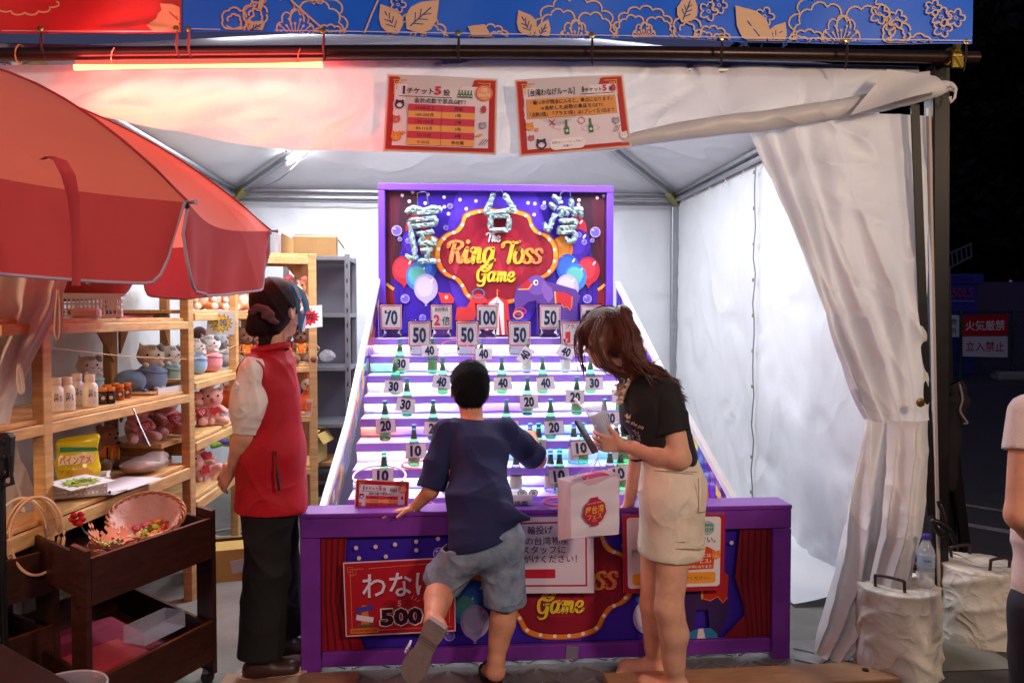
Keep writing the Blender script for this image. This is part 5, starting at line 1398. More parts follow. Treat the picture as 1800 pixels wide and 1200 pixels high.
shelf_unit('pine shelf with the white bottles, nearest to the left curtain', (SAx, SBx), nA, .40, [(0, 1.42, .05), (LA, 1.66, .055)], [(1.64, .04), (1.415, .038), (1.055, .04), (.690, .055)], x_ext=.22)
SC2 = at(412, 700, 4.85); SCx = (SC2.x, SC2.y, 0)
dB = (Vector(SCx) - Vector(SBx)).normalized(); nB = Vector((-dB.y, dB.x, 0)); LB = (Vector(SCx) - Vector(SBx)).length
o_ = dB * .06
shelf_unit('pine shelf with cat plushes and pink pigs in the middle of the left side', ((SBx[0] + o_.x, SBx[1] + o_.y, 0), SCx), nB, .40, [(LB - .06, 1.78, .05)], [(1.78, .04), (1.455, .038), (1.105, .038), (.80, .045), (.50, .05)])
SD = at(416, 700, 5.10), at(556, 700, 5.22)
sd = (Vector((SD[1].x, SD[1].y, 0)) - Vector((SD[0].x, SD[0].y, 0))); LC = sd.length
shelf_unit('pine shelf with brown bears behind the staff member', ((SD[0].x, SD[0].y, 0), (SD[1].x, SD[1].y, 0)), Vector((-sd.y, sd.x, 0)), .38, [(LC - .02, 1.82, .05)], [(1.82, .05), (1.455, .035), (1.115, .035), (.80, .04), (.46, .04)])
# pale back board of the shelves seen between the posts is the tent wall itself; strings run across the shelves
def string(label, a, b, sag=.01):
    tag(obj('string', MB().tube(catmull([a, (a + b) / 2 - Vector((0, 0, sag)), b], 6), .0022, 5), mat('twine', '#B99A78', rough=.8)), label, 'string')
string('thin string stretched across the shelf above the white bottles', at(74, 668, 2.98) + Vector((0, 0, .12)), at(330, 631, 4.05))
string('thin string stretched across in front of the brown bears', at(416, 618, 5.05), at(560, 618, 5.17))
string('thin string stretched across in front of the pink pigs', at(335, 632, 4.1), at(416, 606, 4.85))

def on_A(px, z, off=.12):     # a point on shelf unit A: px seen, height z, distance behind the front edge
    a = Vector(SAx) + nA * off
    # intersect the view ray column px with the line a + d*s
    best = None
    r = at(px, 553, 1.0) - _C; rx = r.x / r.y
    s = (rx * a.y - a.x) / (dA.x - rx * dA.y); p = a + dA * s; return Vector((p.x, p.y, z))
def on_B(px, z, off=.12):
    a = Vector(SBx) + nB * off; r = at(px, 553, 1.0) - _C; rx = r.x / r.y
    s = (rx * a.y - a.x) / (dB.x - rx * dB.y); p = a + dB * s; return Vector((p.x, p.y, z))
def on_C(px, z, off=.12):
    a = Vector((SD[0].x, SD[0].y, 0)); n = Vector((-sd.y, sd.x, 0)).normalized(); d = sd.normalized(); a = a + n * off
    r = at(px, 553, 1.0) - _C; rx = r.x / r.y
    s = (rx * a.y - a.x) / (d.x - rx * d.y); p = a + d * s; return Vector((p.x, p.y, z))

# grey steel rack and its boxes
rk = thing('steel_rack', 'grey slotted steel rack with dark sides behind the wooden shelf', 'rack', (-.9, 6.0, 0))
ra, rb = at(505, 700, 5.75).x, at(612, 700, 5.75).x
for x in (ra, rb):
    for y in (5.75, 6.15): obj('post', MB().box((x, y, .93), (.035, .035, 1.86), None, .002), STEEL, rk, world=True)
for z in (1.845, 1.44, 1.06, .655, .25): obj('rack_shelf', MB().box(((ra + rb) / 2, 5.95, z - .015), (rb - ra + .03, .43, .03), None, .003), STEEL, rk, world=True)
for k in range(16): obj('slot', MB().box((rb, 5.731, .2 + k * .105), (.009, .003, .03)), BLACK, rk, world=True)
obj('back_sheet', MB().box(((ra + rb) / 2, 6.18, .93), (rb - ra, .01, 1.8)), mat('grey_sheet', '#6E6B74', rough=.7), rk, world=True)
def carton(label, c, size, rz, flaps=True, m=CARD, h=None):
    t = thing('cardboard_box', label, 'cardboard box', tuple(c), rz)
    w, d, hh = size
    for (x, y, sx, sy) in ((0, -d / 2, w, .005), (0, d / 2, w, .005), (-w / 2, 0, .005, d), (w / 2, 0, .005, d)): obj('side', MB().box((x, y, hh / 2), (sx, sy, hh)), m, t)
    obj('base', MB().box((0, 0, .003), (w, d, .005)), m, t)
    if flaps:
        obj('flap', MB().box((0, -d / 2 - .0 + d * .2, hh + .012), (w, d * .42, .004), rotm(R(10), 0, 0)), m, t)
        obj('flap', MB().box((w / 2 + .03, 0, hh - .03), (.004, d, .08), rotm(0, R(-35), 0)), m, t)
        obj('flap', MB().box((0, d / 2 - d * .2, hh + .02), (w, d * .4, .004), rotm(R(-14), 0, 0)), m, t)
    return t
p = at(553, 452, 5.85); carton('open cardboard box on top of the steel rack', (p.x, 5.9, 1.848), (.30, .26, .13), R(6))
t = thing('paper_roll', 'pale rolled cardboard and metal sheet on top of the rack beside the box', 'roll', tuple(at(497, 452, 5.8)))
obj('roll', MB().lathe([(.05, 0), (.055, .005), (.055, .16), (.05, .165)], (-.03, 0, .0), 18), mat('silver_tin', '#B8B8BC', rough=.3, metal=.6), t)
obj('bent_card', MB().grid([[Vector((.0 + .09 * u, -.05 - .04 * math.sin(u * 2.6), .0 + .17 * v - .05 * u * v)) for u in [k / 8 for k in range(9)]] for v in (0, .5, 1)]), CARD, t, smooth=True)
p = at(528, 845, 5.6); carton('open yellowish cardboard box on the low stand behind the staff member', (p.x + .0, 5.7, .40), (.27, .25, .20), R(-8), m=mat('yellow_card', '#B89A55', rough=.75))
p = at(400, 1012, 4.9); p.z = 0; p = atz(395, 1020, 0.0)
bx = carton('yellow brown cardboard box on the floor under the shelves', (p.x, p.y + .1, 0), (.34, .26, .17), R(14), m=mat('yellow_card', '#B89A55'))
obj('address_label', MB().box((.06, -.135, .085), (.10, .002, .07), rotm(0, R(-8), 0)), mat('paper_label', '#B9BCC0', rough=.6), bx)
# low wooden stand at the back with a green plush on it
st = thing('wooden_stool', 'low wooden stand with splayed leg behind the staff member', 'stool', tuple(atz(560, 893, 0)))
q0 = at(548, 817, 5.75)
obj('seat', MB().box((q0.x, 5.85, .375), (.42, .34, .03), None, .004), PINED, st, world=True)
for sx in (-1, 1):
    for sy in (-1, 1): obj('leg', MB().bar((q0.x + sx * .17, 5.85 + sy * .13, .37), (q0.x + sx * .2, 5.85 + sy * .15, 0), .04, .04, bev=.003), PINED, st, world=True)

# ================================================================ plush animals
def plushmat(n, c, c2=None): return mat('plush_' + n, c, rough=.95, sheen=.6, noise=.12, nscale=60, bump=.7, bscale=420, bdist=.003)
EYE = mat('bead_eye', '#0C0A0C', rough=.1)
def eyes(t, L, r=.008):
    for c in L: obj('eye', MB().ball(c, r, 8), EYE, t, smooth=True)
def proto(name, label, cat, loc=(0, 0, 0), group=None): return thing(name, label, cat, loc, group=group)
def solid(t, name, fn, m, h=.006, label=None, wr=None):
    s = Solid(); fn(s); return link(name, s.mesh(name, h, m, wr), t, label)

def heart_pts(w):
    P = []
    for k in range(24):
        a = 2 * PI * k / 24; P.append((w * 16 * math.sin(a) ** 3 / 17, 0, w * (13 * math.cos(a) - 5 * math.cos(2 * a) - 2 * math.cos(3 * a) - math.cos(4 * a)) / 17))
    return P
def make_pink(snout=True):   # faces -Y, height about .21
    P1 = plushmat('pink', '#E08E86'); P2 = plushmat('pale_pink', '#EDB4A8')
    t = proto('plush_bear', 'x', 'plush toy')
    def f(s):
        s.ell((0, 0, .065), (.055, .05, .065), .01); s.ell((0, -.005, .150), (.058, .052, .052), .012)
        for sg in (-1, 1):
            s.cap((sg * .045, -.02, .095), (sg * .04, -.075, .075), .018, .017, .008)
            s.cap((sg * .035, -.03, .03), (sg * .055, -.085, .025), .026, .024, .01)
            s.ell((sg * .042, 0, .198), (.018, .01, .02), .006)
    solid(t, 'body', f, P1)
    solid(t, 'muzzle', lambda s: s.ell((0, -.048, .138), (.027, .022, .02), .005), P2, .005)
    for sg in (-1, 1): solid(t, 'paw', lambda s: s.ell((sg * .058, -.100, .026), (.020, .012, .020), .003), P2, .005)
    h = MB().prism([(x, -.098, z + .085) for x, _, z in heart_pts(.034)], (0, .026, 0)); obj('heart', h, mat('red_felt', '#B8162A', rough=.7, sheen=.4), t)
    q = Print(.0003); q.stroke([(v[0], -v[2]) for v in heart_pts(.018)], .0028, '#F0C8CC', closed=True); q.text('Love', 0, 0, .012, '#F0C8CC', .02, rot=-.2); q.build('heart_print', t, 1.0, mtx=Matrix.Translation((0, -.099, .084)))
    eyes(t, [(-.024, -.052, .160), (.024, -.052, .160)], .0065)
    return t
def make_corgi():
    O = plushmat('orange', '#E08644'); Wt = plushmat('white', '#E9DCCB')
    t = proto('plush_dog', 'x', 'plush toy')
    def f(s):
        s.ell((0, 0, .065), (.052, .048, .065), .01); s.ell((0, 0, .155), (.055, .05, .05), .012)
        for sg in (-1, 1):
            s.cap((sg * .045, -.01, .10), (sg * .055, -.055, .065), .017, .016, .008); s.cap((sg * .03, -.03, .03), (sg * .05, -.07, .022), .024, .022, .01)
            s.ell((sg * .045, .005, .208), (.020, .012, .028), .008, M=rotm(0, sg * R(25), 0))
    solid(t, 'body', f, O)
    def w(s):
        s.ell((0, -.034, .140), (.030, .032, .028), .01); s.cap((0, -.046, .15), (0, -.040, .195), .012, .006, .006); s.ell((0, -.022, .07), (.038, .035, .05), .01)
        for sg in (-1, 1): s.ell((sg * .056, -.066, .062), (.018, .015, .018), .004); s.ell((sg * .052, -.085, .022), (.022, .014, .022), .004)
    solid(t, 'white_patch', w, Wt)
    obj('nose', MB().ball((0, -.068, .150), .007, 8), EYE, t, smooth=True); eyes(t, [(-.026, -.046, .168), (.026, -.046, .168)], .007)
    q = Print(.0003)
    q.stroke([(-.012, -.008), (.012, .008)], .005, '#D8C8B8'); q.dots([(-.013, -.011), (-.015, -.005), (.013, .011), (.015, .005)], .004, '#D8C8B8'); q.build('bone_patch', t, 1.0, mtx=Matrix.Translation((0, -.059, .08)))
    return t
def make_cat(tubcol, headcol='#E9E4DA', name='blue'):
    t = proto('plush_cat', 'x', 'plush toy'); Wt = plushmat('cat_' + headcol[1:], headcol)
    def tub(s):
        s.ell((0, 0, .058), (.064, .058, .060), .01); s.ell((0, 0, .03), (.055, .05, .032), .02)
    solid(t, 'tub', tub, plushmat(name, tubcol))
    obj('tub_rim', MB().tube([(.059 * math.cos(a), .053 * math.sin(a), .086 + .005 * math.sin(2 * a)) for a in [2 * PI * k / 28 for k in range(28)]], .007, 8, closed=True), plushmat(name, tubcol), t, smooth=True)
    def head(s):
        s.ell((0, 0, .150), (.056, .05, .048), .01)
        for sg in (-1, 1): s.cap((sg * .035, 0, .185), (sg * .043, 0, .205), .013, .004, .008); s.ell((sg * .03, -.058, .115), (.014, .012, .012), .004)
    solid(t, 'head', head, Wt)
    G = plushmat('grey_patch', '#8B8B90')
    solid(t, 'ear_patch', lambda s: s.ell((.036, -.012, .180), (.020, .030, .018), .004), G, .005)
    eyes(t, [(-.022, -.049, .155), (.022, -.050, .155)], .005)
    for sg in (-1, 1): obj('cheek', MB().ball((sg * .033, -.043, .140), (.007, .003, .005), 8), mat('pink_cheek', '#E8A098', rough=.9), t, smooth=True)
    obj('mouth', MB().tube([(-.008, -.0515, .143), (-.004, -.0525, .139), (0, -.0525, .143), (.004, -.0525, .139), (.008, -.0515, .143)], .0012, 5), EYE, t)
    for k in (-1, 0, 1): obj('stripe', MB().tube([(k * .009, -.043, .178), (k * .008, -.03, .190)], .0018, 5), G, t)
    return t
def make_bear():
    Bn = plushmat('brown', '#7E4A2C'); t = proto('plush_bear', 'x', 'plush toy')
    def f(s):
        s.ell((0, 0, .07), (.058, .05, .065), .01); s.ell((0, 0, .165), (.055, .05, .05), .012); s.ell((0, -.042, .150), (.026, .022, .02), .008)
        for sg in (-1, 1):
            s.cap((sg * .05, 0, .11), (sg * .09, -.03, .085), .022, .02, .008); s.cap((sg * .035, -.03, .03), (sg * .075, -.085, .025), .028, .027, .01); s.ell((sg * .045, 0, .208), (.02, .012, .02), .006)
    solid(t, 'body', f, Bn)
    solid(t, 'vest', lambda s: s.ell((0, 0, .078), (.0625, .0545, .052), .004), mat('orange_felt', '#E8681E', rough=.8, sheen=.3))
    for sg in (-1, 1):
        obj('vest_stripe', MB().tube([(sg * .02, -.052, .118), (sg * .022, -.0565, .085), (sg * .02, -.052, .045)], .005, 6), mat('yellow_felt', '#E8C838', rough=.8), t, smooth=True)
        obj('vest_stripe', MB().tube([(sg * .034, -.044, .112), (sg * .037, -.048, .085), (sg * .034, -.044, .052)], .004, 6), mat('navy_felt', '#26306A', rough=.8), t, smooth=True)
    eyes(t, [(-.022, -.048, .175), (.022, -.048, .175)], .006); obj('nose', MB().ball((0, -.064, .155), .007, 8), EYE, t, smooth=True)
    return t
def make_pig():
    P1 = plushmat('pig_pink', '#E6A49A'); P2 = plushmat('pig_snout', '#DB7E78'); t = proto('plush_pig', 'x', 'plush toy')
    def f(s):
        s.ell((0, 0, .06), (.055, .05, .06), .01); s.ell((0, -.005, .150), (.060, .054, .054), .012)
        for sg in (-1, 1):
            s.cap((sg * .045, -.02, .09), (sg * .06, -.07, .075), .018, .017, .008); s.cap((sg * .035, -.03, .03), (sg * .06, -.08, .025), .027, .024, .01); s.cap((sg * .04, -.01, .195), (sg * .052, -.03, .205), .014, .008, .006)
    solid(t, 'body', f, P1)
    solid(t, 'snout', lambda s: s.cap((0, -.05, .142), (0, -.068, .142), .017, .015, .004), P2, .005)
    h = MB().prism([(x, -.095, z + .085) for x, _, z in heart_pts(.032)], (0, .024, 0)); obj('heart', h, mat('red_felt', '#B8162A'), t)
    eyes(t, [(-.026, -.054, .163), (.026, -.054, .163)], .0065)
    return t
def make_duck():
    t = proto('plush_duck', 'x', 'plush toy'); O = plushmat('duck_orange', '#E85E1E')
    solid(t, 'body', lambda s: (s.ell((0, 0, .05), (.06, .05, .05), .01), s.cap((0, 0, .08), (0, -.01, .12), .025, .02, .01)), O)
    solid(t, 'head', lambda s: s.ell((0, -.01, .145), (.036, .034, .034), .005), plushmat('white', '#E9DCCB'))
    obj('beak', MB().lathe([(.016, 0), (.012, .012), (.001, .02)], (0, -.042, .14), 10, rotm(PI / 2, 0, 0)), O, t, smooth=True)
    solid(t, 'crest', lambda s: s.cap((0, 0, .175), (0, .0, .195), .010, .014, .005), O, .005); eyes(t, [(-.018, -.038, .152), (.018, -.038, .152)], .005)
    return t
def make_lump(name, label, col, cn):
    t = proto(name, 'x', 'plush toy')
    solid(t, 'body', lambda s: (s.ell((0, 0, .06), (.07, .06, .06), .01), s.ell((-.03, -.01, .12), (.045, .045, .04), .015), s.ell((.04, -.02, .11), (.04, .04, .035), .015), s.cap((.03, -.04, .03), (.08, -.07, .02), .02, .02, .01), s.cap((-.03, -.04, .03), (-.08, -.07, .02), .02, .02, .01)), plushmat(cn, col))
    eyes(t, [(-.04, -.052, .13), (.035, -.058, .12)], .006)
    return t
PROT = {}
def plush(kind, fn, p, rz, label, group, scale=1.0, rot=None):
    if kind not in PROT:
        t = fn(); PROT[kind] = t; t['label'] = label; t['group'] = group
        t.location = p; t.rotation_euler = rot or (0, 0, rz); t.scale = (scale,) * 3; return t
    return copy_thing(PROT[kind], p, rz, label, group, rot=rot, scale=scale)
G1 = 'plush toys on the wooden shelves'
# top shelf corgis
plush('corgi', make_corgi, on_B(353, 1.457, .10), R(38), 'orange and white dog plush at the left end of the top shelf', G1, .92)
plush('corgi', make_corgi, on_B(378, 1.457, .10), R(25), 'orange and white dog plush, second on the top shelf, showing its bone patch', G1, .92)
plush('corgi', make_corgi, on_C(428, 1.457, .12), R(20), 'orange and white dog plush half behind the umbrella edge', G1, .9)
plush('corgi', make_corgi, on_C(523, 1.457, .12), R(18), 'orange and white dog plush with pink bow right of the staff member\'s head', G1, .98)
b_ = on_C(523, 1.457, .12); tag(obj('pink_bow', MB().ball((b_.x - .045, b_.y - .06, b_.z + .215), (.03, .012, .02), 10).ball((b_.x + .05, b_.y - .06, b_.z + .205), (.018, .012, .014), 10), mat('pink_felt', '#E87A88', rough=.8), smooth=True), 'pink bow on the dog plush right of the staff member', 'bow')
# cats
plush('cat_blue', lambda: make_cat('#7E9CC0', '#E8D8B4', 'blue'), on_A(264, 1.058, .14), R(30), 'plush with cream head in a blue tub, left of the tall post', G1, 1.15)
plush('cat_green', lambda: make_cat('#93B2AE', '#E4DFD6', 'sea_green'), on_A(298, 1.058, .16), R(40), 'grey and white cat plush in a sea green tub', G1, 1.08)
rl_ = thing('plush_roll', 'pale blue rounded plush lying behind the blue tub cat', 'plush toy', tuple(on_A(228, 1.058, .2)), group=G1)
solid(rl_, 'body', lambda s: s.ell((0, 0, .055), (.075, .06, .055), .01), plushmat('blue', '#7E9CC0'))
plush('cat_sky', lambda: make_cat('#86A9D2', '#ECE7DF', 'sky_blue'), on_B(342, 1.108, .10), R(35), 'white striped cat plush in a light blue tub, right of the tall post', G1, .98)
plush('cat_pink', lambda: make_cat('#E0858E', '#ECE7DF', 'rose'), on_B(368, 1.108, .07), R(18), 'white cat plush in a pink tub at the front of the shelf', G1, 1.05)
plush('cat_grey', lambda: make_cat('#B8AFAF', '#A9A8AC', 'dove'), on_B(392, 1.108, .14), R(10), 'grey cat plush behind the pink tub', G1, 1.0)
plush('cat_white', lambda: make_cat('#8FA8A8', '#E6E2D8', 'mist'), on_A(155, 1.058, .26), R(40), 'white plush with black stripes behind the jars', G1, .95)
tag(link('dark_plush', (lambda s: (s.ell(tuple(on_B(350, 1.30, .25)), (.05, .04, .06), .01), s)[1].mesh('dark_plush', .007, plushmat('dark_red', '#4A1A1C')))(Solid())), 'dark maroon plush peeking over the cats behind the 2 sign', 'plush toy')
# pink bears and pigs
plush('pink', make_pink, on_A(237, .695 + .12, .20), R(45), 'pink bear plush holding a red heart, left one behind the metal rod', G1, 1.0)
plush('pink', make_pink, on_A(287, .695 + .12, .16), R(48), 'pink bear plush holding a red heart, right of the metal rod', G1, 1.12)
plush('pink', make_pink, on_A(265, .695 + .12, .30), R(60), 'pink bear plush at the back between the two heart bears', G1, .95)
stp = thing('shelf_step', 'pine board under the pink bears on the low shelf', 'board', tuple(on_A(262, .80, .2)))
obj('board', MB().box(on_A(262, .80, .22), (.42, .34, .02), rotm(0, 0, math.atan2(dA.y, dA.x))), PINEX, stp, world=True)
for k in (-1, 1): obj('block', MB().box(on_A(262, .74, .22) + dA * k * .17, (.04, .3, .10), rotm(0, 0, math.atan2(dA.y, dA.x))), PINED, stp, world=True)
plush('pink', make_pink, on_B(341, .803, .16), R(40), 'pink bear plush pressed against the post beside the smiling pig', G1, .95)
plush('pig', make_pig, on_B(370, .803, .08), R(25), 'smiling pink pig plush holding a red heart on the middle shelf', G1, 1.02)
plush('duck', make_duck, on_B(366, .803, .30), R(15), 'orange and white bird plush behind the smiling pig', G1, 1.3)
plush('duck', make_duck, on_B(396, .803, .22), R(20), 'orange and white bird plush at the right end of the pig shelf', G1, 1.1)
plush('pig', make_pig, on_B(345, .503, .16), 0, 'pink pig plush slumped at the left of the lowest shelf', G1, 1.05, rot=(R(-25), R(12), R(60)))
plush('pig', make_pig, on_B(372, .503, .06), 0, 'pink pig plush lying at the front of the lowest shelf', G1, .95, rot=(R(-12), R(-50), R(40)))
plush('purple', lambda: make_lump('plush_octopus', 'x', '#7A4AC0', 'violet'), on_B(372, .503 + .10, .24), R(20), 'purple plush at the back of the lowest shelf', G1, .95)
plush('green', lambda: make_lump('plush_frog', 'x', '#8CC83A', 'lime'), on_B(396, .503 + .08, .16), R(10), 'lime green plush at the back of the lowest shelf', G1, .95)
# brown bears
for px, rz, s, l in ((432, 25, 1.05, 'brown bear plush in an orange vest at the left end of its row'), (497, 12, 1.05, 'brown bear plush in an orange vest right beside the staff member\'s collar'), (530, 5, 1.08, 'brown bear plush in an orange vest nearest the right shelf post'), (455, 10, 1.0, 'brown bear plush in an orange vest behind the staff member\'s bun')):
    plush('bear', make_bear, on_C(px, 1.118, .10), R(rz), l, G1, s)
plush('duck', make_duck, on_C(538, .803, .12), R(25), 'orange and white bird plush in a clear bag by the right shelf post', G1, 1.15)
plush('bear', make_bear, on_A(185, .70, .30), R(60), 'brown bear plush behind the yellow candy bag', G1, .95)
p = at(545, 815, 5.7); plush('green', None, (p.x, 5.7, .392), R(-20), 'green plush lying on the low wooden stand', G1, .85)

# ---- goods on the shelves
BOT = mat('milk_white_bottle', '#DCCFC4', rough=.35, sss=.1)
def milk(label, px, off, first=[None]):
    p = on_A(px, 1.057, off)
    if first[0]: return copy_thing(first[0], p, random.uniform(.3, .9), label)
    t = thing('drink_bottle', label, 'bottle', p, .6, group='white drink bottles on the shelf'); first[0] = t
    obj('bottle', MB().lathe([(.001, 0), (.026, 0), (.029, .004), (.029, .078), (.026, .090), (.017, .100), (.016, .104)], (0, 0, 0), 22), BOT, t, smooth='auto')
    obj('cap', MB().lathe([(.0185, .102), (.0195, .104), (.0195, .128), (.018, .131), (.0001, .131)], (0, 0, 0), 20), mat('cream_cap', '#D9BFAE', rough=.4), t, smooth='auto')
    q = Print(.0002); q.text('台', -.003, -.024, .017, '#2A2228', .02); q.text('梅', -.003, -.006, .019, '#2A2228', .02); q.text('酒', .013, -.004, .010, '#5A5058', .01); q.text('飲', .013, -.016, .009, '#5A5058', .01); q.rect(-.012, .018, .012, .0195, '#6A6068'); q.rect(-.010, .023, .010, .024, '#6A6068')
    q.build('printed_label', t, 1.0, mtx=Matrix.Translation((0, 0, .042)), curve=lambda p: Vector((.0293 * math.sin(p.x / .0293), -.0293 * math.cos(p.x / .0293) + p.y, p.z)))
    return t
milk('white drink bottle nearest the front, right one of the four', 156, .04)
milk('white drink bottle, second from the left at the front', 115, .05)
milk('white drink bottle at the far left, half turned away', 96, .07)
milk('white drink bottle at the back of the four', 133, .13)
def jar(label, px, off, body, first={}):
    p = on_A(px, 1.057, off)
    if body in first: return copy_thing(first[body], p, random.uniform(.3, .9), label)
    t = thing('spice_jar', label, 'jar', p, .5, group='small jars with orange lids'); first[body] = t
    obj('jar', MB().lathe([(.001, 0), (.017, 0), (.019, .004), (.019, .045), (.015, .051), (.015, .053)], (0, 0, 0), 18), mat('jar_' + body[1:], body, rough=.12, spec=.7), t, smooth='auto')
    obj('lid', MB().lathe([(.0172, .052), (.0182, .054), (.0182, .066), (.017, .068), (.0001, .068)], (0, 0, 0), 18), mat('orange_lid', '#C8701E', rough=.35), t, smooth='auto')
    q = Print(.0002); q.rect(-.012, -.012, .012, .012, '#3A2420'); q.dots([(0, 0)], .008, '#C8B090'); q.build('jar_label', t, 1.0, mtx=Matrix.Translation((0, 0, .026)), curve=lambda p: Vector((p.x, -.0192 + p.y * 1.0, p.z)))
    return t
for k, (px, off, b) in enumerate(((178, .05, '#1A1210'), (192, .03, '#141414'), (208, .07, '#9A4A18'), (221, .09, '#8A3A14'), (186, .12, '#1A1210'), (200, .14, '#9A4A18'))):
    jar(('dark spice jar, leftmost at the front', 'black spice jar at the front of the jar group', 'amber spice jar, third from the left', 'amber spice jar at the right end', 'dark spice jar at the back left', 'amber spice jar at the back right')[k], px, off, b)
# flat tray of trinkets
ty = thing('trinket_tray', 'small wooden tray with a white front edge and plastic trinkets beside the jars', 'tray', tuple(on_A(270, 1.057, .1)), math.atan2(dA.y, dA.x))
obj('tray', MB().box((0, 0, .005), (.30, .16, .008)), PINEX, ty); obj('front_edge', MB().box((.01, -.085, .014), (.28, .006, .028)), mat('white_edge', '#D8D0C8', rough=.5), ty)
for k, (x, y, r, c) in enumerate(((-.09, .0, .016, '#3A78C8'), (-.06, .03, .014, '#4A88D0'), (-.02, -.02, .022, '#9A98A8'), (.01, .0, .02, '#56607A'), (.035, -.02, .018, '#C8CCD4'))): obj('trinket', MB().ball((x, y, .018), (r, r * .8, r * .5), 8), mat('trinket_' + c[1:], c, rough=.3), ty, smooth=True)
obj('white_pouch', MB().ball((.09, .03, .018), (.045, .03, .011), 12), mat('pouch', '#DAD6D2', rough=.5), ty, smooth=True)
# white basket on the upper shelf
def basket(t, w, d, h, m, nx=16, ny=7, r=.0):
    for (ax, L, off) in (('x', w, -d / 2), ('x', w, d / 2), ('y', d, -w / 2), ('y', d, w / 2)):
        mb = MB(); n = nx if ax == 'x' else ny
        for row in range(3):
            z = h * (.12 + row * .24)
            pos = (0, off, z) if ax == 'x' else (off, 0, z)
            mb.box(pos, (L, .003, .006) if ax == 'x' else (.003, L, .006))
        pos = (0, off, h * .9) if ax == 'x' else (off, 0, h * .9)
        mb.box(pos, (L + .004, .003, h * .2) if ax == 'x' else (.003, L + .004, h * .2))
        for k in range(n + 1):
            x = -L / 2 + L * k / n; pos = (x, off, h * .42) if ax == 'x' else (off, x, h * .42)
            mb.box(pos, (.005, .0032, h * .8) if ax == 'x' else (.0032, .005, h * .8))
        obj('lattice_side', mb, m, t)
    obj('rim', MB().box((0, -d / 2 - .005, h), (w + .03, .012, .008)).box((0, d / 2 + .005, h), (w + .03, .012, .008)).box((-w / 2 - .005, 0, h + .0005), (.012, d, .007)).box((w / 2 + .005, 0, h + .0005), (.012, d, .007)), m, t)
    obj('bottom', MB().box((0, 0, .004), (w, d, .005)), m, t)
WPL = mat('white_plastic', '#DCD9DE', rough=.35)
bk = thing('plastic_basket', 'white lattice plastic basket on the upper shelf of the left unit', 'basket', tuple(on_A(158, 1.417, .14)), math.atan2(dA.y, dA.x) - R(62))
basket(bk, .245, .16, .098, WPL)
for k in range(9):
    c = ('#C03A5A', '#E0A030', '#3A4A6A', '#D86A3A', '#E8E0D0')[k % 5]; obj('candy', MB().ball((-.1 + k * .025, -.05 + .03 * (k % 3), .024), (.014, .012, .010), 8), mat('candy_' + c[1:], c, rough=.3), bk, smooth=True)
wb = thing('white_box', 'small white rounded box in front of the lattice basket', 'box', tuple(on_A(152, 1.417, .035)), R(8)); obj('box', MB().box((0, 0, .020), (.105, .05, .040), None, .010), WPL, wb)
st_ = on_A(205, 1.421, .06); en_ = on_A(268, 1.421, .10)
tag(obj('pink_stick', MB().tube([st_, en_], [.006, .003], 8), mat('pink_plastic', '#E04A86', rough=.3)), 'pink plastic stick lying on the upper shelf', 'stick')
# low shelf: yellow candy bag in a basket, clear bags, rod, papers
cb = thing('candy_bag', 'yellow candy bag with red lettering standing in a basket on the low shelf', 'candy bag', tuple(on_A(132, .70, .10)), R(22))
YEL = mat('yellow_foil', '#E2C41E', rough=.22, spec=.7, bump=.35, bscale=22, bdist=.01)
def bagf(s): s.ell((0, 0, .09), (.082, .045, .085), .01); s.ell((0, 0, .16), (.080, .036, .07), .03); s.cap((-.06, 0, .225), (.07, .004, .235), .006, .006, .02); s.cap((-.06, 0, .20), (.065, 0, .208), .012, .012, .03)
link('foil_bag', (lambda s: (bagf(s), s)[1])(Solid()).mesh('foil_bag', .006, YEL, (.012, 26, (.3, 0, 1), 2.)), cb)
q = Print(.0004); q.poly([(-.06, -.07), (.07, -.06), (.075, -.045), (-.062, -.05)], '#2E7A50'); q.poly([(-.068, -.03), (.06, -.04), (.06, .0), (-.066, .0)], '#F0DCA8'); q.text('パインアメ', -.006, -.018, .036, '#C81E24', .06, fit=.112)
q.text('パインアップル', -.02, .006, .012, '#7A5A30', .03); q.text('アメ', -.045, .030, .022, '#C81E24', .04); q.ell(.02, .045, .038, .030, '#EAB04A', 20); q.stroke([(-.015, .02), (.05, .07)], .003, '#F6E0B0'); q.stroke([(.05, .02), (-.01, .07)], .003, '#F6E0B0')
q.build('bag_print', cb, 1.0, mtx=Matrix.Translation((0, -.062, .13)), curve=lambda p: Vector((p.x, p.y + 2.6 * p.x * p.x + .3 * max(0, p.z), p.z)))
b2 = thing('plastic_basket', 'low white perforated basket around the yellow candy bag', 'basket', tuple(on_A(134, .698, .09)), R(22))
basket(b2, .20, .13, .072, WPL, 14, 9)
FILM = mat('clear_film', '#E4E2E4', rough=.08, alpha=.32, spec=1.0, bump=.8, bscale=25, bdist=.02)
pb = thing('plastic_bag', 'crumpled clear plastic bag with brown snacks on the low shelf', 'plastic bag', tuple(on_A(250, .70, .08)), R(60))
link('film', (lambda s: (s.ell((0, 0, .035), (.12, .085, .036), .01), s.ell((.08, .02, .05), (.06, .05, .03), .02), s)[2])(Solid()).mesh('film', .006, FILM, (.016, 45, (.3, .5, 1), 5.)), pb)
link('snacks', (lambda s: (s.ell((-.02, 0, .025), (.10, .065, .025), .01), s)[1])(Solid()).mesh('snacks', .007, mat('snack_brown', '#9A6A4A', rough=.8, noise=.3, nscale=60), (.006, 50, (0, 0, 1), 3.)), pb)
ro = thing('metal_rod', 'shiny metal rod leaning diagonally in front of the pink bears', 'rod', tuple(at(262, 785, 3.5)))
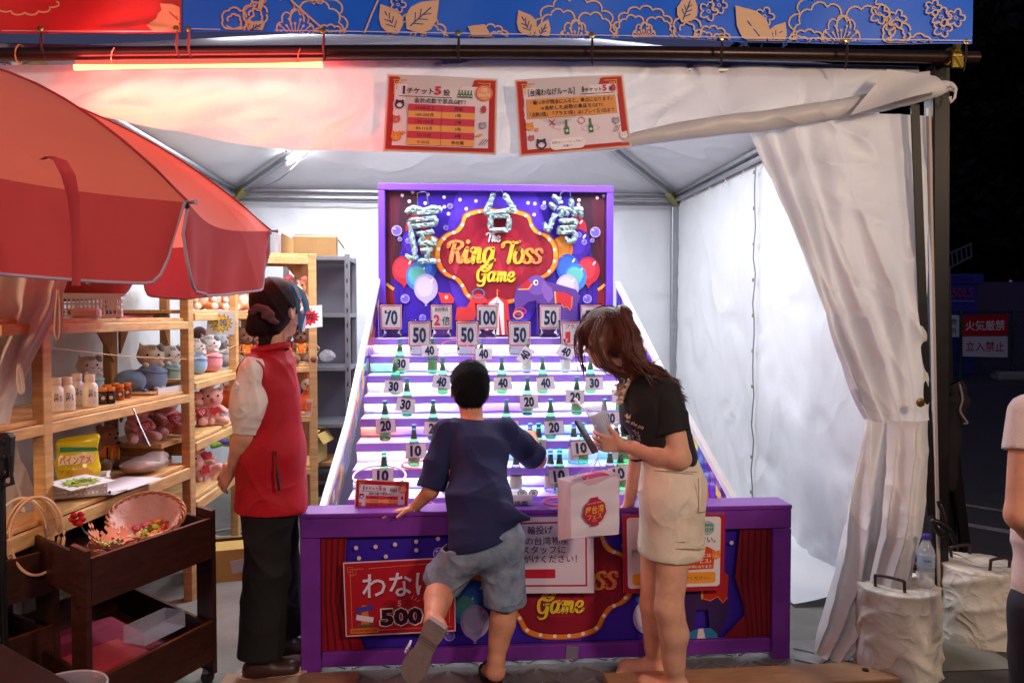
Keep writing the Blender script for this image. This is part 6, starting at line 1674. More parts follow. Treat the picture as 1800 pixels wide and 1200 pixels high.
obj('rod', MB().tube([at(234, 718, 3.5), at(263, 784, 3.45)], .0042, 10), mat('chrome', '#8A8A90', rough=.3, metal=1), ro, world=True)
pp = thing('paper_sheet', 'white paper with a black pen on it on the low shelf', 'paper', tuple(on_A(205, .697, .03)), R(75))
obj('sheet', MB().box((0, 0, .001), (.34, .2, .002)), mat('paper_white', '#D2D0D6', rough=.6), pp)
pe = thing('marker_pen', 'black and white marker pen lying on the paper', 'pen', tuple(at(202, 833, 3.35)), 0)
e0, e1 = at(180, 832, 3.33), at(223, 835, 3.40); e0.z = e1.z = .706
obj('barrel', MB().tube([e0, e1], .006, 8), WPL, pe, world=True); obj('cap', MB().tube([e0, e0.lerp(e1, .3)], .0075, 8), BLACK, pe, world=True)
gs = thing('prize_sign', 'white prize sheet with a green burst and 4 lying behind the cart', 'prize sign', tuple(at(140, 845, 3.1)))
def art_burst(label_s, c1, c2, c3, tx, pts=14, crown=False):
    def a(q):
        W, H = 50, 42; q.rect(0, 0, W, H, '#E2E2E6'); P = []
        for (r, c) in ((1.08, '#2A2430'), (1.0, c1), (.74, c2)):
            P = [(25 + (20 if k % 2 == 0 else 14.5) * r * math.cos(2 * PI * k / (2 * pts)), 22 + (16 if k % 2 == 0 else 11) * r * math.sin(2 * PI * k / (2 * pts))) for k in range(2 * pts)]; q.poly(P, c)
        if crown: q.poly([(17, 9), (15, 3), (20, 6), (24, 1), (28, 6), (33, 2), (32, 9)], '#E8A820')
        q.text(label_s, 25, 22, 16, c3, .07, fit=25); q.text(label_s, 25, 22, 16, tx, .02, fit=24)
    return a
q = Print(.0003)
art_burst('4等', '#8CA83A', '#A8BE54', '#2A3018', '#2A3018')(q)
c00, c10, c11, c01 = at(79, 850, 3.05), at(150, 834, 3.30), at(204, 845, 3.12), at(125, 864, 2.92)
for c in (c00, c10, c11, c01): c.z = max(.70, c.z)
vs = [c00.lerp(c10, x / 50).lerp(c01.lerp(c11, x / 50), y / 42) + Vector((0, 0, .003 + z * .0002)) - Vector(gs.location) for x, y, z in q.v]
me = mesh_from('printed_face', vs, q.f)
for m in q.mats: me.materials.append(m)
me.polygons.foreach_set('material_index', q.m); link('printed_face', me, gs)
poster('prize_sign', 'white prize sign with yellow and black burst reading 2 on the shelf post', 'prize sign', [(367, 546), (414, 546), (413, 588), (362, 588)], 4.5, art_burst('2等', '#E8C23A', '#F0D060', '#F4F0E0', '#3A6A9A'), 50, 42)
poster('prize_sign', 'white prize sign with red burst and crown reading 1 beside the staff member', 'prize sign', [(516, 540), (566, 536), (567, 574), (516, 579)], 4.95, art_burst('1等', '#C8242E', '#D8343A', '#3A1A24', '#2A1A2A', crown=True), 50, 42)
# clear bags on the steel rack
tag(link('plastic_bag', Solid().ell(tuple(at(575, 625, 5.8)), (.06, .05, .045), .01).mesh('plastic_bag', .007, FILM, (.01, 30, (0, 0, 1), 1.))), 'small clear plastic bag on the steel rack shelf', 'plastic bag')

c_ = atz(398, 936, .012); tag(obj('cable_loop', MB().tube([(c_.x + .09 * math.cos(a), c_.y + .09 * math.sin(a), .012) for a in [2 * PI * k / 30 for k in range(27)]], .006, 6), WCORD, smooth=True), 'white cable loop on the floor behind the staff member', 'cable')
# ================================================================ foreground carts
def cart(label, A, B, D, zt, hb, post_h, zl=.17, hl=.16, floor_top=.10):
    """A near corner, B along the long side, D along the end; boards on every side, flat posts at the ends"""
    A, B, D = [Vector((v[0], v[1], 0)) for v in (A, B, D)]; Cc = B + D - A
    t = thing('wooden_cart', label, 'cart', tuple((A + Cc) / 2))
    u = (B - A).normalized(); n = (D - A).normalized(); up = Vector((0, 0, 1))
    def board(nm, p, q, z0, z1, th=.014, inn=None, m=WALN):
        side = inn.normalized() * th
        vs = [p, q, q + side, p + side]; vs = [v + up * z0 for v in vs] + [v + up * z1 for v in vs]
        return obj(nm, MB().add(vs, [(0, 1, 2, 3), (7, 6, 5, 4), (0, 4, 5, 1), (1, 5, 6, 2), (2, 6, 7, 3), (3, 7, 4, 0)]), m, t, world=True)
    for z0, z1, tag_ in ((zt - hb, zt, 'u'), (zl, zl + hl, 'l')):
        board('side_board', A, B, z0, z1, inn=n); board('side_board', D, Cc, z0, z1, inn=-n)
        board('end_board', A + n * .014, D - n * .014, z0, z1 - .004, inn=u); board('end_board', B + n * .014, Cc - n * .014, z0, z1 - .004, inn=-u)
        for P, Q in ((A, B), (D, Cc)):
            sd_ = n if P is A else -n
            board('edge_strip', P, Q, z1, z1 + .003, .014, sd_, WALNX)
        for k in range(3):
            a = A + n * ((D - A).length * k / 3 + .016); b = A + n * ((D - A).length * (k + 1) / 3 - .001)
            vs = [a + u * .016, b + u * .016, b + (B - A) - u * .016, a + (B - A) - u * .016]
            z = z0 + .012
            obj('bottom_board', MB().add([v + up * z for v in vs] + [v + up * (z + .01) for v in vs], [(0, 1, 2, 3), (7, 6, 5, 4), (0, 4, 5, 1), (1, 5, 6, 2), (2, 6, 7, 3), (3, 7, 4, 0)]), WALN, t, world=True)
    for P, s1, s2 in ((A, -u, n), (D, -u, -n), (B, u, n), (Cc, u, -n)):
        po = board('post', P + s1 * .002, P + s1 * .002 + s2 * .115, .055, zt + post_h, .02, s1)
        pe_ = board('post_edge', P + s1 * .001, P + s1 * .001 + s2 * .114, zt + post_h, zt + post_h + .002, .019, s1, WALNX); pe_.parent = po
        c = P + s2 * .055 + s1 * .01
        mb = MB().lathe([(.001, -.009), (.024, -.008), (.026, 0), (.024, .008), (.001, .009)], (c.x, c.y, .026), 14, rotm(PI / 2, 0, .5))
        ca_ = obj('caster', mb, BLACK, t, world=True); obj('caster_fork', MB().box((c.x, c.y, .05), (.03, .03, .014)), STEEL, ca_, world=True)
    return t, A, B, D, u, n
cA, cB, cD = Vector((-1.135, 2.60)), Vector((-.905, 3.085)), Vector((-1.70, 3.14))
cart1, cA, cB, cD, cu, cn = cart('dark brown two tier wooden cart with a wicker basket of sweets', cA, cB, cD, .655, .150, .028, .11, .15)
def cpt(a, b, z): v = cA + cu * a + cn * b; return Vector((v.x, v.y, z))
TAPE = mat('masking_tape', '#B79C86', rough=.6, alpha=.8)
for a in (.62, .42):
    p = cD + cu * ((cB - cA).length * (1 - a)); 
# masking tape over the back board
Ld = (cB - cA).length
for (x0, x1) in ((.13, .18), (.34, .39)):
    a = cD + cu * x0 - cn * .0155; b = cD + cu * x1 - cn * .0155
    vs = [Vector((a.x, a.y, .662)), Vector((b.x, b.y, .662)), Vector((b.x - .01, b.y, .585)), Vector((a.x - .01, a.y, .585))]
    o = obj('tape', MB().add(vs, [(0, 1, 2, 3)]), TAPE, cart1, world=True, fixn=False)
# wicker basket with cloth and sweets, leaning in the cart
wk = thing('wicker_basket', 'round wicker basket with pink cloth lining and wrapped sweets, tilted in the cart', 'basket', tuple(at(264, 912, 3.16) - Vector((0, 0, .035))), rot=(R(30), R(8), R(-20)))
wk.scale = (.74,) * 3
WK = mat('wicker', '#A8643C', rough=.55, noise=.4, nscale=70)
r_ = 1.0
for k in range(9):
    z = -.05 + k * .016; rr = .095 + .012 * k
    obj('cane', MB().tube([((rr + .003 * math.sin(18 * a + k * PI)) * math.cos(a), (rr + .003 * math.sin(18 * a + k * PI)) * .82 * math.sin(a), z + .002 * math.cos(18 * a + k * PI)) for a in [2 * PI * j / 72 for j in range(72)]], .0062, 6, closed=True), WK, wk, smooth=True)
for j in range(3):
    obj('rim_cane', MB().tube([((.198 + .010 * math.cos(9 * a + j * 2.1)) * math.cos(a), (.198 + .010 * math.cos(9 * a + j * 2.1)) * .82 * math.sin(a), .088 + .010 * math.sin(9 * a + j * 2.1)) for a in [2 * PI * i / 90 for i in range(90)]], .0065, 6, closed=True), WK, wk, smooth=True)
lin_ = MB().grid([[Vector(((rr + .006 * math.sin(7 * a + 20 * rr)) * math.cos(a), (rr + .006 * math.sin(7 * a + 20 * rr)) * .82 * math.sin(a), z)) for a in [2 * PI * i / 60 for i in range(61)]] for rr, z in ((.02, -.03), (.08, -.032), (.10, .0), (.135, .04), (.17, .085), (.192, .094))])
obj('cloth_lining', lin_, mat('pink_lining', '#C09A94', rough=.85, sheen=.3, bump=.4, bscale=30), wk, smooth=True)
for k, (x, y, c) in enumerate(((-.07, -.02, '#C84A78'), (-.04, .02, '#D86A90'), (-.01, -.03, '#8AA838'), (.015, .02, '#A8B83A'), (.04, -.02, '#D8A030'), (.06, .03, '#C84A3A'), (.085, -.01, '#D88A3A'), (.0, .055, '#D88A3A'), (-.03, -.055, '#B8C050'), (.045, -.05, '#E0B060'))):
    mb = MB().ball((x, y, -.002), (.022, .016, .014), 10, rotm(0, 0, k)); mb.tube([(x - .034 * math.cos(k), y - .034 * math.sin(k), 0), (x - .02 * math.cos(k), y - .02 * math.sin(k), 0)], [.010, .004], 6); mb.tube([(x + .034 * math.cos(k), y + .034 * math.sin(k), 0), (x + .02 * math.cos(k), y + .02 * math.sin(k), 0)], [.010, .004], 6)
    obj('wrapped_sweet', mb, mat('foil_' + c[1:], c, rough=.25, spec=.7), wk, smooth=True)
# lace paper basket
lb = thing('lace_basket', 'basket lined with peach lace paper and green and red sweets, front of the cart', 'basket', tuple(at(194, 942, 2.93) - Vector((0, 0, .05))), rot=(R(8), R(6), R(30)))
lb.scale = (.72,) * 3
LACE = mat('peach_lace', '#D88C6C', rough=.8)
def lace_sheet(nm, rot_, off):
    mb = MB(); n = 15
    for i in range(n):
        for j in range(n):
            x, y = (i - 7) * .0135, (j - 7) * .0135
            if max(abs(x), abs(y)) > .085 and (i + j) % 2 == 0: continue
            if (i % 3 == 1 and j % 3 == 1) and max(abs(x), abs(y)) > .03: continue
            f = lambda a, b: Vector((a, b, .012 + 4.5 * (abs(a) + abs(b)) ** 2 * .6 + .01 * math.sin(40 * a)))
            h = .0067; mb.add([f(x - h, y - h), f(x + h, y - h), f(x + h, y + h), f(x - h, y + h)], [(0, 1, 2, 3)])
    mb.v = [rotm(0, 0, rot_) @ v + Vector(off) for v in mb.v]
    obj(nm, mb, LACE, lb, fixn=False)
lace_sheet('lace_paper', 0, (0, 0, 0)); lace_sheet('lace_paper', .8, (0.01, -.02, .006))
obj('tray', MB().lathe([(.001, -.02), (.09, -.02), (.105, .025), (.108, .025), (.093, -.023), (.001, -.023)], (0, 0, 0), 24), WK, lb, smooth='auto')
for k in range(16):
    a = k * 2.4; r = .012 + .004 * k; c = ('#4E8A2E', '#6AA83A', '#B02A2E', '#3A7A34', '#88B848')[k % 5]
    obj('sweet', MB().ball((r * math.cos(a), r * math.sin(a), .03), (.013, .010, .009), 8, rotm(.3, 0, a)), mat('sweet_' + c[1:], c, rough=.25, spec=.7), lb, smooth=True)
rf = thing('red_flower', 'small red toy flower in the left corner of the cart', 'flower', tuple(at(136, 912, 2.95)))
for k in range(6): obj('petal', MB().ball((.017 * math.cos(k * PI / 3), .008 * math.sin(k * 2), .017 * math.sin(k * PI / 3)), (.014, .008, .012), 8), mat('red_petal', '#B81018', rough=.5), rf, smooth=True)
obj('stem', MB().tube([(0, 0, 0), (.02, .01, -.05), (.05, 0, -.07)], .003, 6), mat('leaf_green', '#2E5A22', rough=.6), rf)
# things on the lower tier
lt = thing('pink_sheet', 'pink red paper sheets lying in the lower tray of the cart', 'paper', tuple(cpt(.25, .45, .20)))
obj('sheet', MB().box(cpt(.22, .40, .200), (.30, .42, .003), rotm(0, 0, math.atan2(cn.y, cn.x) - PI / 2)), mat('magenta_card', '#8A2040', rough=.6), lt, world=True)
obj('sheet', MB().box(cpt(.16, .22, .205), (.26, .28, .003), rotm(0, 0, math.atan2(cn.y, cn.x) - PI / 2 + .1)), mat('salmon_card', '#B83E4A', rough=.6), lt, world=True)
cbx = thing('clear_tub', 'clear plastic tub tilted in the lower tray of the cart', 'plastic tub', tuple(cpt(.38, .2, .22)), math.atan2(cu.y, cu.x))
TRN = mat('frosty_clear', '#CFC8D8', rough=.12, alpha=.24, spec=.9)
for (c, s) in (((0, -.05, .03), (.2, .002, .06)), ((0, .05, .03), (.2, .002, .06)), ((-.1, 0, .03), (.002, .1, .06)), ((.1, 0, .03), (.002, .1, .06)), ((0, 0, .001), (.2, .1, .002))): obj('wall', MB().box(c, s), TRN, cbx)
# embroidery-like toss hoops hung over the post
hp = thing('toss_hoops', 'two pale wooden toss hoops hanging over the left cart post', 'hoops', tuple(at(60, 930, 3.05)))
HOOP = mat('pale_hoop', '#E0B48C', rough=.35)
for k, (x, rx, Y) in enumerate(((66, 1.0, 2.84), (62, .94, 2.87), (46, .9, 2.92))):
    c = at(x - 4 * k, 942, Y); rr = .135
    mb = MB().tube([c + Vector((rr * .52 * math.cos(a), rr * .5 * math.cos(a) * .55, rr * math.sin(a))) for a in [2 * PI * i / 48 for i in range(48)]], .0055, 8, closed=True)
    obj('hoop', mb, HOOP if k < 2 else mat('light_hoop', '#E4D0B0', rough=.4), hp, world=True, smooth=True)
# second cart at the left edge
c2A, c2B = atz(72, 1010, .60), None
B2 = atz(92, 966, .60); A2 = B2 + Vector((-.42, -.62, 0)); D2 = B2 + Vector((-.44, .30, 0))
cart2, a2, b2_, d2, u2, n2 = cart('dark brown wooden cart cut by the left edge of the picture', (A2.x, A2.y), (B2.x, B2.y), (A2.x + D2.x - B2.x, A2.y + D2.y - B2.y), .60, .15, .022)
wbk = thing('plastic_basket', 'white slotted plastic basket in the cart at the left edge', 'basket', (B2.x - .34, B2.y - .12, .485), R(55))
basket(wbk, .30, .20, .11, mat('lilac_plastic', '#B8AFC4', rough=.35), 18, 12)
yb = thing('yellow_bag', 'crumpled yellow and clear bag under the cart at the left edge', 'bag', (B2.x - .30, B2.y + .02, .21))
link('bag', (lambda s: (s.ell((0, 0, .05), (.11, .09, .06), .02), s.ell((-.08, -.03, .09), (.07, .06, .05), .02), s)[2])(Solid()).mesh('bag', .007, mat('pale_yellow_film', '#C8B050', rough=.3, spec=.7, bump=.5, bscale=25), (.022, 26, (0, 0, 1), 4.)), yb)
# folded dark tarp in the corner and clear round bin
pbn = thing('clear_bin', 'round clear plastic bin at the bottom left corner in front of the cart', 'plastic bin', tuple(atz(112, 1320, 0)))
c = at(112, 1195, 2.3); c = Vector((c.x, 2.3, .1))
obj('bin', MB().lathe([(.085, 0), (.105, .29), (.112, .295), (.112, .302), (.106, .302), (.102, .28), (.083, .004)], (c.x, c.y, .08), 32), TRN, pbn, world=True, smooth='auto')
obj('bin_rim', MB().tube([(c.x + .110 * math.cos(a), c.y + .110 * math.sin(a), .08 + .300) for a in [2 * PI * i / 40 for i in range(40)]], .004, 6, closed=True), mat('clear_rim', '#B8A8B0', rough=.1, alpha=.6, spec=.9), pbn, world=True, smooth=True)
dk = thing('black_box', 'black box with small gold lettering at the bottom left corner', 'box', tuple(at(20, 1160, 2.25)))
bpos = at(10, 1180, 2.25)
obj('box', MB().box((bpos.x - .02, bpos.y, .30), (.34, .26, .24), rotm(R(14), R(10), R(-30)), .006), mat('dark_card', '#241416', rough=.4), dk, world=True)
q = Print(.0003); q.text('DARK', 0, 0, .02, '#B07A50', .02); q.text('COFFEE', 0, .024, .02, '#B07A50', .02); 
q.build('lettering', dk, 1.0, mtx=Matrix.Translation((bpos.x - .04, bpos.y - .16, .33)) @ rotm(R(14), R(10), R(-30)).to_4x4(), world=True)
# carton behind the cart, lit
carton('pale cardboard box on the floor behind the cart', tuple(atz(115, 1100, 0)), (.34, .28, .24), R(30), True, mat('pale_card', '#B8A590', rough=.75))
# black clamp stand at the left edge
bs = thing('black_stand', 'black metal stand with a crank joint at the left edge', 'stand', tuple(atz(6, 1200, 0)))
obj('pole', MB().tube([(at(2, 860, 2.75).x, 2.75, 0), (at(2, 860, 2.75).x, 2.75, at(2, 790, 2.75).z)], .016, 10), BLACK, bs, world=True)
j = at(8, 800, 2.74)
obj('joint', MB().box(j, (.050, .05, .15), rotm(0, R(4), 0), .012), BLACK, bs, world=True)
for dz in (.05, .0, -.05): obj('joint_bolt', MB().lathe([(.011, 0), (.011, .010), (.001, .012)], j + Vector((.006, -.026, dz)), 10, rotm(PI / 2, 0, 0)), mat('dull_bolt', '#4A4448', rough=.3, metal=.8), bs, world=True)
obj('crank', MB().tube([at(18, 800, 2.70), at(22, 850, 2.70), at(8, 852, 2.70)], .008, 8), BLACK, bs, world=True)

# ================================================================ red parasol
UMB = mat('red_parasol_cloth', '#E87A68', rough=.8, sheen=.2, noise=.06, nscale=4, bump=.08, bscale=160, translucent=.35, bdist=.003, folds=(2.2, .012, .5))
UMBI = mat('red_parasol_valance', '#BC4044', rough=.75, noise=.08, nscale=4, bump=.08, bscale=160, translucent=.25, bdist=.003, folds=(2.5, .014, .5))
PIPG = mat('grey_piping', '#A493A8', rough=.6)
Cu = Vector((-1.73, 2.50, 0)); ZR = 1.72; AP = Vector((-1.73, 2.50, 2.17))
Q2 = at(330, 356, 2.07); Q3 = at(476, 406, 2.95)
verts = []
a2_ = math.atan2(Q2.y - Cu.y, Q2.x - Cu.x); R2 = math.hypot(Q2.x - Cu.x, Q2.y - Cu.y); a3_ = math.atan2(Q3.y - Cu.y, Q3.x - Cu.x)
for k in range(8):
    if k == 0: verts.append(Q2.copy())
    elif k == 1: verts.append(Q3.copy())
    elif k == 7: verts.append(Vector((Cu.x + R2 * math.cos(a2_ - PI / 4) + .02, Cu.y + R2 * math.sin(a2_ - PI / 4) + .03, 1.80)))
    else: a = a3_ + (k - 1) * PI / 4; verts.append(Vector((Cu.x + 1.14 * math.cos(a), Cu.y + 1.14 * math.sin(a), ZR)))
um = thing('red_parasol', 'large faded red parasol with scalloped valance over the carts at left', 'parasol', (Cu.x, Cu.y, 0))
def ribpt(V, s):     # convex rib from rim (s=0) to apex (s=1)
    p = V.lerp(AP, s); return p + Vector((0, 0, .165 * math.sin(PI * s) ** .9 * (1 - .25 * s)))
for k in range(8):
    A, B = verts[k], verts[(k + 1) % 8]; G = []
    for i in range(17):
        s = i / 16; row = []
        for jn in range(15):
            u = jn / 14; p = ribpt(A, s).lerp(ribpt(B, s), u)
            sag = .035 * math.sin(PI * u) * (1 - s) * (1 - .3 * s); inw = (Vector((Cu.x, Cu.y, p.z)) - p) * .045 * math.sin(PI * u) * (1 - s)
            row.append(p + inw - Vector((0, 0, sag * .8)))
        G.append(row)
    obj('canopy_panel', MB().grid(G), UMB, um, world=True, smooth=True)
    # valance flap with rounded lower corners
    rim = G[0]; H = .205; gap = .0
    def flap_pt(u, v, rim=rim, A=A, B=B):
        f = u * 14; i = min(13, int(f)); p = rim[i].lerp(rim[i + 1], f - i)
        e = min(u, 1 - u); drop = H * v
        if e < .10: drop *= (1 - (1 - e / .10) ** 2.2 * .75)
        out = Vector((p.x - Cu.x, p.y - Cu.y, 0)).normalized()
        wv = .014 * math.sin(u * 9 + k * 2) * v + .008 * math.sin(u * 23 + 1.7 * k) * v
        return p + out * (wv - .02 * v) - Vector((0, 0, drop))
    GG = [[flap_pt(.008 + .984 * u / 40, v / 8) for u in range(41)] for v in range(9)]
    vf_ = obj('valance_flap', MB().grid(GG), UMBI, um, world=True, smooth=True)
    edge = [r[0] for r in GG] + GG[-1][1:] + [r[-1] for r in GG[::-1]][1:]
    obj('piping', MB().tube(edge, .0042, 6), PIPG, vf_, world=True, smooth=True)
    rb_ = obj('rib', MB().tube([ribpt(A, s / 10) - Vector((0, 0, .012)) for s in range(11)], .006, 6), BLACK, um, world=True)
    obj('rib_tip', MB().tube([A + (A - Cu - Vector((0, 0, A.z))).normalized() * -.01, A + (A - Cu - Vector((0, 0, A.z))).normalized() * .025], .007, 7), PIPG, rb_, world=True)
    obj('seam', MB().tube([ribpt(A, s / 12) + Vector((0, 0, .003)) for s in range(13)], .0035, 5), UMBI, um, world=True, smooth=True)
obj('pole', MB().tube([(Cu.x, Cu.y, 0), (Cu.x, Cu.y, 2.18)], .019, 14), PIPG, um, world=True, smooth='auto')
obj('finial', MB().lathe([(.03, 0), (.02, .03), (.012, .05), (.001, .06)], (Cu.x, Cu.y, 2.18), 14), BLACK, um, world=True, smooth=True)
obj('base', MB().lathe([(.24, .005), (.24, .04), (.20, .06), (.03, .07), (.03, .3), (.001, .3)], (Cu.x, Cu.y, 0), 28), BLACK, um, world=True, smooth='auto')
# closing strap hanging over the valance
sv = at(74, 282, 1.66)
def strap_row(py, px, Y, w):
    a = at(px - w, py, Y); b = at(px + w, py, Y); return [a, (a + b) / 2 + Vector((0, -.004, 0)), b]
obj('strap', MB().grid([strap_row(y, x, Y, w) for y, x, Y, w in ((281, 72, 1.70, 5), (275, 88, 1.66, 8), (283, 106, 1.64, 12), (308, 120, 1.64, 13), (345, 129, 1.66, 11), (400, 133, 1.68, 8), (455, 134, 1.69, 8), (502, 134, 1.70, 8))]), UMBI, um, world=True, smooth=True)
# ================================================================ right side
TARP = mat('white_tarp', '#CFC8BC', rough=.55, noise=.12, nscale=7, bump=.5, bscale=26, bdist=.01, folds=(9, .02, .7))
def weight(label, c, r, h, seed):
    t = thing('tent_weight', label, 'tent weight', tuple(c), seed * .7, group='white cloth covered tent weights')
    G = []
    for i in range(46):
        v = i / 45; row = []
        for j in range(90):
            a = 2 * PI * j / 90
            if v < .75: z = h * v / .75; rr = r * (1 + .03 * math.sin(z * 9 + seed))
            else: s = (v - .75) / .25; z = h + .012 * math.sin(s * 3) - .015 * s; rr = r * (1 - s) ** .8
            row.append(Vector((rr * math.cos(a), rr * math.sin(a), z)))
        G.append(row)
    A = np.array([[tuple(p) for p in r_] for r_ in G]).reshape(-1, 3)
    W = wrinkle(A, .012, 34, (.3, .4, .8), seed) + wrinkle(A, .006, 70, (.8, .2, .4), seed + 2); k = 0
    for r_ in G:
        for p in r_:
            n = Vector((p.x, p.y, 0)); n = n.normalized() if n.length > .02 else Vector((0, 0, 0)); p += n * W[k] + Vector((0, 0, W[k] * .5 if p.z > h * .9 else 0)); k += 1
    obj('cloth_cover', MB().grid(G), TARP, t, smooth=True)
    for sg in (-1, 1):
        x = sg * r * .55
        obj('handle', MB().tube(catmull([(x, -.055, h - .03), (x * 1.05, -.055, h + .035), (x * 1.06, -.045, h + .05), (x * 1.06, .045, h + .05), (x * 1.05, .055, h + .035), (x, .055, h - .03)], 5), .0065, 8), mat('brown_handle', '#3A2420', rough=.4), t, smooth=True)
    return t
w1 = atz(1630, 1218, 0); weight('cream cloth covered tent weight with a water bottle on top', (w1.x + .0, 3.04, 0), .160, .345, 1.0)
weight('cream cloth covered tent weight behind, nearest the road', (at(1725, 1100, 3.32).x, 3.34, 0), .175, .325, 2.6)
weight('cream cloth covered tent weight half hidden by the curtain', (at(1592, 1100, 3.22).x + .0, 3.27, 0), .13, .30, 4.1)
# PET bottle
pt = at(1621, 1050, 3.02)
pb = thing('water_bottle', 'clear water bottle with purple cap standing on the tent weight', 'water bottle', (pt.x, 3.0, .350))
PETM = mat('pet_plastic', '#CFD8E2', rough=.08, alpha=.42, spec=1.0)
obj('bottle', MB().lathe([(.001, 0), (.028, 0), (.033, .006), (.033, .03), (.031, .035), (.033, .04), (.033, .062), (.031, .066), (.033, .07), (.033, .135), (.030, .15), (.017, .178), (.013, .185), (.013, .192)], (0, 0, 0), 26), PETM, pb, smooth='auto')
obj('cap', MB().lathe([(.0155, .190), (.0165, .192), (.0165, .208), (.015, .210), (.001, .210)], (0, 0, 0), 20), mat('violet_cap', '#3E2E98', rough=.35), pb, smooth='auto')
obj('label', MB().lathe([(.0334, .082), (.0336, .084), (.0336, .130), (.0334, .132)], (0, 0, 0), 26), mat('bottle_wrap', '#9DB6D0', rough=.3, alpha=.8), pb, smooth=True)
q = Print(.0002); q.text('WATER', 0, 0, .014, '#3A4A7A', .02); q.text('天然水', .012, .016, .010, '#C83A5A', .02); q.build('label_print', pb, 1.0, mtx=Matrix.Translation((-.004, 0, .110)), curve=lambda p: Vector((.034 * math.sin(p.x / .034), -.034 * math.cos(p.x / .034) + p.y, p.z)))
# black light stand leg and cloth bundle right of the post
ls = thing('light_stand', 'black light stand leaning behind the corner post at right', 'light stand', tuple(atz(1700, 1012, 0)))
obj('leg', MB().bar(at(1664, 690, 4.4), at(1702, 1012, 4.45), .055, .03, (0, 1, 0)), BLACKP, ls, world=True)
obj('upright', MB().bar(at(1660, 470, 4.45), at(1672, 1000, 4.5), .05, .04, (0, 1, 0)), BLACKP, ls, world=True)
obj('hanging_cloth', MB().tube(catmull([at(1676, 672, 4.3), at(1686, 700, 4.28), at(1672, 760, 4.3), at(1668, 840, 4.3), at(1674, 862, 4.3)], 6), [.05, .05, .05, .05, .05, .04, .06, .06, .05, .05, .05, .05, .06, .06, .06, .05, .05, .05, .05, .04, .04, .03, .03, .02, .01], 10), mat('dark_cloth', '#1E1618', rough=.9), ls, world=True, smooth=True)
obj('hook_cord', MB().tube(catmull([at(1686, 672, 4.25), at(1692, 700, 4.22), at(1688, 722, 4.22), at(1700, 742, 4.2), at(1694, 744, 4.2)], 5), .006, 6), mat('dull_cord', '#7A6A68', rough=.6), ls, world=True)

# fence across the road with the warning signs
FY = 16.4; FG = mat('green_fence_paint', '#1F4438', rough=.5)
fx0, fx1 = at(1640, 545, FY).x - 3.0, 17.5; ft, fb = at(1700, 548, FY).z, at(1700, 655, FY).z
fn_ = thing('mesh_fence', 'green wire mesh fence across the road', 'fence', ((fx0 + fx1) / 2, FY, 0))
x = fx0; k = 0
pxs = [1662, 1688, 1780]
for px in pxs + [1900, 1990]:
    xx = at(px, 600, FY).x; obj('post', MB().tube([(xx, FY, 0), (xx, FY, ft + .05)], .045, 8), FG, fn_, world=True)
for z in (ft, fb): obj('rail', MB().tube([(fx0, FY, z), (fx1, FY, z)], .03, 8), FG, fn_, world=True)
mm = MB(); pit = .11; H = ft - fb; n = int((fx1 - fx0) / pit)
for i in range(-int(H / pit), n):
    for sg in (1, -1):
        xa = fx0 + i * pit if sg == 1 else fx0 + i * pit + H; xb = xa + sg * H
        za, zb_ = fb, ft
        lo, hi = fx0, fx1
        if min(xa, xb) < lo or max(xa, xb) > hi: continue
        mm.bar((xa, FY - .01 * sg, za), (xb, FY - .01 * sg, zb_), .008, .008)
obj('wire_mesh', mm, FG, fn_, world=True, kind='stuff')
for px in (1788, 1900):
    c = at(px, 672, FY - .1); obj('foot_block', MB().box((c.x, FY, .10), (.9, .35, .2), None, .05), mat('pale_concrete', '#8C8890', rough=.8), fn_, world=True)
def flat_sign(label, quad, Y, art, W, H, nm='warning_sign'):
    return poster(nm, label, 'sign', quad, Y, art, W, H)
def art_warn(q):
    q.rect(0, 0, 100, 92, '#C8C8DC'); q.rect(0, 0, 100, 47, '#B01622'); q.text('火気厳禁', 50, 23, 24, '#E8DCE8', .04, fit=88); q.text('立入禁止', 50, 69, 24, '#A81A28', .04, fit=86)
flat_sign('red and white warning sign with two lines of writing on the fence', [(1692, 555), (1771, 552), (1771, 628), (1692, 626)], FY - .08, art_warn, 100, 92)
def art_mono(q):
    q.rect(0, 0, 60, 56, '#C8CCD8'); q.text('危険物', 26, 17, 19, '#2A2A34', .03); q.text('貯蔵所', 26, 41, 19, '#2A2A34', .03)
flat_sign('small white sign with black writing partly hidden by the black stand', [(1640, 553), (1686, 554), (1686, 592), (1640, 591)], FY - .08, art_mono, 60, 56)
# purple generator box behind the fence
gb = thing('generator_box', 'blue violet generator box with red lettering behind the fence', 'generator', tuple(at(1680, 640, 18)))
g0, g1 = at(1610, 500, 18), at(1718, 545, 18); VI = mat('violet_box_paint', '#3A34A0', rough=.5)
obj('body', MB().box(((g0.x + g1.x) / 2, 18.6, .95), (g1.x - g0.x, 1.2, 1.9), None, .02), VI, gb, world=True)
ztp = at(1700, 483, 18).z
obj('lid', MB().box(((g0.x + g1.x) / 2 + .05, 18.6, ztp - .1), (g1.x - g0.x + .15, 1.3, .24), None, .02), VI, gb, world=True)
obj('upper_body', MB().box(((g0.x + g1.x) / 2, 18.6, (1.9 + ztp - .22) / 2), (g1.x - g0.x, 1.2, ztp - .22 - 1.9), None, .01), VI, gb, world=True)
q = Print(.002); q.text('150LS', 0, 0, .30, '#A8406A', .02, fit=.62); q.text('8DCD04106', -.02, -.32, .16, '#2A2670', .01, fit=.62)
q.stroke([(-.4, .2), (.35, .2)], .03, '#8A80C8')
c = at(1689, 514, 17.95); q.build('lettering', gb, 1.0, mtx=Matrix.Translation((c.x, 17.95, c.z)), world=True)
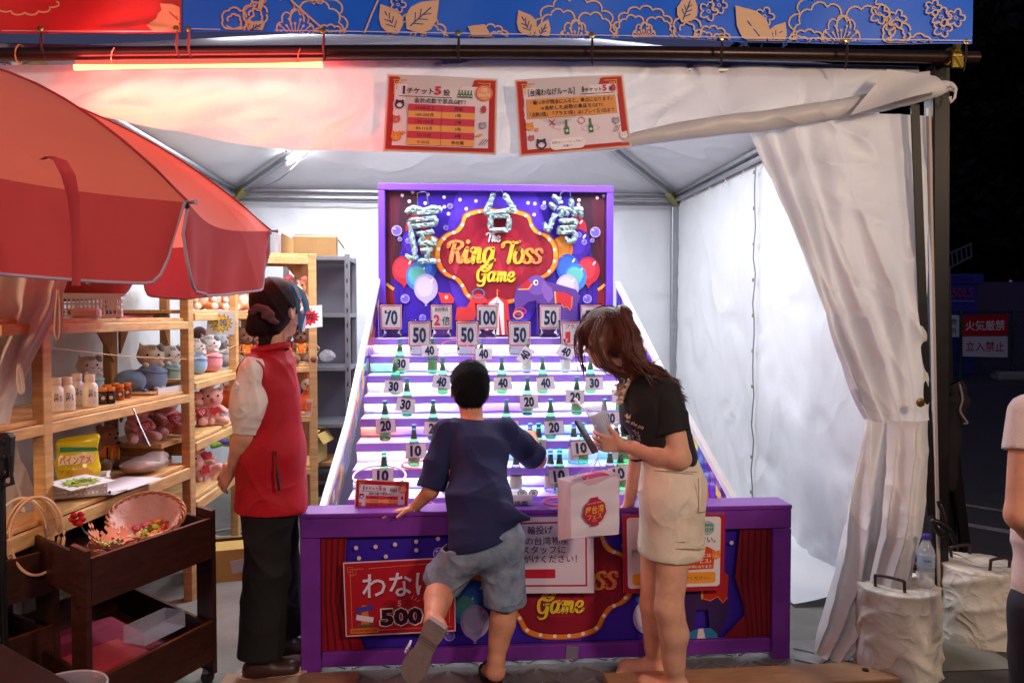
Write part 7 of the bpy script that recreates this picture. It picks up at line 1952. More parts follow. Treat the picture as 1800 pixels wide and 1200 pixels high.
tag(obj('hoarding_wall', MB().box((22, 20.6, 1.16), (26, .3, 2.32)), mat('mauve_hoarding', '#57496A', rough=.7)), 'mauve hoarding wall behind the fence', 'wall')
# leaning ladder frame
ld = thing('ladder', 'metal ladder lying at a slant above the generator box', 'ladder', tuple(at(1680, 480, 20)))
LAD = mat('ladder_alloy', '#7A7A80', rough=.4, metal=.5)
for (a, b) in (((1640, 458), (1708, 428)), ((1640, 486), (1708, 450))): obj('rail', MB().bar(at(*a, 20), at(*b, 20), .04, .05), LAD, ld, world=True)
for k in range(9):
    u = k / 8; p = at(1640, 460, 20).lerp(at(1706, 431, 20), u); q_ = at(1642, 484, 20).lerp(at(1708, 452, 20), u); obj('rung', MB().bar(p, q_, .03, .03), LAD, ld, world=True)
# trees far behind: trunk, limbs and leaf clumps
def tree(label, x, y, h, r, n, seed):
    t = thing('tree', label, 'tree', (x, y, 0), group='dark trees behind the fence')
    rg = random.Random(seed); BK = mat('bark', '#241C18', rough=.9); LF = mat('night_leaves', '#0E150A', rough=.6, noise=.5, nscale=1.5)
    obj('trunk', MB().tube(catmull([(0, 0, 0), (.1, 0, h * .3), (-.1, .1, h * .6), (0, 0, h * .85)], 4), [.3 - .02 * i for i in range(13)], 10), BK, t, smooth=True)
    for k in range(7):
        a = k * 2.4; z = h * (.35 + .07 * k); obj('limb', MB().tube([(0, 0, z), (r * .4 * math.cos(a), r * .4 * math.sin(a), z + h * .08), (r * .75 * math.cos(a), r * .75 * math.sin(a), z + h * .18)], [.10, .07, .02], 7), BK, t, smooth=True)
    cl = [(rg.uniform(-1, 1) * r * .8, rg.uniform(-1, 1) * r * .6, h * rg.uniform(.10, .98), rg.uniform(.5, 1.0) * r * .36) for _ in range(48)]
    mb = MB()
    for _ in range(n):
        cx, cy, cz, cr = rg.choice(cl); d = Vector((rg.gauss(0, 1), rg.gauss(0, 1), rg.gauss(0, .8))).normalized() * cr * rg.uniform(.5, 1.05)
        p = Vector((cx, cy, cz)) + d; s = rg.uniform(.16, .34); a1 = Vector((rg.gauss(0, 1), rg.gauss(0, 1), rg.gauss(0, 1))).normalized(); a2 = a1.cross(Vector((rg.gauss(0, 1), rg.gauss(0, 1), .3))).normalized()
        mb.add([p - a1 * s, p + a2 * s * .5, p + a1 * s, p - a2 * s * .5], [(0, 1, 2, 3)])
    obj('crown', mb, LF, t, fixn=False)
tree('tall dark tree at the top right behind the hoarding', 20.5, 27, 13, 4.5, 16000, 3)
tree('dark tree right behind the black pole beyond the ladder', 15.5, 30, 12, 4.6, 13000, 4)
tree('dark tree at the far right behind the fence', 25, 30, 13, 5, 14000, 5)
tree('low dark tree between the others behind the hoarding', 17.6, 33, 11, 5, 13000, 12)
tree('broad dark tree farthest back beyond the fence', 23, 36, 15, 6.5, 15000, 13)
tree('dark tree seen over the red banner at top left', -17, 24, 13.0, 4.5, 14000, 9)
# ================================================================ people
def skin(n, c): return mat('skin_' + n, c, rough=.5, spec=.3, noise=.16, nscale=22, sss=.12, bump=.06, bscale=240, bdist=.002)
SK1 = skin('warm', '#CB8F72'); SK2 = skin('pale', '#D8A288')
HAIRK = mat('black_hair', '#1D1416', rough=.42, spec=.6, noise=.4, nscale=30, stretch=(6, 6, .6), bump=.5, bscale=70, bdist=.004)
HAIRB = mat('brown_hair', '#5C2B1C', rough=.42, spec=.5, noise=.4, nscale=24, stretch=(5, 5, .5), bump=.5, bscale=60, bdist=.004)
HAIRN = mat('short_black_hair', '#14121A', rough=.75, spec=.2, noise=.3, nscale=30)
def axes(f, up=(0, 0, 1)):
    f = Vector(f).normalized(); r = f.cross(Vector(up)).normalized(); u = r.cross(f); return r, f, u
def Mx(f, up=(0, 0, 1)): r, f, u = axes(f, up); return Matrix((r, f, u)).transposed()
def head(S, c, f, s=1.0, up=(0, 0, 1)):
    M = Mx(f, up); P = lambda x, y, z: tuple(Vector(c) + M @ (Vector((x, y, z)) * s))
    S.ell(P(0, -.012, .02), (.074 * s, .092 * s, .086 * s), .01 * s, M)
    S.ell(P(0, .028, -.035), (.056 * s, .060 * s, .068 * s), .03 * s, M)
    S.ell(P(0, .055, -.088), (.026 * s, .022 * s, .02 * s), .03 * s, M)
    S.cap(P(0, .086, .012), P(0, .104, -.022), .008 * s, .012 * s, .012 * s)
    S.cap(P(-.018, .085, -.055), P(.018, .085, -.055), .006 * s, .006 * s, .008 * s)
    for g in (-1, 1):
        S.ell(P(g * .030, .092, .008), (.016 * s, .012 * s, .010 * s), .008 * s, M, sub=True)
        S.cap(P(g * .018, .088, .024), P(g * .045, .078, .026), .006 * s, .005 * s, .012 * s)
        S.ell(P(g * .078, -.008, -.012), (.010 * s, .020 * s, .033 * s), .006 * s, M)
        S.ell(P(g * .086, -.004, -.010), (.006 * s, .010 * s, .018 * s), .003 * s, M, sub=True)
def face_parts(t, c, f, s=1.0, up=(0, 0, 1), base=None):
    M = Mx(f, up); B = Vector(t.location)
    P = lambda x, y, z: Vector(c) + M @ (Vector((x, y, z)) * s) - B
    for g in (-1, 1):
        ey_ = obj('eye', MB().ball(P(g * .030, .078, .008), .0125 * s, 12), mat('eye_white', '#D8D0CC', rough=.2), t, smooth=True)
        obj('iris', MB().ball(P(g * .030, .0865, .008), .0058 * s, 10), EYE, ey_, smooth=True)
        obj('eyebrow', MB().tube([P(g * .016, .094, .030), P(g * .032, .092, .034), P(g * .047, .082, .029)], .0028 * s, 6), HAIRK, t)
    obj('lips', MB().tube([P(-.020, .084, -.055), P(0, .094, -.053), P(.020, .084, -.055)], [.003 * s, .005 * s, .003 * s], 8), mat('lips', '#A85A50', rough=.4), t, smooth=True)
def hand(S, w, d, n, th, L=.17, curl=(30, 30, 35, 40), tcurl=20, spread=7, tang=42):
    """w wrist, d pointing direction, n the way the palm faces, th towards the thumb side"""
    d = Vector(d).normalized(); n = Vector(n); n = (n - d * n.dot(d)).normalized(); th_ = Vector(th); th_ = (th_ - d * th_.dot(d) - n * th_.dot(n)).normalized()
    w = Vector(w); g = L / .18
    lens = (.070, .078, .072, .056); offs = (.030, .010, -.011, -.030); kn = (.088, .092, .088, .080)
    for i in range(4):
        k = w + d * kn[i] * g + th_ * offs[i] * g
        S.cap(w + d * .012 * g + th_ * offs[i] * .55 * g, k, .0125 * g, .0105 * g, .010 * g)
        sp = R(spread * (1.3 - i * .9)); dd = (d * math.cos(sp) + th_ * math.sin(sp)).normalized(); p = k; a = 0
        for j, (fr, cf) in enumerate(((.45, .3), (.30, .4), (.25, .3))):
            a += R(curl[i]) * cf * (1.6 if j else 1.0)
            q = p + (dd * math.cos(a) + n * math.sin(a)) * lens[i] * fr * g
            S.cap(p, q, (.0092, .0082, .0074)[j] * g, (.0082, .0074, .0064)[j] * g, .0025 * g); p = q
    b = w + d * .022 * g + th_ * .022 * g; ta = R(tang)
    dd = (d * math.cos(ta) + th_ * math.sin(ta)).normalized(); p = b
    S.cap(w + d * .01 * g, b + dd * .03 * g, .014 * g, .013 * g, .012 * g)
    a = R(10); p = b + dd * .022 * g
    for j, fr in enumerate((.034, .027)):
        a += R(tcurl); q = p + (dd * math.cos(a) + (n * .6 + d * .4).normalized() * math.sin(a)) * fr * g; S.cap(p, q, .0105 * g - .001 * j, .0085 * g, .005 * g); p = q
def limb(S, a, b, c, ra, rb, rc, k=.015, bulge=None):
    S.cap(a, b, ra, rb, k); S.cap(b, c, rb, rc, k)
    if bulge:
        v = Vector(b).lerp(Vector(c), .32) + Vector(bulge[0]); v2 = Vector(b).lerp(Vector(c), .12) + Vector(bulge[0]) * .6; S.cap(v2, v, bulge[1] * .9, bulge[1], .03); S.cap(v, Vector(b).lerp(Vector(c), .7), bulge[1] * .85, rc, .03)
def strands(t, hair, flow, n, L, m, lift=.25, w=.0011, seed=1, jit=.12):
    """fine hair laid over a hair mass, combed along flow(p)"""
    rg = random.Random(seed); me = hair.data; P_ = me.polygons; B = Vector(t.location); mb = MB(); k = len(P_)
    for _ in range(n):
        f = P_[rg.randrange(k)]; c = f.center.copy(); nr = f.normal
        d = Vector(flow(c + B)).normalized(); d = (d - nr * d.dot(nr)); 
        if d.length < .05: d = Vector((rg.uniform(-1, 1), rg.uniform(-1, 1), 0))
        d = (d.normalized() + Vector((rg.gauss(0, jit), rg.gauss(0, jit), rg.gauss(0, jit)))).normalized()
        s = nr.cross(d).normalized() * w; l = L * rg.uniform(.6, 1.3); c = c - nr * .001
        a = c + d * l * .5 + nr * l * lift * .5; e = c + d * l + nr * l * lift * rg.uniform(.2, .9)
        mb.add([c - s, c + s, a + s * .8, a - s * .8, e], [(0, 1, 2, 3), (3, 2, 4)])
    obj('fine_hair', mb, m, t, kind='stuff', fixn=False)
def person(label, base): return thing('person', label, 'person', tuple(base))
def fit(S, t, name, h, m, wr=None, label=None): return link(name, S.mesh(name, h, m, wr, base=t.location), t, label)

# ---------------------------------------------------------------- the boy
by = person('boy in a navy t-shirt and denim shorts leaning over the counter, one foot kicked up', (at(870, 1195, 2.97).x, 2.97, 0))
hd = at(826, 682, 3.30); neck = at(830, 735, 3.245); chest = at(836, 790, 3.17); waist = at(842, 880, 3.04); pel = at(850, 945, 2.97)
fB = Vector((-.05, .93, -.12)); bR = Vector((1, .05, 0))
shL, shR = at(786, 762, 3.17), at(888, 758, 3.22)
elL, wrL = at(757, 862, 3.12), at(727, 893, 3.175)
elR, wrR = at(946, 808, 3.34), at(935, 765, 3.60)
hipL, hipR = at(826, 960, 2.97), at(882, 960, 2.99)
knL, anL = at(774, 1030, 3.02), at(762, 1092, 2.74)
knR, anR = at(888, 1060, 3.00), at(872, 1158, 2.945)
S = Solid()
head(S, hd, fB, .95); S.cap(neck + Vector((0, -.02, -.02)), hd + Vector((0, -.015, -.04)), .046, .048, .02)
S.cap(chest, waist, .085, .08, .03, bR, 1.35).cap(waist, pel, .076, .082, .03, bR, 1.25).cap(shL, shR, .045, .045, .03)
limb(S, shL, elL, wrL, .040, .031, .021); limb(S, shR, elR, wrR, .040, .033, .021)
hand(S, wrL, (-.92, .04, -.16), (0, -.1, -1), (.1, -1, 0), .142, (16, 10, 8, 6), 8, 12, 58)
hand(S, wrR, (-.1, .9, .1), (0, 0, -1), (-1, 0, 0), .14, (60, 60, 60, 60), 30)
limb(S, hipL, knL, anL, .062, .050, .031, bulge=((0, 0, -.004), .046)); limb(S, hipR, knR, anR, .062, .047, .031, bulge=((0, -.014, 0), .044))
# kicked up left foot: sole faces the camera, toes down left
he = at(768, 1104, 2.71); to = at(733, 1168, 2.78)
S.cap(anL, he, .032, .030, .015); S.cap(he, to, .029, .030, .02, (1, 0, .5), 1.15)
for k in range(5): S.cap(to + Vector((-.025 + .012 * k, 0, .012 - .006 * k)), to + Vector((-.035 + .010 * k, .01, -.014 - .006 * k)), .009, .008, .004)
# standing right foot on tiptoe
he2 = Vector((anR.x - .002, anR.y - .012, anR.z - .045)); ba2 = Vector((anR.x - .01, anR.y + .115, .045))
S.cap(anR, he2, .030, .029, .015); S.cap(he2, ba2, .028, .030, .02, bR, 1.2); S.cap(ba2, ba2 + Vector((-.005, .05, -.012)), .028, .018, .015, bR, 1.3)
fit(S, by, 'body', .0050, SK1)
# hair
S = Solid(); M = Mx(fB); P = lambda x, y, z: tuple(hd + M @ (Vector((x, y, z)) * .95))
S.ell(P(0, -.016, .028), (.0805, .098, .090), .01, M); S.ell(P(0, -.045, -.03), (.062, .058, .066), .03, M)
S.ell(P(0, .10, -.04), (.085, .075, .075), .012, M, sub=True)
for g in (-1, 1): S.ell(P(g * .088, -.004, -.018), (.022, .030, .042), .004, M, sub=True)
hm_ = fit(S, by, 'hair', .0055, HAIRN, (.003, 60, (.3, .8, 1), 2.))
strands(by, hm_, lambda p: (p - hd - Vector((.01, -.01, .09))) + Vector((0, 0, -.05)), 9000, .014, HAIRN, .7, .0009)
face_parts(by, hd, fB, .95)
# t-shirt
NAVYC = mat('navy_cotton', '#141C4A', rough=.85, sheen=.03, noise=.12, nscale=9, bump=.25, bscale=330, bdist=.002, folds=(5.5, .014, .5))
S = Solid()
S.cap(neck - Vector((0, .0, .035)), chest, .055, .09, .04, bR, 1.45); S.cap(shL, shR, .056, .056, .03)
S.cap(chest, waist, .092, .092, .04, bR, 1.26); S.cap(waist, pel + Vector((.002, -.01, -.03)), .092, .104, .04, bR, 1.32)
S.cap(pel + Vector((.09, -.02, .09)), pel + Vector((.165, -.03, .078)), .04, .014, .04)
S.shell(.013)
S.cut(at(850, 952, 2.97), (.30, .0, -1), .30); S.cut(neck + Vector((0, .01, -.012)), (0, .25, 1), .075)
fit(S, by, 'shirt', .0055, NAVYC, (.014, 17, (.65, .2, .75), 1.4))
for a, b, e in ((shL, elL, .98), (shR, elR, .92)):
    S = Solid(); S.cap(a, a.lerp(b, 1.08), .057, .061, .03); S.shell(.013); S.cut(a.lerp(b, e), b - a, .12); fit(S, by, 'sleeve', .0055, NAVYC, (.010, 19, (.3, .2, .9), 2.))
# shorts
DEN = mat('light_denim', '#5E6F8A', rough=.85, noise=.35, nscale=22, bump=.3, bscale=300, bdist=.002, color2='#8A98AC', folds=(7, .018, .8))
S = Solid()
S.cap(pel + Vector((0, 0, .03)), pel + Vector((0, 0, -.03)), .095, .100, .03, bR, 1.35)
S.cap(hipL + Vector((0, 0, .01)), hipL.lerp(knL, 1.12), .085, .082, .03); S.cap(hipR + Vector((0, 0, .01)), hipR.lerp(knR, 1.12), .085, .088, .03)
S.shell(.013); S.cut(hipL.lerp(knL, .98), (knL - hipL) + Vector((0.03, -.02, 0)), .125); S.cut(hipR.lerp(knR, 1.0), knR - hipR, .12); S.cut(pel + Vector((0, 0, .008)), (-.3, 0, 1), .24)
fit(S, by, 'shorts', .0055, DEN, (.015, 17, (.5, .3, .9), 3.3))
hem = MB()
for (a, b, r_, sh) in ((hipL, knL, .083, .955), (hipR, knR, .087, .975)):
    x, y, z = frame_of(b - a); c = a.lerp(b, sh)
    hem.tube([c + (x * math.cos(q) + y * math.sin(q)) * (r_ + .002) for q in [2 * PI * i / 40 for i in range(40)]], .0035, 5, closed=True)
# sandals
SOLE = mat('grey_sole', '#8A7A78', rough=.8, noise=.15, nscale=20, bump=.5, bscale=60, bdist=.003)
def sole(heel, toe, nrm, w, t, name='sandal'):
    heel, toe = Vector(heel), Vector(toe); d = (toe - heel); L = d.length; d.normalize(); n = Vector(nrm); n = (n - d * n.dot(d)).normalized(); s = d.cross(n)
    prof = [(-.02, .30), (0, .42), (.12, .47), (.35, .40), (.55, .42), (.75, .52), (.92, .50), (1.04, .33), (1.09, .1)]
    P = [heel + d * L * a + s * w * b for a, b in prof] + [heel + d * L * a - s * w * b * .92 for a, b in prof[::-1]]
    C = catmull(P, 4, True)
    mb = MB().prism([p + n * .0 for p in C], n * t); return mb
sd1 = thing('sandal', 'grey sandal on the boy\'s raised left foot, sole turned to the camera', 'sandal', tuple((he + to) / 2))
nn = Vector((-.12, -1, .35)).normalized()
obj('sole', sole(he + nn * .030 + Vector((.012, 0, .022)), to + nn * .030 + Vector((-.012, 0, -.028)), nn, .088, .020), SOLE, sd1, world=True)
for u_, w_ in ((.30, .068), (.36, .066), (.42, .066)):
    c_ = he.lerp(to, u_) + nn * .0505; x_ = (to - he).cross(nn).normalized()
    obj('tread_groove', MB().bar(c_ - x_ * w_ / 2, c_ + x_ * w_ / 2, .006, .003, nn), mat('groove_grey', '#5E504E', rough=.9), sd1, world=True)
obj('strap', MB().grid([[he.lerp(to, .55 + .25 * v) + Vector((-.052 * math.cos(q) * .9, .04 * math.sin(q) + .0, .028 * math.cos(q) * -.6)) + nn * .012 for q in [PI * i / 14 for i in range(15)]] for v in (0, .5, 1)]), BLACK, sd1, world=True, smooth=True)
for k in range(3): obj('strap_stripe', MB().tube([he.lerp(to, .58 + .09 * k) + Vector((-.052 - .002, .004 * k, .014)) + nn * .016, he.lerp(to, .60 + .09 * k) + Vector((-.050, .03, .022))], .0055, 6), mat('white_stripe', '#D8D4D8', rough=.5), sd1, world=True, smooth=True)
sd2 = thing('sandal', 'dark striped sandal under the boy\'s standing right foot', 'sandal', (ba2.x, ba2.y, 0))
obj('sole', sole(he2 + Vector((0, -.02, -.05)), ba2 + Vector((-.005, .06, -.026)), (0, .3, -1), .088, .016), mat('dark_sole', '#2A2224', rough=.7), sd2, world=True)
obj('strap', MB().grid([[ba2 + Vector((.050 * math.cos(q), .01 + .05 * v, .036 * math.sin(q) - .02)) for q in [PI * i / 14 for i in range(15)]] for v in (0, .5, 1)]), BLACK, sd2, world=True, smooth=True)
tag(obj('bracelet', MB().tube([wrL + Vector((.008 + .012 * math.cos(q) * .4, .024 * math.cos(q), .026 * math.sin(q))) for q in [2 * PI * i / 24 for i in range(24)]], .002, 6, closed=True), WHR, smooth=True), 'thin white band on the boy\'s left wrist', 'bracelet')

# ---------------------------------------------------------------- the woman
wo = person('woman with a brown ponytail, black t-shirt and cream skirt bending toward the game', (at(1180, 1195, 2.93).x, 2.93, 0))
hd = at(1062, 592, 3.02); fW = Vector((-.58, .78, -.34)); upW = Vector((-.2, .15, 1))
neck = at(1122, 648, 2.99); chest = at(1150, 712, 2.96); waist = at(1176, 800, 2.93); pel = at(1182, 865, 2.92)
wR = Vector((.42, .90, 0)).normalized()       # her right is away from the camera
shL, shR = at(1170, 690, 2.86), at(1112, 686, 3.10)
elL, wrL = at(1196, 806, 2.80), at(1098, 783, 2.93)
elR, wrR = at(1122, 800, 3.16), at(1107, 878, 3.17)
hipL, hipR = at(1190, 885, 2.87), at(1160, 885, 2.99)
knL, anL = at(1176, 1068, 2.83), at(1188, 1203, 2.87)
knR, anR = at(1148, 1060, 3.00), at(1152, 1166, 3.05)
S = Solid()
head(S, hd, fW, 1.0, upW); S.cap(neck, hd + Vector((.03, -.01, -.05)), .050, .050, .02)
S.cap(chest, waist, .095, .088, .03, wR, 1.25).cap(waist, pel, .088, .108, .03, wR, 1.25).cap(shL, shR, .045, .045, .03)
limb(S, shL, elL, wrL, .047, .038, .025, bulge=((0, 0, 0), .034)); limb(S, shR, elR, wrR, .046, .036, .024)
hand(S, wrL, (-.93, .18, .10), (-.1, .9, .25), (.05, .1, 1), .165, (62, 74, 84, 88), 22, 4, 50)
hand(S, wrR, (-.15, .02, -1), (-.5, .8, 0), (-1, -.3, .0), .16, (20, 22, 26, 30), 15, 6)
limb(S, hipL, knL, anL, .075, .050, .033, .02, bulge=((.014, -.010, 0), .045)); limb(S, hipR, knR, anR, .074, .049, .032, .02, bulge=((.012, -.010, 0), .044))
for an, dx, dy in ((anL, -.10, .06), (anR, -.11, .02)):
    h0 = Vector((an.x + .02, an.y - .01, .035)); b0 = Vector((an.x + dx, an.y + dy, .030))
    S.cap(an, h0, .036, .032, .02); S.cap(an + Vector((-.02, 0, -.02)), b0, .034, .028, .03); S.cap(h0, b0, .030, .030, .03)
    for k in range(5): S.cap(b0 + Vector((0, -.028 + .014 * k, 0)), b0 + Vector((-.045 + .006 * k, -.026 + .015 * k, -.010)), .012, .009, .005)
fit(S, wo, 'body', .0052, SK2)
face_parts(wo, hd, fW, 1.0, upW)
M = Mx(fW, upW); P = lambda x, y, z: hd + M @ Vector((x, y, z))
# hair
S = Solid()
S.ell(P(0, -.012, .020), (.088, .106, .092), .01, M); S.ell(P(0, -.05, -.03), (.062, .05, .06), .03, M)
S.ell(P(0, .13, -.05), (.080, .078, .088), .014, M, sub=True)
S.ell(P(-.093, .012, -.020), (.016, .016, .030), .006, M, sub=True)
pb_ = at(1081, 550, 2.955)        # ponytail root
pts = [pb_, at(1093, 552, 2.94), at(1104, 585, 2.92), at(1110, 620, 2.91), at(1108, 652, 2.91)]
for a, b, r0, r1 in zip(pts, pts[1:], (.018, .032, .038, .038), (.032, .038, .038, .026)): S.cap(a, b, r0, r1, .02)
# hair falling over the shoulder and along the cheek
pts = [at(1106, 610, 2.92), at(1124, 640, 2.90), at(1152, 650, 2.88), at(1180, 668, 2.87), at(1196, 700, 2.86)]
for a, b, r0, r1 in zip(pts, pts[1:], (.030, .026, .016, .010), (.026, .016, .010, .004)): S.cap(a, b, r0, r1, .02)
pts = [at(1062, 560, 2.96), at(1052, 600, 2.94), at(1066, 636, 2.93), at(1090, 655, 2.92), at(1112, 648, 2.92)]
for a, b, r0, r1 in zip(pts, pts[1:], (.012, .016, .016, .014), (.016, .016, .014, .014)): S.cap(a, b, r0, r1, .02)
pts = [at(1030, 562, 3.04), at(1020, 585, 3.02), at(1019, 610, 3.0), at(1024, 640, 2.99)]
for a, b, r0, r1 in zip(pts, pts[1:], (.014, .012, .007), (.012, .007, .003)): S.cap(a, b, r0, r1, .015)
hw_ = fit(S, wo, 'hair', .0052, HAIRB, (.004, 60, (.95, .2, .25), 1.))
def wflow(p):
    if (p - pb_).length < .05: return Vector((.3, 0, -1))
    if p.x > pb_.x + .005: return Vector((.25 if p.z > 1.36 else .9, 0, -1 if p.z > 1.36 else -.5))
    return pb_ - p if p.z > hd.z - .01 else Vector((.15, 0, -1))
strands(wo, hw_, wflow, 16000, .040, HAIRB, .015, .0008, 2, .05)
rgw = random.Random(3)
for k in range(46):     # loose strands
    o = Vector((rgw.gauss(0, .012), rgw.gauss(0, .01), rgw.gauss(0, .006)))
    if k % 3 == 0: L_ = [at(1085, 548, 2.93), at(1104, 585, 2.88), at(1112, 625, 2.86), at(1120 + rgw.uniform(0, 60), 650, 2.86), at(1150 + rgw.uniform(0, 50), 668 + rgw.uniform(-5, 30), 2.85)]
    elif k % 3 == 1: L_ = [at(1036, 562, 2.99), at(1019, 585, 2.99), at(1016, 615, 3.0), at(1022 + rgw.uniform(-4, 8), 640 + rgw.uniform(-15, 20), 2.99)]
    else: L_ = [at(1060, 555, 2.93), at(1046, 600, 2.915), at(1062, 640, 2.90), at(1088 + rgw.uniform(-10, 20), 656, 2.89)]
    obj('hair_strand', MB().tube(catmull([p + o for p in L_], 5), .0016, 4), HAIRB, wo, world=True, smooth=True)
obj('hair_tie', MB().tube([pb_ + Vector((.018 * math.cos(q) * .6 + .01, -.006 + .022 * math.cos(q), .024 * math.sin(q))) for q in [2 * PI * i / 20 for i in range(20)]], .006, 8, closed=True), BLACK, wo, world=True, smooth=True)
# t-shirt
BLKC = mat('black_cotton', '#121014', rough=.8, sheen=.03, noise=.12, nscale=9, bump=.2, bscale=330, bdist=.002, folds=(5.5, .016, .6))
S = Solid()
S.cap(neck + Vector((.015, 0, -.03)), chest, .066, .10, .04, wR, 1.3); S.cap(shL, shR, .060, .060, .03)
S.cap(chest, waist + Vector((0, 0, -.02)), .112, .110, .04, wR, 1.22); S.ell(tuple(chest + Vector((-.055, .03, -.02))), (.075, .085, .075), .04)
S.shell(.013); S.cut(at(1178, 812, 2.92), (-.12, 0, -1), .22); S.cut(neck + Vector((-.005, 0, .0)), (-.45, 0, 1), .085)
fit(S, wo, 'shirt', .0055, BLKC, (.011, 15, (.8, .2, .6), 5.))
for a, b, e in ((shL, elL, .62), (shR, elR, .6)):
    S = Solid(); S.cap(a, a.lerp(b, .85), .059, .064, .03); S.shell(.013); S.cut(a.lerp(b, e), b - a, .12); fit(S, wo, 'sleeve', .0055, BLKC, (.008, 17, (.3, .2, .9), 4.))
from mathutils.bvhtree import BVHTree
def decal(t, target, name, draw, cx, cy, unit=1.0, rot=0.0, lift=.002):
    """flat print laid on a garment where it shows"""
    B = Vector(t.location); me = target.data; tree = BVHTree.FromPolygons([v.co + B for v in me.vertices], [tuple(p.vertices) for p in me.polygons])
    q = Print(.0003); draw(q); c, s_ = math.cos(rot), math.sin(rot); vs = []
    for (x, y, z) in q.v:
        px, py = cx + (x * c - y * s_) * unit, cy + (x * s_ + y * c) * unit
        d = (at(px, py, 1.0) - _C).normalized(); h = tree.ray_cast(_C, d)
        if h[0] is None: h = (at(px, py, 2.9),)
        vs.append(h[0] - d * (lift + z * .0002) - B)
    me2 = mesh_from(name, vs, q.f)
    for m in q.mats: me2.materials.append(m)
    me2.polygons.foreach_set('material_index', q.m); link(name, me2, t)
shw = [o for o in wo.children if o.name.startswith('shirt')][0]
def chest_art(q):
    q.poly([(-14, -22), (-9, -26), (-7, -20), (-3, -25), (-4, -17), (-9, -16)], '#C8B89A')
    q.text('at the pia', 4, -6, 9, '#C8B89A', .02, rot=.42, shear=.2)
    for k in range(10):
        a = k * 1.9; x = 6 + 13 * math.cos(a) * (.4 + .06 * k); y = 22 + 16 * math.sin(a) * (.4 + .06 * k)
        q.stroke([(x - 5, y - 4), (x, y), (x + 2, y + 6)], 1.1, '#8E8AA6'); q.dots([(x, y - 3)], 1.5, '#8E8AA6', 6)
decal(wo, shw, 'chest_print', chest_art, 1112, 752)
# lace collar
LACEC = mat('cream_lace', '#D8B8A0', rough=.8, bump=.6, bscale=120)
col = catmull([at(1158, 632, 2.92), at(1140, 640, 2.905), at(1120, 652, 2.90), at(1108, 672, 2.915), at(1101, 690, 2.93), at(1099, 702, 2.94), at(1093, 690, 2.96), at(1092, 668, 2.99)], 8)
G = [[p + Vector((.0, 0, 0)) + Vector((-.016 * w_ + .004 * math.sin(i * 1.1) * w_, -.008 * w_, -.010 * w_ + .004 * math.cos(i * 1.3) * w_)) for i, p in enumerate(col)] for w_ in (-.6, -.2, .2, .6, 1.0, 1.3)]
obj('lace_collar', MB().grid(G), LACEC, wo, world=True, smooth=True)
for k in range(0, len(col), 2): obj('lace_scallop', MB().ball(G[-1][k], .0045, 8), LACEC, wo, world=True, smooth=True)
# print on the chest
IV = mat('ivory_print', '#B8A890', rough=.7)
cp_ = []
for k in range(26):
    u = rgw.random(); cp_.append((1094 + 24 * u + rgw.uniform(-3, 7), 742 + 58 * u + rgw.uniform(-8, 8)))
def on_front(px, py): return at(px, py, 2.905 + (1150 - px) * .0012)
# skirt
SKT = mat('cream_twill', '#DCCDBA', rough=.8, noise=.1, nscale=10, bump=.3, bscale=260, bdist=.002, folds=(6, .018, .7))
S = Solid()
S.cap(waist + Vector((0, 0, -.005)), pel, .098, .120, .03, wR, 1.2); S.cap(pel, pel + Vector((-.004, 0, -.20)), .120, .124, .04, wR, 1.25)
S.shell(.013); S.cut(pel + Vector((0, 0, -.232)), (-.06, 0, -1), .24); S.cut(waist + Vector((0, 0, -.006)), (-.1, 0, 1), .2)
fit(S, wo, 'skirt', .0055, SKT, (.008, 14, (.6, .2, .8), 2.))
def on_skirt(px, py, lift=.005):      # nearest point of the skirt's outside towards the camera
    a = at(px, py, 1.0) - _C; ax = pel; rr = .128 + lift
    # cylinder about a vertical axis at (pel.x, pel.y)
    dx, dy = a.x, a.y; ox, oy = -ax.x, -ax.y
    e = 1.16
    A_ = dx * dx + (dy / e) ** 2; B_ = 2 * (ox * dx + oy * dy / e ** 2); C_ = ox * ox + (oy / e) ** 2 - rr * rr; D_ = B_ * B_ - 4 * A_ * C_
    t_ = (-B_ - math.sqrt(max(0, D_))) / (2 * A_); return _C + a * t_
def skirt_patch(nm, x0, y0, x1, y1, m, lift):
    G = [[on_skirt(x0 + (x1 - x0) * i / 8, y0 + (y1 - y0) * j / 6, lift) for i in range(9)] for j in range(7)]
    obj(nm, MB().grid(G), m, wo, world=True, smooth=True)
skirt_patch('cargo_pocket', 1150, 900, 1208, 952, SKT, .003); skirt_patch('pocket_flap', 1148, 884, 1211, 904, SKT, .006)
obj('pocket_button', MB().lathe([(.006, 0), (.006, .003), (.001, .004)], on_skirt(1180, 894, .008), 12, rotm(PI / 2, 0, 0)), BLACK, wo, world=True)
obj('hem_seam', MB().tube([on_skirt(x, 964, .001) for x in range(1122, 1240, 4)], .0016, 5), mat('twill_seam', '#A08868', rough=.8), wo, world=True)
obj('waist_seam', MB().tube([on_skirt(x, 826 + .03 * (x - 1120), -.012) for x in range(1135, 1226, 6)], .0016, 5), mat('twill_seam', '#A08868'), wo, world=True)
obj('side_seam', MB().tube([on_skirt(1228, y, .001) for y in range(840, 905, 6)] + [on_skirt(x, 900 + (1228 - x) * .1, .001) for x in (1232, 1236, 1240)], .0016, 5), mat('twill_seam', '#A08868'), wo, world=True)
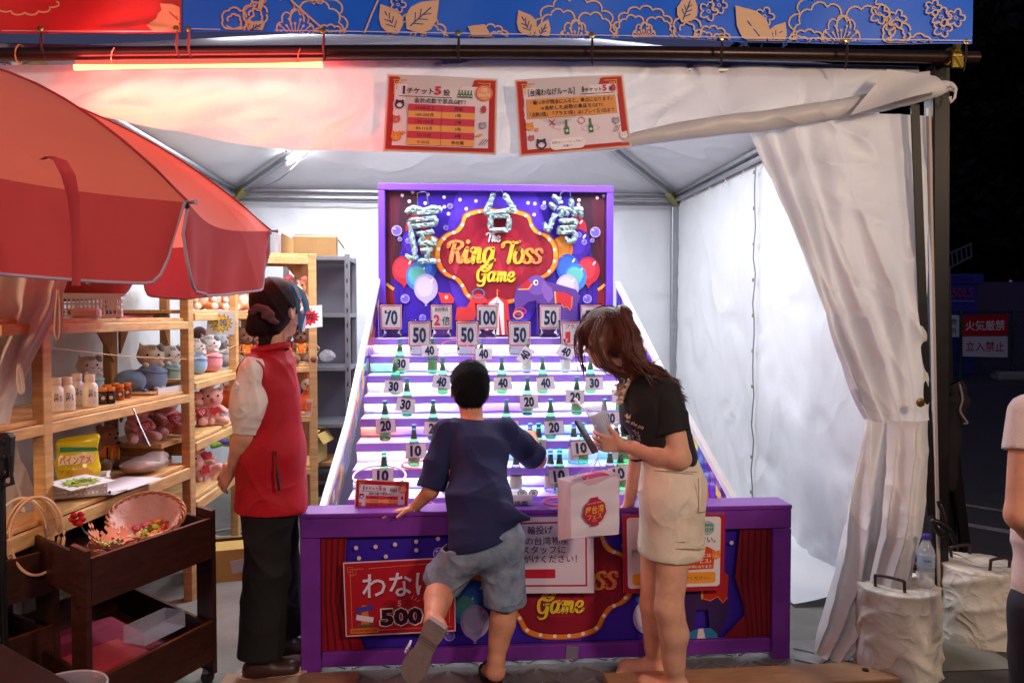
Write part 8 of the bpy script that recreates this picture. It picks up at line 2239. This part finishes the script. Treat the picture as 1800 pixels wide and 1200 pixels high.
# what she holds: paper bag, phone, drink
pbag = thing('paper_bag', 'white paper gift bag with red and yellow round logo hanging from the woman\'s hand', 'paper bag', tuple(at(1035, 895, 2.86)))
PAP = mat('white_paper', '#D3CAD8', rough=.5, bump=.15, bscale=14, noise=.04, nscale=8)
f0, f1, f2, f3 = at(1003, 848, 2.84), at(1089, 832, 2.87), at(1088, 938, 2.85), at(1004, 946, 2.82)
bk_ = Vector((-.10, .075, .006)) * .58
s0, s3 = at(980, 840, 2.93), at(981, 950, 2.90); dpt = s0 - f0
def bagface(a, b, c, d, nm, m=PAP, fold=.004):
    G = [[a.lerp(b, i / 10).lerp(d.lerp(c, i / 10), j / 10) + Vector((0, -fold * math.sin(i * .9 + j * .7) - fold * math.sin(j * 1.7), 0)) for i in range(11)] for j in range(11)]
    return obj(nm, MB().grid(G), m, pbag, world=True, smooth=True)
bagface(f0, f1, f2, f3, 'front_panel', fold=.0022); bagface(s0, f0, f3, s3, 'side_panel', fold=.002); bagface(s0, s0 + (f1 - f0), s3 + (f2 - f3), s3, 'back_panel'); bagface(f1, f1 + dpt, f2 + dpt, f2, 'side_panel')
bagface(f3, f2, f2 + dpt, f3 + dpt, 'bottom')
up_ = Vector((0, -.003, 0))
obj('top_fold', MB().grid([[f0.lerp(f1, i / 10) + up_ + Vector((0, 0, -.022 * j)) for i in range(11)] for j in (0, 1)]), mat('pink_paper_fold', '#C8A8BC', rough=.5), pbag, world=True)
q = Print(.0002); P_ = [(x * .026 * (1 + .04 * math.sin(9 * a)), y * .026) for a in [2 * PI * i / 40 for i in range(40)] for x, y in [(math.cos(a), math.sin(a) * 1.04)]]
q.poly(P_, '#A81E3C'); q.rect(-.009, -.030, .009, -.024, '#A81E3C'); q.rect(-.009, .024, .009, .030, '#A81E3C')
q.text('屋台湾', 0, -.004, .018, '#E8B02E', .05, fit=.042); q.text('フェス', 0, .011, .013, '#E8B02E', .05, fit=.032); q.text('TAIWAN NIGHT MARKET', 0, -.018, .0045, '#E8A0A0', .02, fit=.034); q.text('FESTIVAL', 0, .0195, .003, '#E8A0A0', .02)
cc_ = at(1044, 897, 2.845) ; xd = (f1 - f0).normalized(); zd = (f0 - f3).normalized(); yd = zd.cross(xd)
q.build('logo', pbag, 1.7, mtx=Matrix.Translation(cc_ + Vector((0, -.013, 0))) @ Matrix((xd, yd, zd)).transposed().to_4x4(), world=True)
for a, b in ((f0.lerp(f1, .3), 1), (f0.lerp(f1, .72), 1), (s0 + (f1 - f0) * .3, 0), (s0 + (f1 - f0) * .72, 0)):
    obj('string_handle', MB().tube([a - Vector((0, 0, .01)), at(1050, 806, 2.93), at(1052, 792, 2.94)], .0016, 5), mat('bag_string', '#C8A0A0', rough=.6), pbag, world=True)
tag(link('gift', Solid().ell(tuple(at(1048, 838, 2.885)), (.055, .025, .02), .01).mesh('gift', .005, mat('rose_wrap', '#B04A78', rough=.5))), 'rose coloured gift inside the paper bag', 'gift')
ph = thing('mobile_phone', 'dark mobile phone held in the woman\'s hand', 'phone', tuple(at(1030, 768, 2.93)))
p0, p1 = at(1014, 738, 2.95), at(1047, 796, 2.91)
obj('case', MB().bar(p0, p1, .010, .064, (.3, 1, .2), .004), mat('phone_case', '#2A3040', rough=.2, spec=.7), ph, world=True); obj('camera_lens', MB().ball(p0.lerp(p1, .1) + Vector((-.006, -.012, 0)), .006, 8), mat('lens_rose', '#C89080', rough=.1), ph, world=True, smooth=True)
dr = thing('drink_cup', 'clear plastic cup of pale iced drink with a white straw held by the woman', 'drink', tuple(at(1058, 745, 2.96)))
ca, cb2 = at(1068, 770, 2.965), at(1042, 708, 2.985)
ax_ = (cb2 - ca).normalized(); Mr = Vector((0, 0, 1)).rotation_difference(ax_).to_matrix()
obj('cup', MB().lathe([(.030, 0), (.042, .135), (.045, .137), (.045, .141), (.040, .138), (.028, .004)], ca, 24, Mr), TRN, dr, world=True, smooth='auto')
obj('drink', MB().lathe([(.001, .003), (.027, .003), (.037, .10), (.001, .104)], ca, 22, Mr), mat('milky_drink', '#BFD0E0', rough=.2, alpha=.7), dr, world=True, smooth=True)
obj('straw', MB().tube([ca + ax_ * .02, at(1010, 700, 3.0)], .0065, 10), mat('white_straw', '#D8DCE8', rough=.3), dr, world=True, smooth=True)
for px, py in cp_[:0]: pass

# ---------------------------------------------------------------- the staff member
stf = person('staff member in a red vest with a mask and dark bun standing by the shelves', (at(472, 1180, 3.16).x, 3.16, 0))
hd = at(489, 541, 3.15); fS = Vector((.55, .83, -.03)); neck = at(480, 605, 3.15); chest = at(474, 690, 3.15); waist = at(474, 790, 3.15); pel = at(476, 860, 3.15)
sRt = Vector((.35, -.94, 0)).normalized()      # her right side towards the camera
shR, shL = chest + Vector((-.035, -.125, .085)), chest + Vector((-.02, .14, .085))
elR, wrR = at(432, 765, 3.03), at(410, 822, 3.10)
elL, wrL = at(505, 765, 3.30), at(520, 830, 3.34)
hipR, hipL = pel + Vector((0, -.055, -.03)), pel + Vector((0, .065, -.03))
knR, anR = at(468, 1010, 3.12), at(458, 1150, 3.12)
knL, anL = at(488, 1000, 3.28), at(500, 1115, 3.32)
S = Solid(); head(S, hd, fS, 1.0); S.cap(neck, hd + Vector((-.015, 0, -.05)), .047, .047, .02)
S.cap(chest, waist, .10, .085, .03, sRt, 1.3).cap(waist, pel, .085, .105, .03, sRt, 1.3).cap(shL, shR, .04, .04, .03)
limb(S, shR, elR, wrR, .043, .036, .024, bulge=((0, 0, 0), .033)); limb(S, shL, elL, wrL, .043, .036, .024)
hand(S, wrR, (-.55, .45, -.62), (.5, .5, -.1), (.3, .6, .5), .17, (26, 30, 36, 42), 18, 7)
hand(S, wrL, (.3, .3, -1), (-1, 0, 0), (0, 1, 0), .17)
limb(S, hipR, knR, anR, .072, .052, .036); limb(S, hipL, knL, anL, .072, .052, .036)
fit(S, stf, 'body', .0052, SK2); face_parts(stf, hd, fS)
M = Mx(fS); P = lambda x, y, z: hd + M @ Vector((x, y, z))
S = Solid(); S.ell(P(0, -.018, .024), (.088, .106, .096), .01, M); S.ell(P(0, -.04, -.05), (.066, .055, .06), .03, M); S.ell(P(0, .125, -.05), (.090, .080, .088), .014, M, sub=True)
S.ell(P(.088, .010, -.022), (.014, .016, .028), .008, M, sub=True)
S.ell(tuple(at(458, 563, 3.08)), (.052, .048, .048), .010); S.ell(tuple(at(450, 578, 3.08)), (.038, .03, .030), .015)
for a, b in (((468, 580), (458, 640)), ((462, 585), (452, 625)), ((474, 590), (466, 630))): S.cap(at(*a, 3.10), at(*b, 3.07), .013, .003, .012)
fit(S, stf, 'hair', .0055, mat('dark_red_hair', '#260D10', rough=.7, spec=.2, noise=.4, nscale=30, stretch=(6, 6, .6), bump=.5, bscale=70, bdist=.004), (.004, 60, (.9, .2, .5), 4.))
hs_ = stf.children[-1]; bun_ = at(458, 563, 3.08)
strands(stf, hs_, lambda p: (bun_ - p) if (p - bun_).length > .06 else Vector((p - bun_)).cross(Vector((0, 1, 0))), 12000, .04, _mats['dark_red_hair'], .04, .0008, 3, .06)
S = Solid()
for (x, y, r) in ((443, 548, .014), (453, 540, .016), (464, 543, .016), (474, 552, .016), (478, 563, .013), (468, 556, .014), (486, 566, .010)): S.ell(tuple(at(x, y, 3.025)), (r * 1.3, r, r), .010)
fit(S, stf, 'scrunchie', .004, mat('mauve_scrunchie', '#5A3640', rough=.85, bump=.4, bscale=60), (.006, 60, (.8, .2, .5), 1.))
# mask
obj('face_mask', (lambda mb: mb)(MB().grid([[P(.074 * math.sin(a), .036 + .078 * math.cos(a) + .006 * math.sin(PI * v), -.005 - .085 * v) for a in [R(-75 + 150 * i / 16) for i in range(17)]] for v in [j / 6 for j in range(7)]])), mat('mask_white', '#C8C4DC', rough=.6), stf, world=True, smooth=True)
obj('mask_loop', MB().tube([P(.064, .052, -.01), P(.080, .01, .0), P(.084, -.02, -.01), P(.078, .01, -.05), P(.064, .052, -.07)], .0014, 5), mat('mask_white', '#C8C4DC'), stf, world=True)
# ribbon head dress
hb_ = thing('ribbon_hairpiece', 'pale pink and blue ribbon hairpiece on the staff member\'s head', 'hairpiece', tuple(P(.03, .03, .10)))
for k, (c, pts_) in enumerate((('#C88A9A', [(498, 492), (512, 487), (522, 500)]), ('#4A88B8', [(514, 498), (528, 515), (536, 545), (530, 570)]), ('#6AA0C8', [(518, 500), (536, 520), (542, 548)]), ('#3A70A8', [(510, 500), (522, 525), (526, 560), (528, 585)]), ('#A8B8D0', [(506, 492), (520, 505), (528, 525)]))):
    C = catmull([at(x, y, 3.07 - .01 * k) for x, y in pts_], 6)
    obj('ribbon', MB().grid([[p + Vector((d, -.004 * math.sin(i), .3 * d)) for i, p in enumerate(C)] for d in (-.006, -.002, .002, .006)]), mat('ribbon_' + c[1:], c, rough=.5), hb_, world=True, smooth=True)
# white puff sleeve blouse
BLS = mat('cream_blouse', '#E6DAD6', rough=.7, bump=.3, bscale=160, bdist=.002, folds=(9, .014, .7))
S = Solid(); S.cap(shR + Vector((0, .0, .01)), shR.lerp(elR, .55), .052, .068, .03); S.cap(shR.lerp(elR, .45), shR.lerp(elR, .72), .070, .062, .02); S.cap(shR.lerp(elR, .74), shR.lerp(elR, 1.0), .050, .050, .012)
S.shell(.013); S.cut(shR.lerp(elR, .97), elR - shR, .09)
fit(S, stf, 'sleeve', .005, BLS, (.006, 58, (1, .35, .08), 3.))
S = Solid(); S.cap(shL, shL.lerp(elL, .8), .055, .06, .03); S.shell(.013); S.cut(shL.lerp(elL, .85), elL - shL, .09); fit(S, stf, 'sleeve', .007, BLS)
# vest
VST = mat('red_nylon', '#B00E22', rough=.68, spec=.4, noise=.1, nscale=8, bump=.15, bscale=60, bdist=.004, folds=(4.5, .02, .7))
S = Solid(); S.cap(neck + Vector((-.005, 0, -.015)), neck + Vector((-.005, 0, -.07)), .062, .09, .03, sRt, 1.2)
S.cap(shL, shR, .062, .062, .04); S.cap(chest, waist, .118, .128, .05, sRt, 1.22); S.cap(waist, pel + Vector((.0, 0, -.06)), .128, .136, .05, sRt, 1.22)
S.shell(.013)
S.cut(at(472, 893, 3.15), (0, 0, -1), .3); S.cut(neck + Vector((0, 0, -.004)), (.3, 0, 1), .10)
# arm hole at her right side
S.cap(shR + Vector((-.01, -.10, .0)), shR.lerp(elR, .30) + Vector((-.0, -.10, -.02)), .088, .072, .004, sub=True)
fit(S, stf, 'vest', .0055, VST, (.011, 11, (.9, .3, .5), 2.6))
obj('collar', MB().tube([neck + Vector((.066 * math.cos(q) - .004, .078 * math.sin(q), -.012 + .012 * math.cos(q))) for q in [2 * PI * i / 28 for i in range(28)]], .014, 8, closed=True), VST, stf, world=True, smooth=True)
obj('pocket_zip', MB().tube([at(484, 792, 2.975), at(487, 830, 2.97), at(491, 862, 2.972)], .0055, 6), BLACK, stf, world=True)

vs_ = [o for o in stf.children if o.name.startswith('vest')][0]
decal(stf, vs_, 'lettering', lambda q: q.text('F', 0, 0, 30, '#D8C8CC', .05, sx=.45), 417, 682)
nt = at(543, 716, 3.20); obj('name_tag', MB().box(nt, (.028, .004, .065), rotm(0, R(6), R(40))), mat('tag_card', '#D8C0B8', rough=.4), stf, world=True); obj('tag_photo', MB().box(nt + Vector((.001, -.003, .003)), (.020, .003, .036), rotm(0, R(6), R(40))), mat('tag_orange', '#D8704A', rough=.5), stf, world=True)
# trousers
TRO = mat('black_trousers', '#0E0D11', rough=.8, noise=.15, nscale=8, bump=.15, bscale=200, bdist=.002, folds=(4, .02, .6))
S = Solid(); S.cap(pel + Vector((0, 0, .0)), pel + Vector((0, 0, -.05)), .108, .112, .03, sRt, 1.15)
S.cap(hipR, knR, .094, .086, .04); S.cap(knR, anR + Vector((0, 0, -.01)), .086, .094, .03); S.cap(hipL, knL, .092, .084, .04); S.cap(knL, anL + Vector((.0, 0, 0)), .084, .092, .03)
S.shell(.013); S.cut(anR + Vector((0, 0, .0)), (0, 0, -1), .16); S.cut(anL + Vector((0, 0, .01)), (0, 0, -1), .15); S.cut((pel.x, pel.y, .695), (0, 0, 1), .32)
fit(S, stf, 'trousers', .006, TRO, (.014, 10, (.6, .4, .4), 5.))
for k, (an, lab) in enumerate(((anR, 'near'), (anL, 'far'))):
    t = thing('shoe', 'brown trainer with a pale sole on the %s foot of the staff member' % ('near' if k == 0 else 'far'), 'shoe', (an.x, an.y, 0))
    S = Solid(); S.cap((an.x - .03, an.y, .055), (an.x + .11, an.y + .02, .045), .040, .036, .03, (0, 1, 0), 1.1); S.cap((an.x, an.y, .08), (an.x, an.y, .11), .042, .040, .03); fit(S, t, 'upper', .005, mat('brown_shoe', '#3A221C', rough=.45, spec=.6))
    S = Solid(); S.cap((an.x - .045, an.y, .018), (an.x + .135, an.y + .02, .018), .042, .040, .01, (0, 1, 0), 1.05); S.cut((an.x + .04, an.y, .034), (0, 0, 1), .2); S.cut((an.x + .04, an.y, .002), (0, 0, -1), .2); fit(S, t, 'sole', .005, mat('peach_sole', '#C8A494', rough=.6))

# ---------------------------------------------------------------- passer-by at the right edge
pa_ = person('person in a cream short sleeved top cut by the right edge of the picture', (at(1870, 1190, 2.15).x, 2.15, 0))
sh = at(1812, 728, 2.12); el = at(1796, 905, 2.08); wr_ = at(1850, 985, 2.25); ch = at(1885, 760, 2.15); wa = at(1885, 930, 2.15); pe = at(1880, 1060, 2.15)
hd = at(1885, 560, 2.17); nk = at(1885, 650, 2.16); fP = Vector((.15, 1, 0)); rP = Vector((1, -.1, 0))
sh2 = at(1960, 728, 2.18)
S = Solid(); head(S, hd, fP); S.cap(nk, hd + Vector((0, -.01, -.05)), .05, .05, .02); S.cap(ch, wa, .10, .09, .03, rP, 1.3).cap(wa, pe, .09, .11, .03, rP, 1.3).cap(sh, sh2, .04, .04, .03)
limb(S, sh, el, wr_, .050, .042, .026); limb(S, sh2, sh2 + Vector((.05, 0, -.28)), sh2 + Vector((.05, .12, -.48)), .046, .038, .026)
hand(S, wr_, (.4, .8, -.3), (0, 0, -1), (-1, 0, 0), .17); hand(S, sh2 + Vector((.05, .12, -.48)), (0, .3, -1), (-1, 0, 0), (0, 1, 0), .17)
hp1, hp2 = pe + Vector((-.08, 0, -.02)), pe + Vector((.08, 0, -.02))
limb(S, hp1, hp1 + Vector((0, .02, -.33)), Vector((hp1.x, hp1.y, .08)), .085, .055, .036); limb(S, hp2, hp2 + Vector((0, .02, -.33)), Vector((hp2.x, hp2.y, .08)), .085, .055, .036)
for h_ in (hp1, hp2): S.cap((h_.x, h_.y - .02, .035), (h_.x, h_.y + .13, .03), .032, .03, .02)
fit(S, pa_, 'body', .007, SK1); face_parts(pa_, hd, fP)
M = Mx(fP); P = lambda x, y, z: hd + M @ Vector((x, y, z))
S = Solid(); S.ell(P(0, -.018, .024), (.086, .104, .094), .01, M); S.ell(P(0, .105, -.05), (.08, .08, .088), .014, M, sub=True); fit(S, pa_, 'hair', .007, HAIRK)
S = Solid(); S.cap(nk + Vector((0, 0, -.04)), ch, .06, .11, .04, rP, 1.3); S.cap(sh, sh2, .058, .058, .04); S.cap(ch, wa, .11, .115, .04, rP, 1.3); S.cap(wa, pe + Vector((0, 0, .02)), .115, .12, .04, rP, 1.3); 
S.shell(.013); S.cut(pe + Vector((0, 0, .0)), (0, 0, -1), .25); S.cut(nk + Vector((0, 0, -.01)), (0, 0, 1), .09)
fit(S, pa_, 'shirt', .006, mat('cream_top', '#CDB8B0', rough=.8, bump=.2, bscale=200, folds=(5, .016, .6)), (.008, 14, (.4, .2, .9), 1.))
for a, b, e in ((sh, el, .38), (sh2, sh2 + Vector((.05, 0, -.28)), .42)):
    S = Solid(); S.cap(a, a.lerp(b, .6), .059, .066, .03); S.shell(.013); S.cut(a.lerp(b, e), b - a, .25); fit(S, pa_, 'sleeve', .006, _mats['cream_top'])
S = Solid(); S.cap(pe + Vector((0, 0, .03)), pe + Vector((0, 0, -.05)), .11, .115, .03, rP, 1.3)
for h_ in (hp1, hp2): S.cap(h_, h_ + Vector((0, .01, -.33)), .092, .075, .03); S.cap(h_ + Vector((0, .01, -.33)), Vector((h_.x, h_.y, .10)), .075, .06, .03)
fit(S, pa_, 'trousers', .007, mat('dark_blue_trousers', '#15131F', rough=.8), (.008, 12, (.5, .3, .5), 1.))
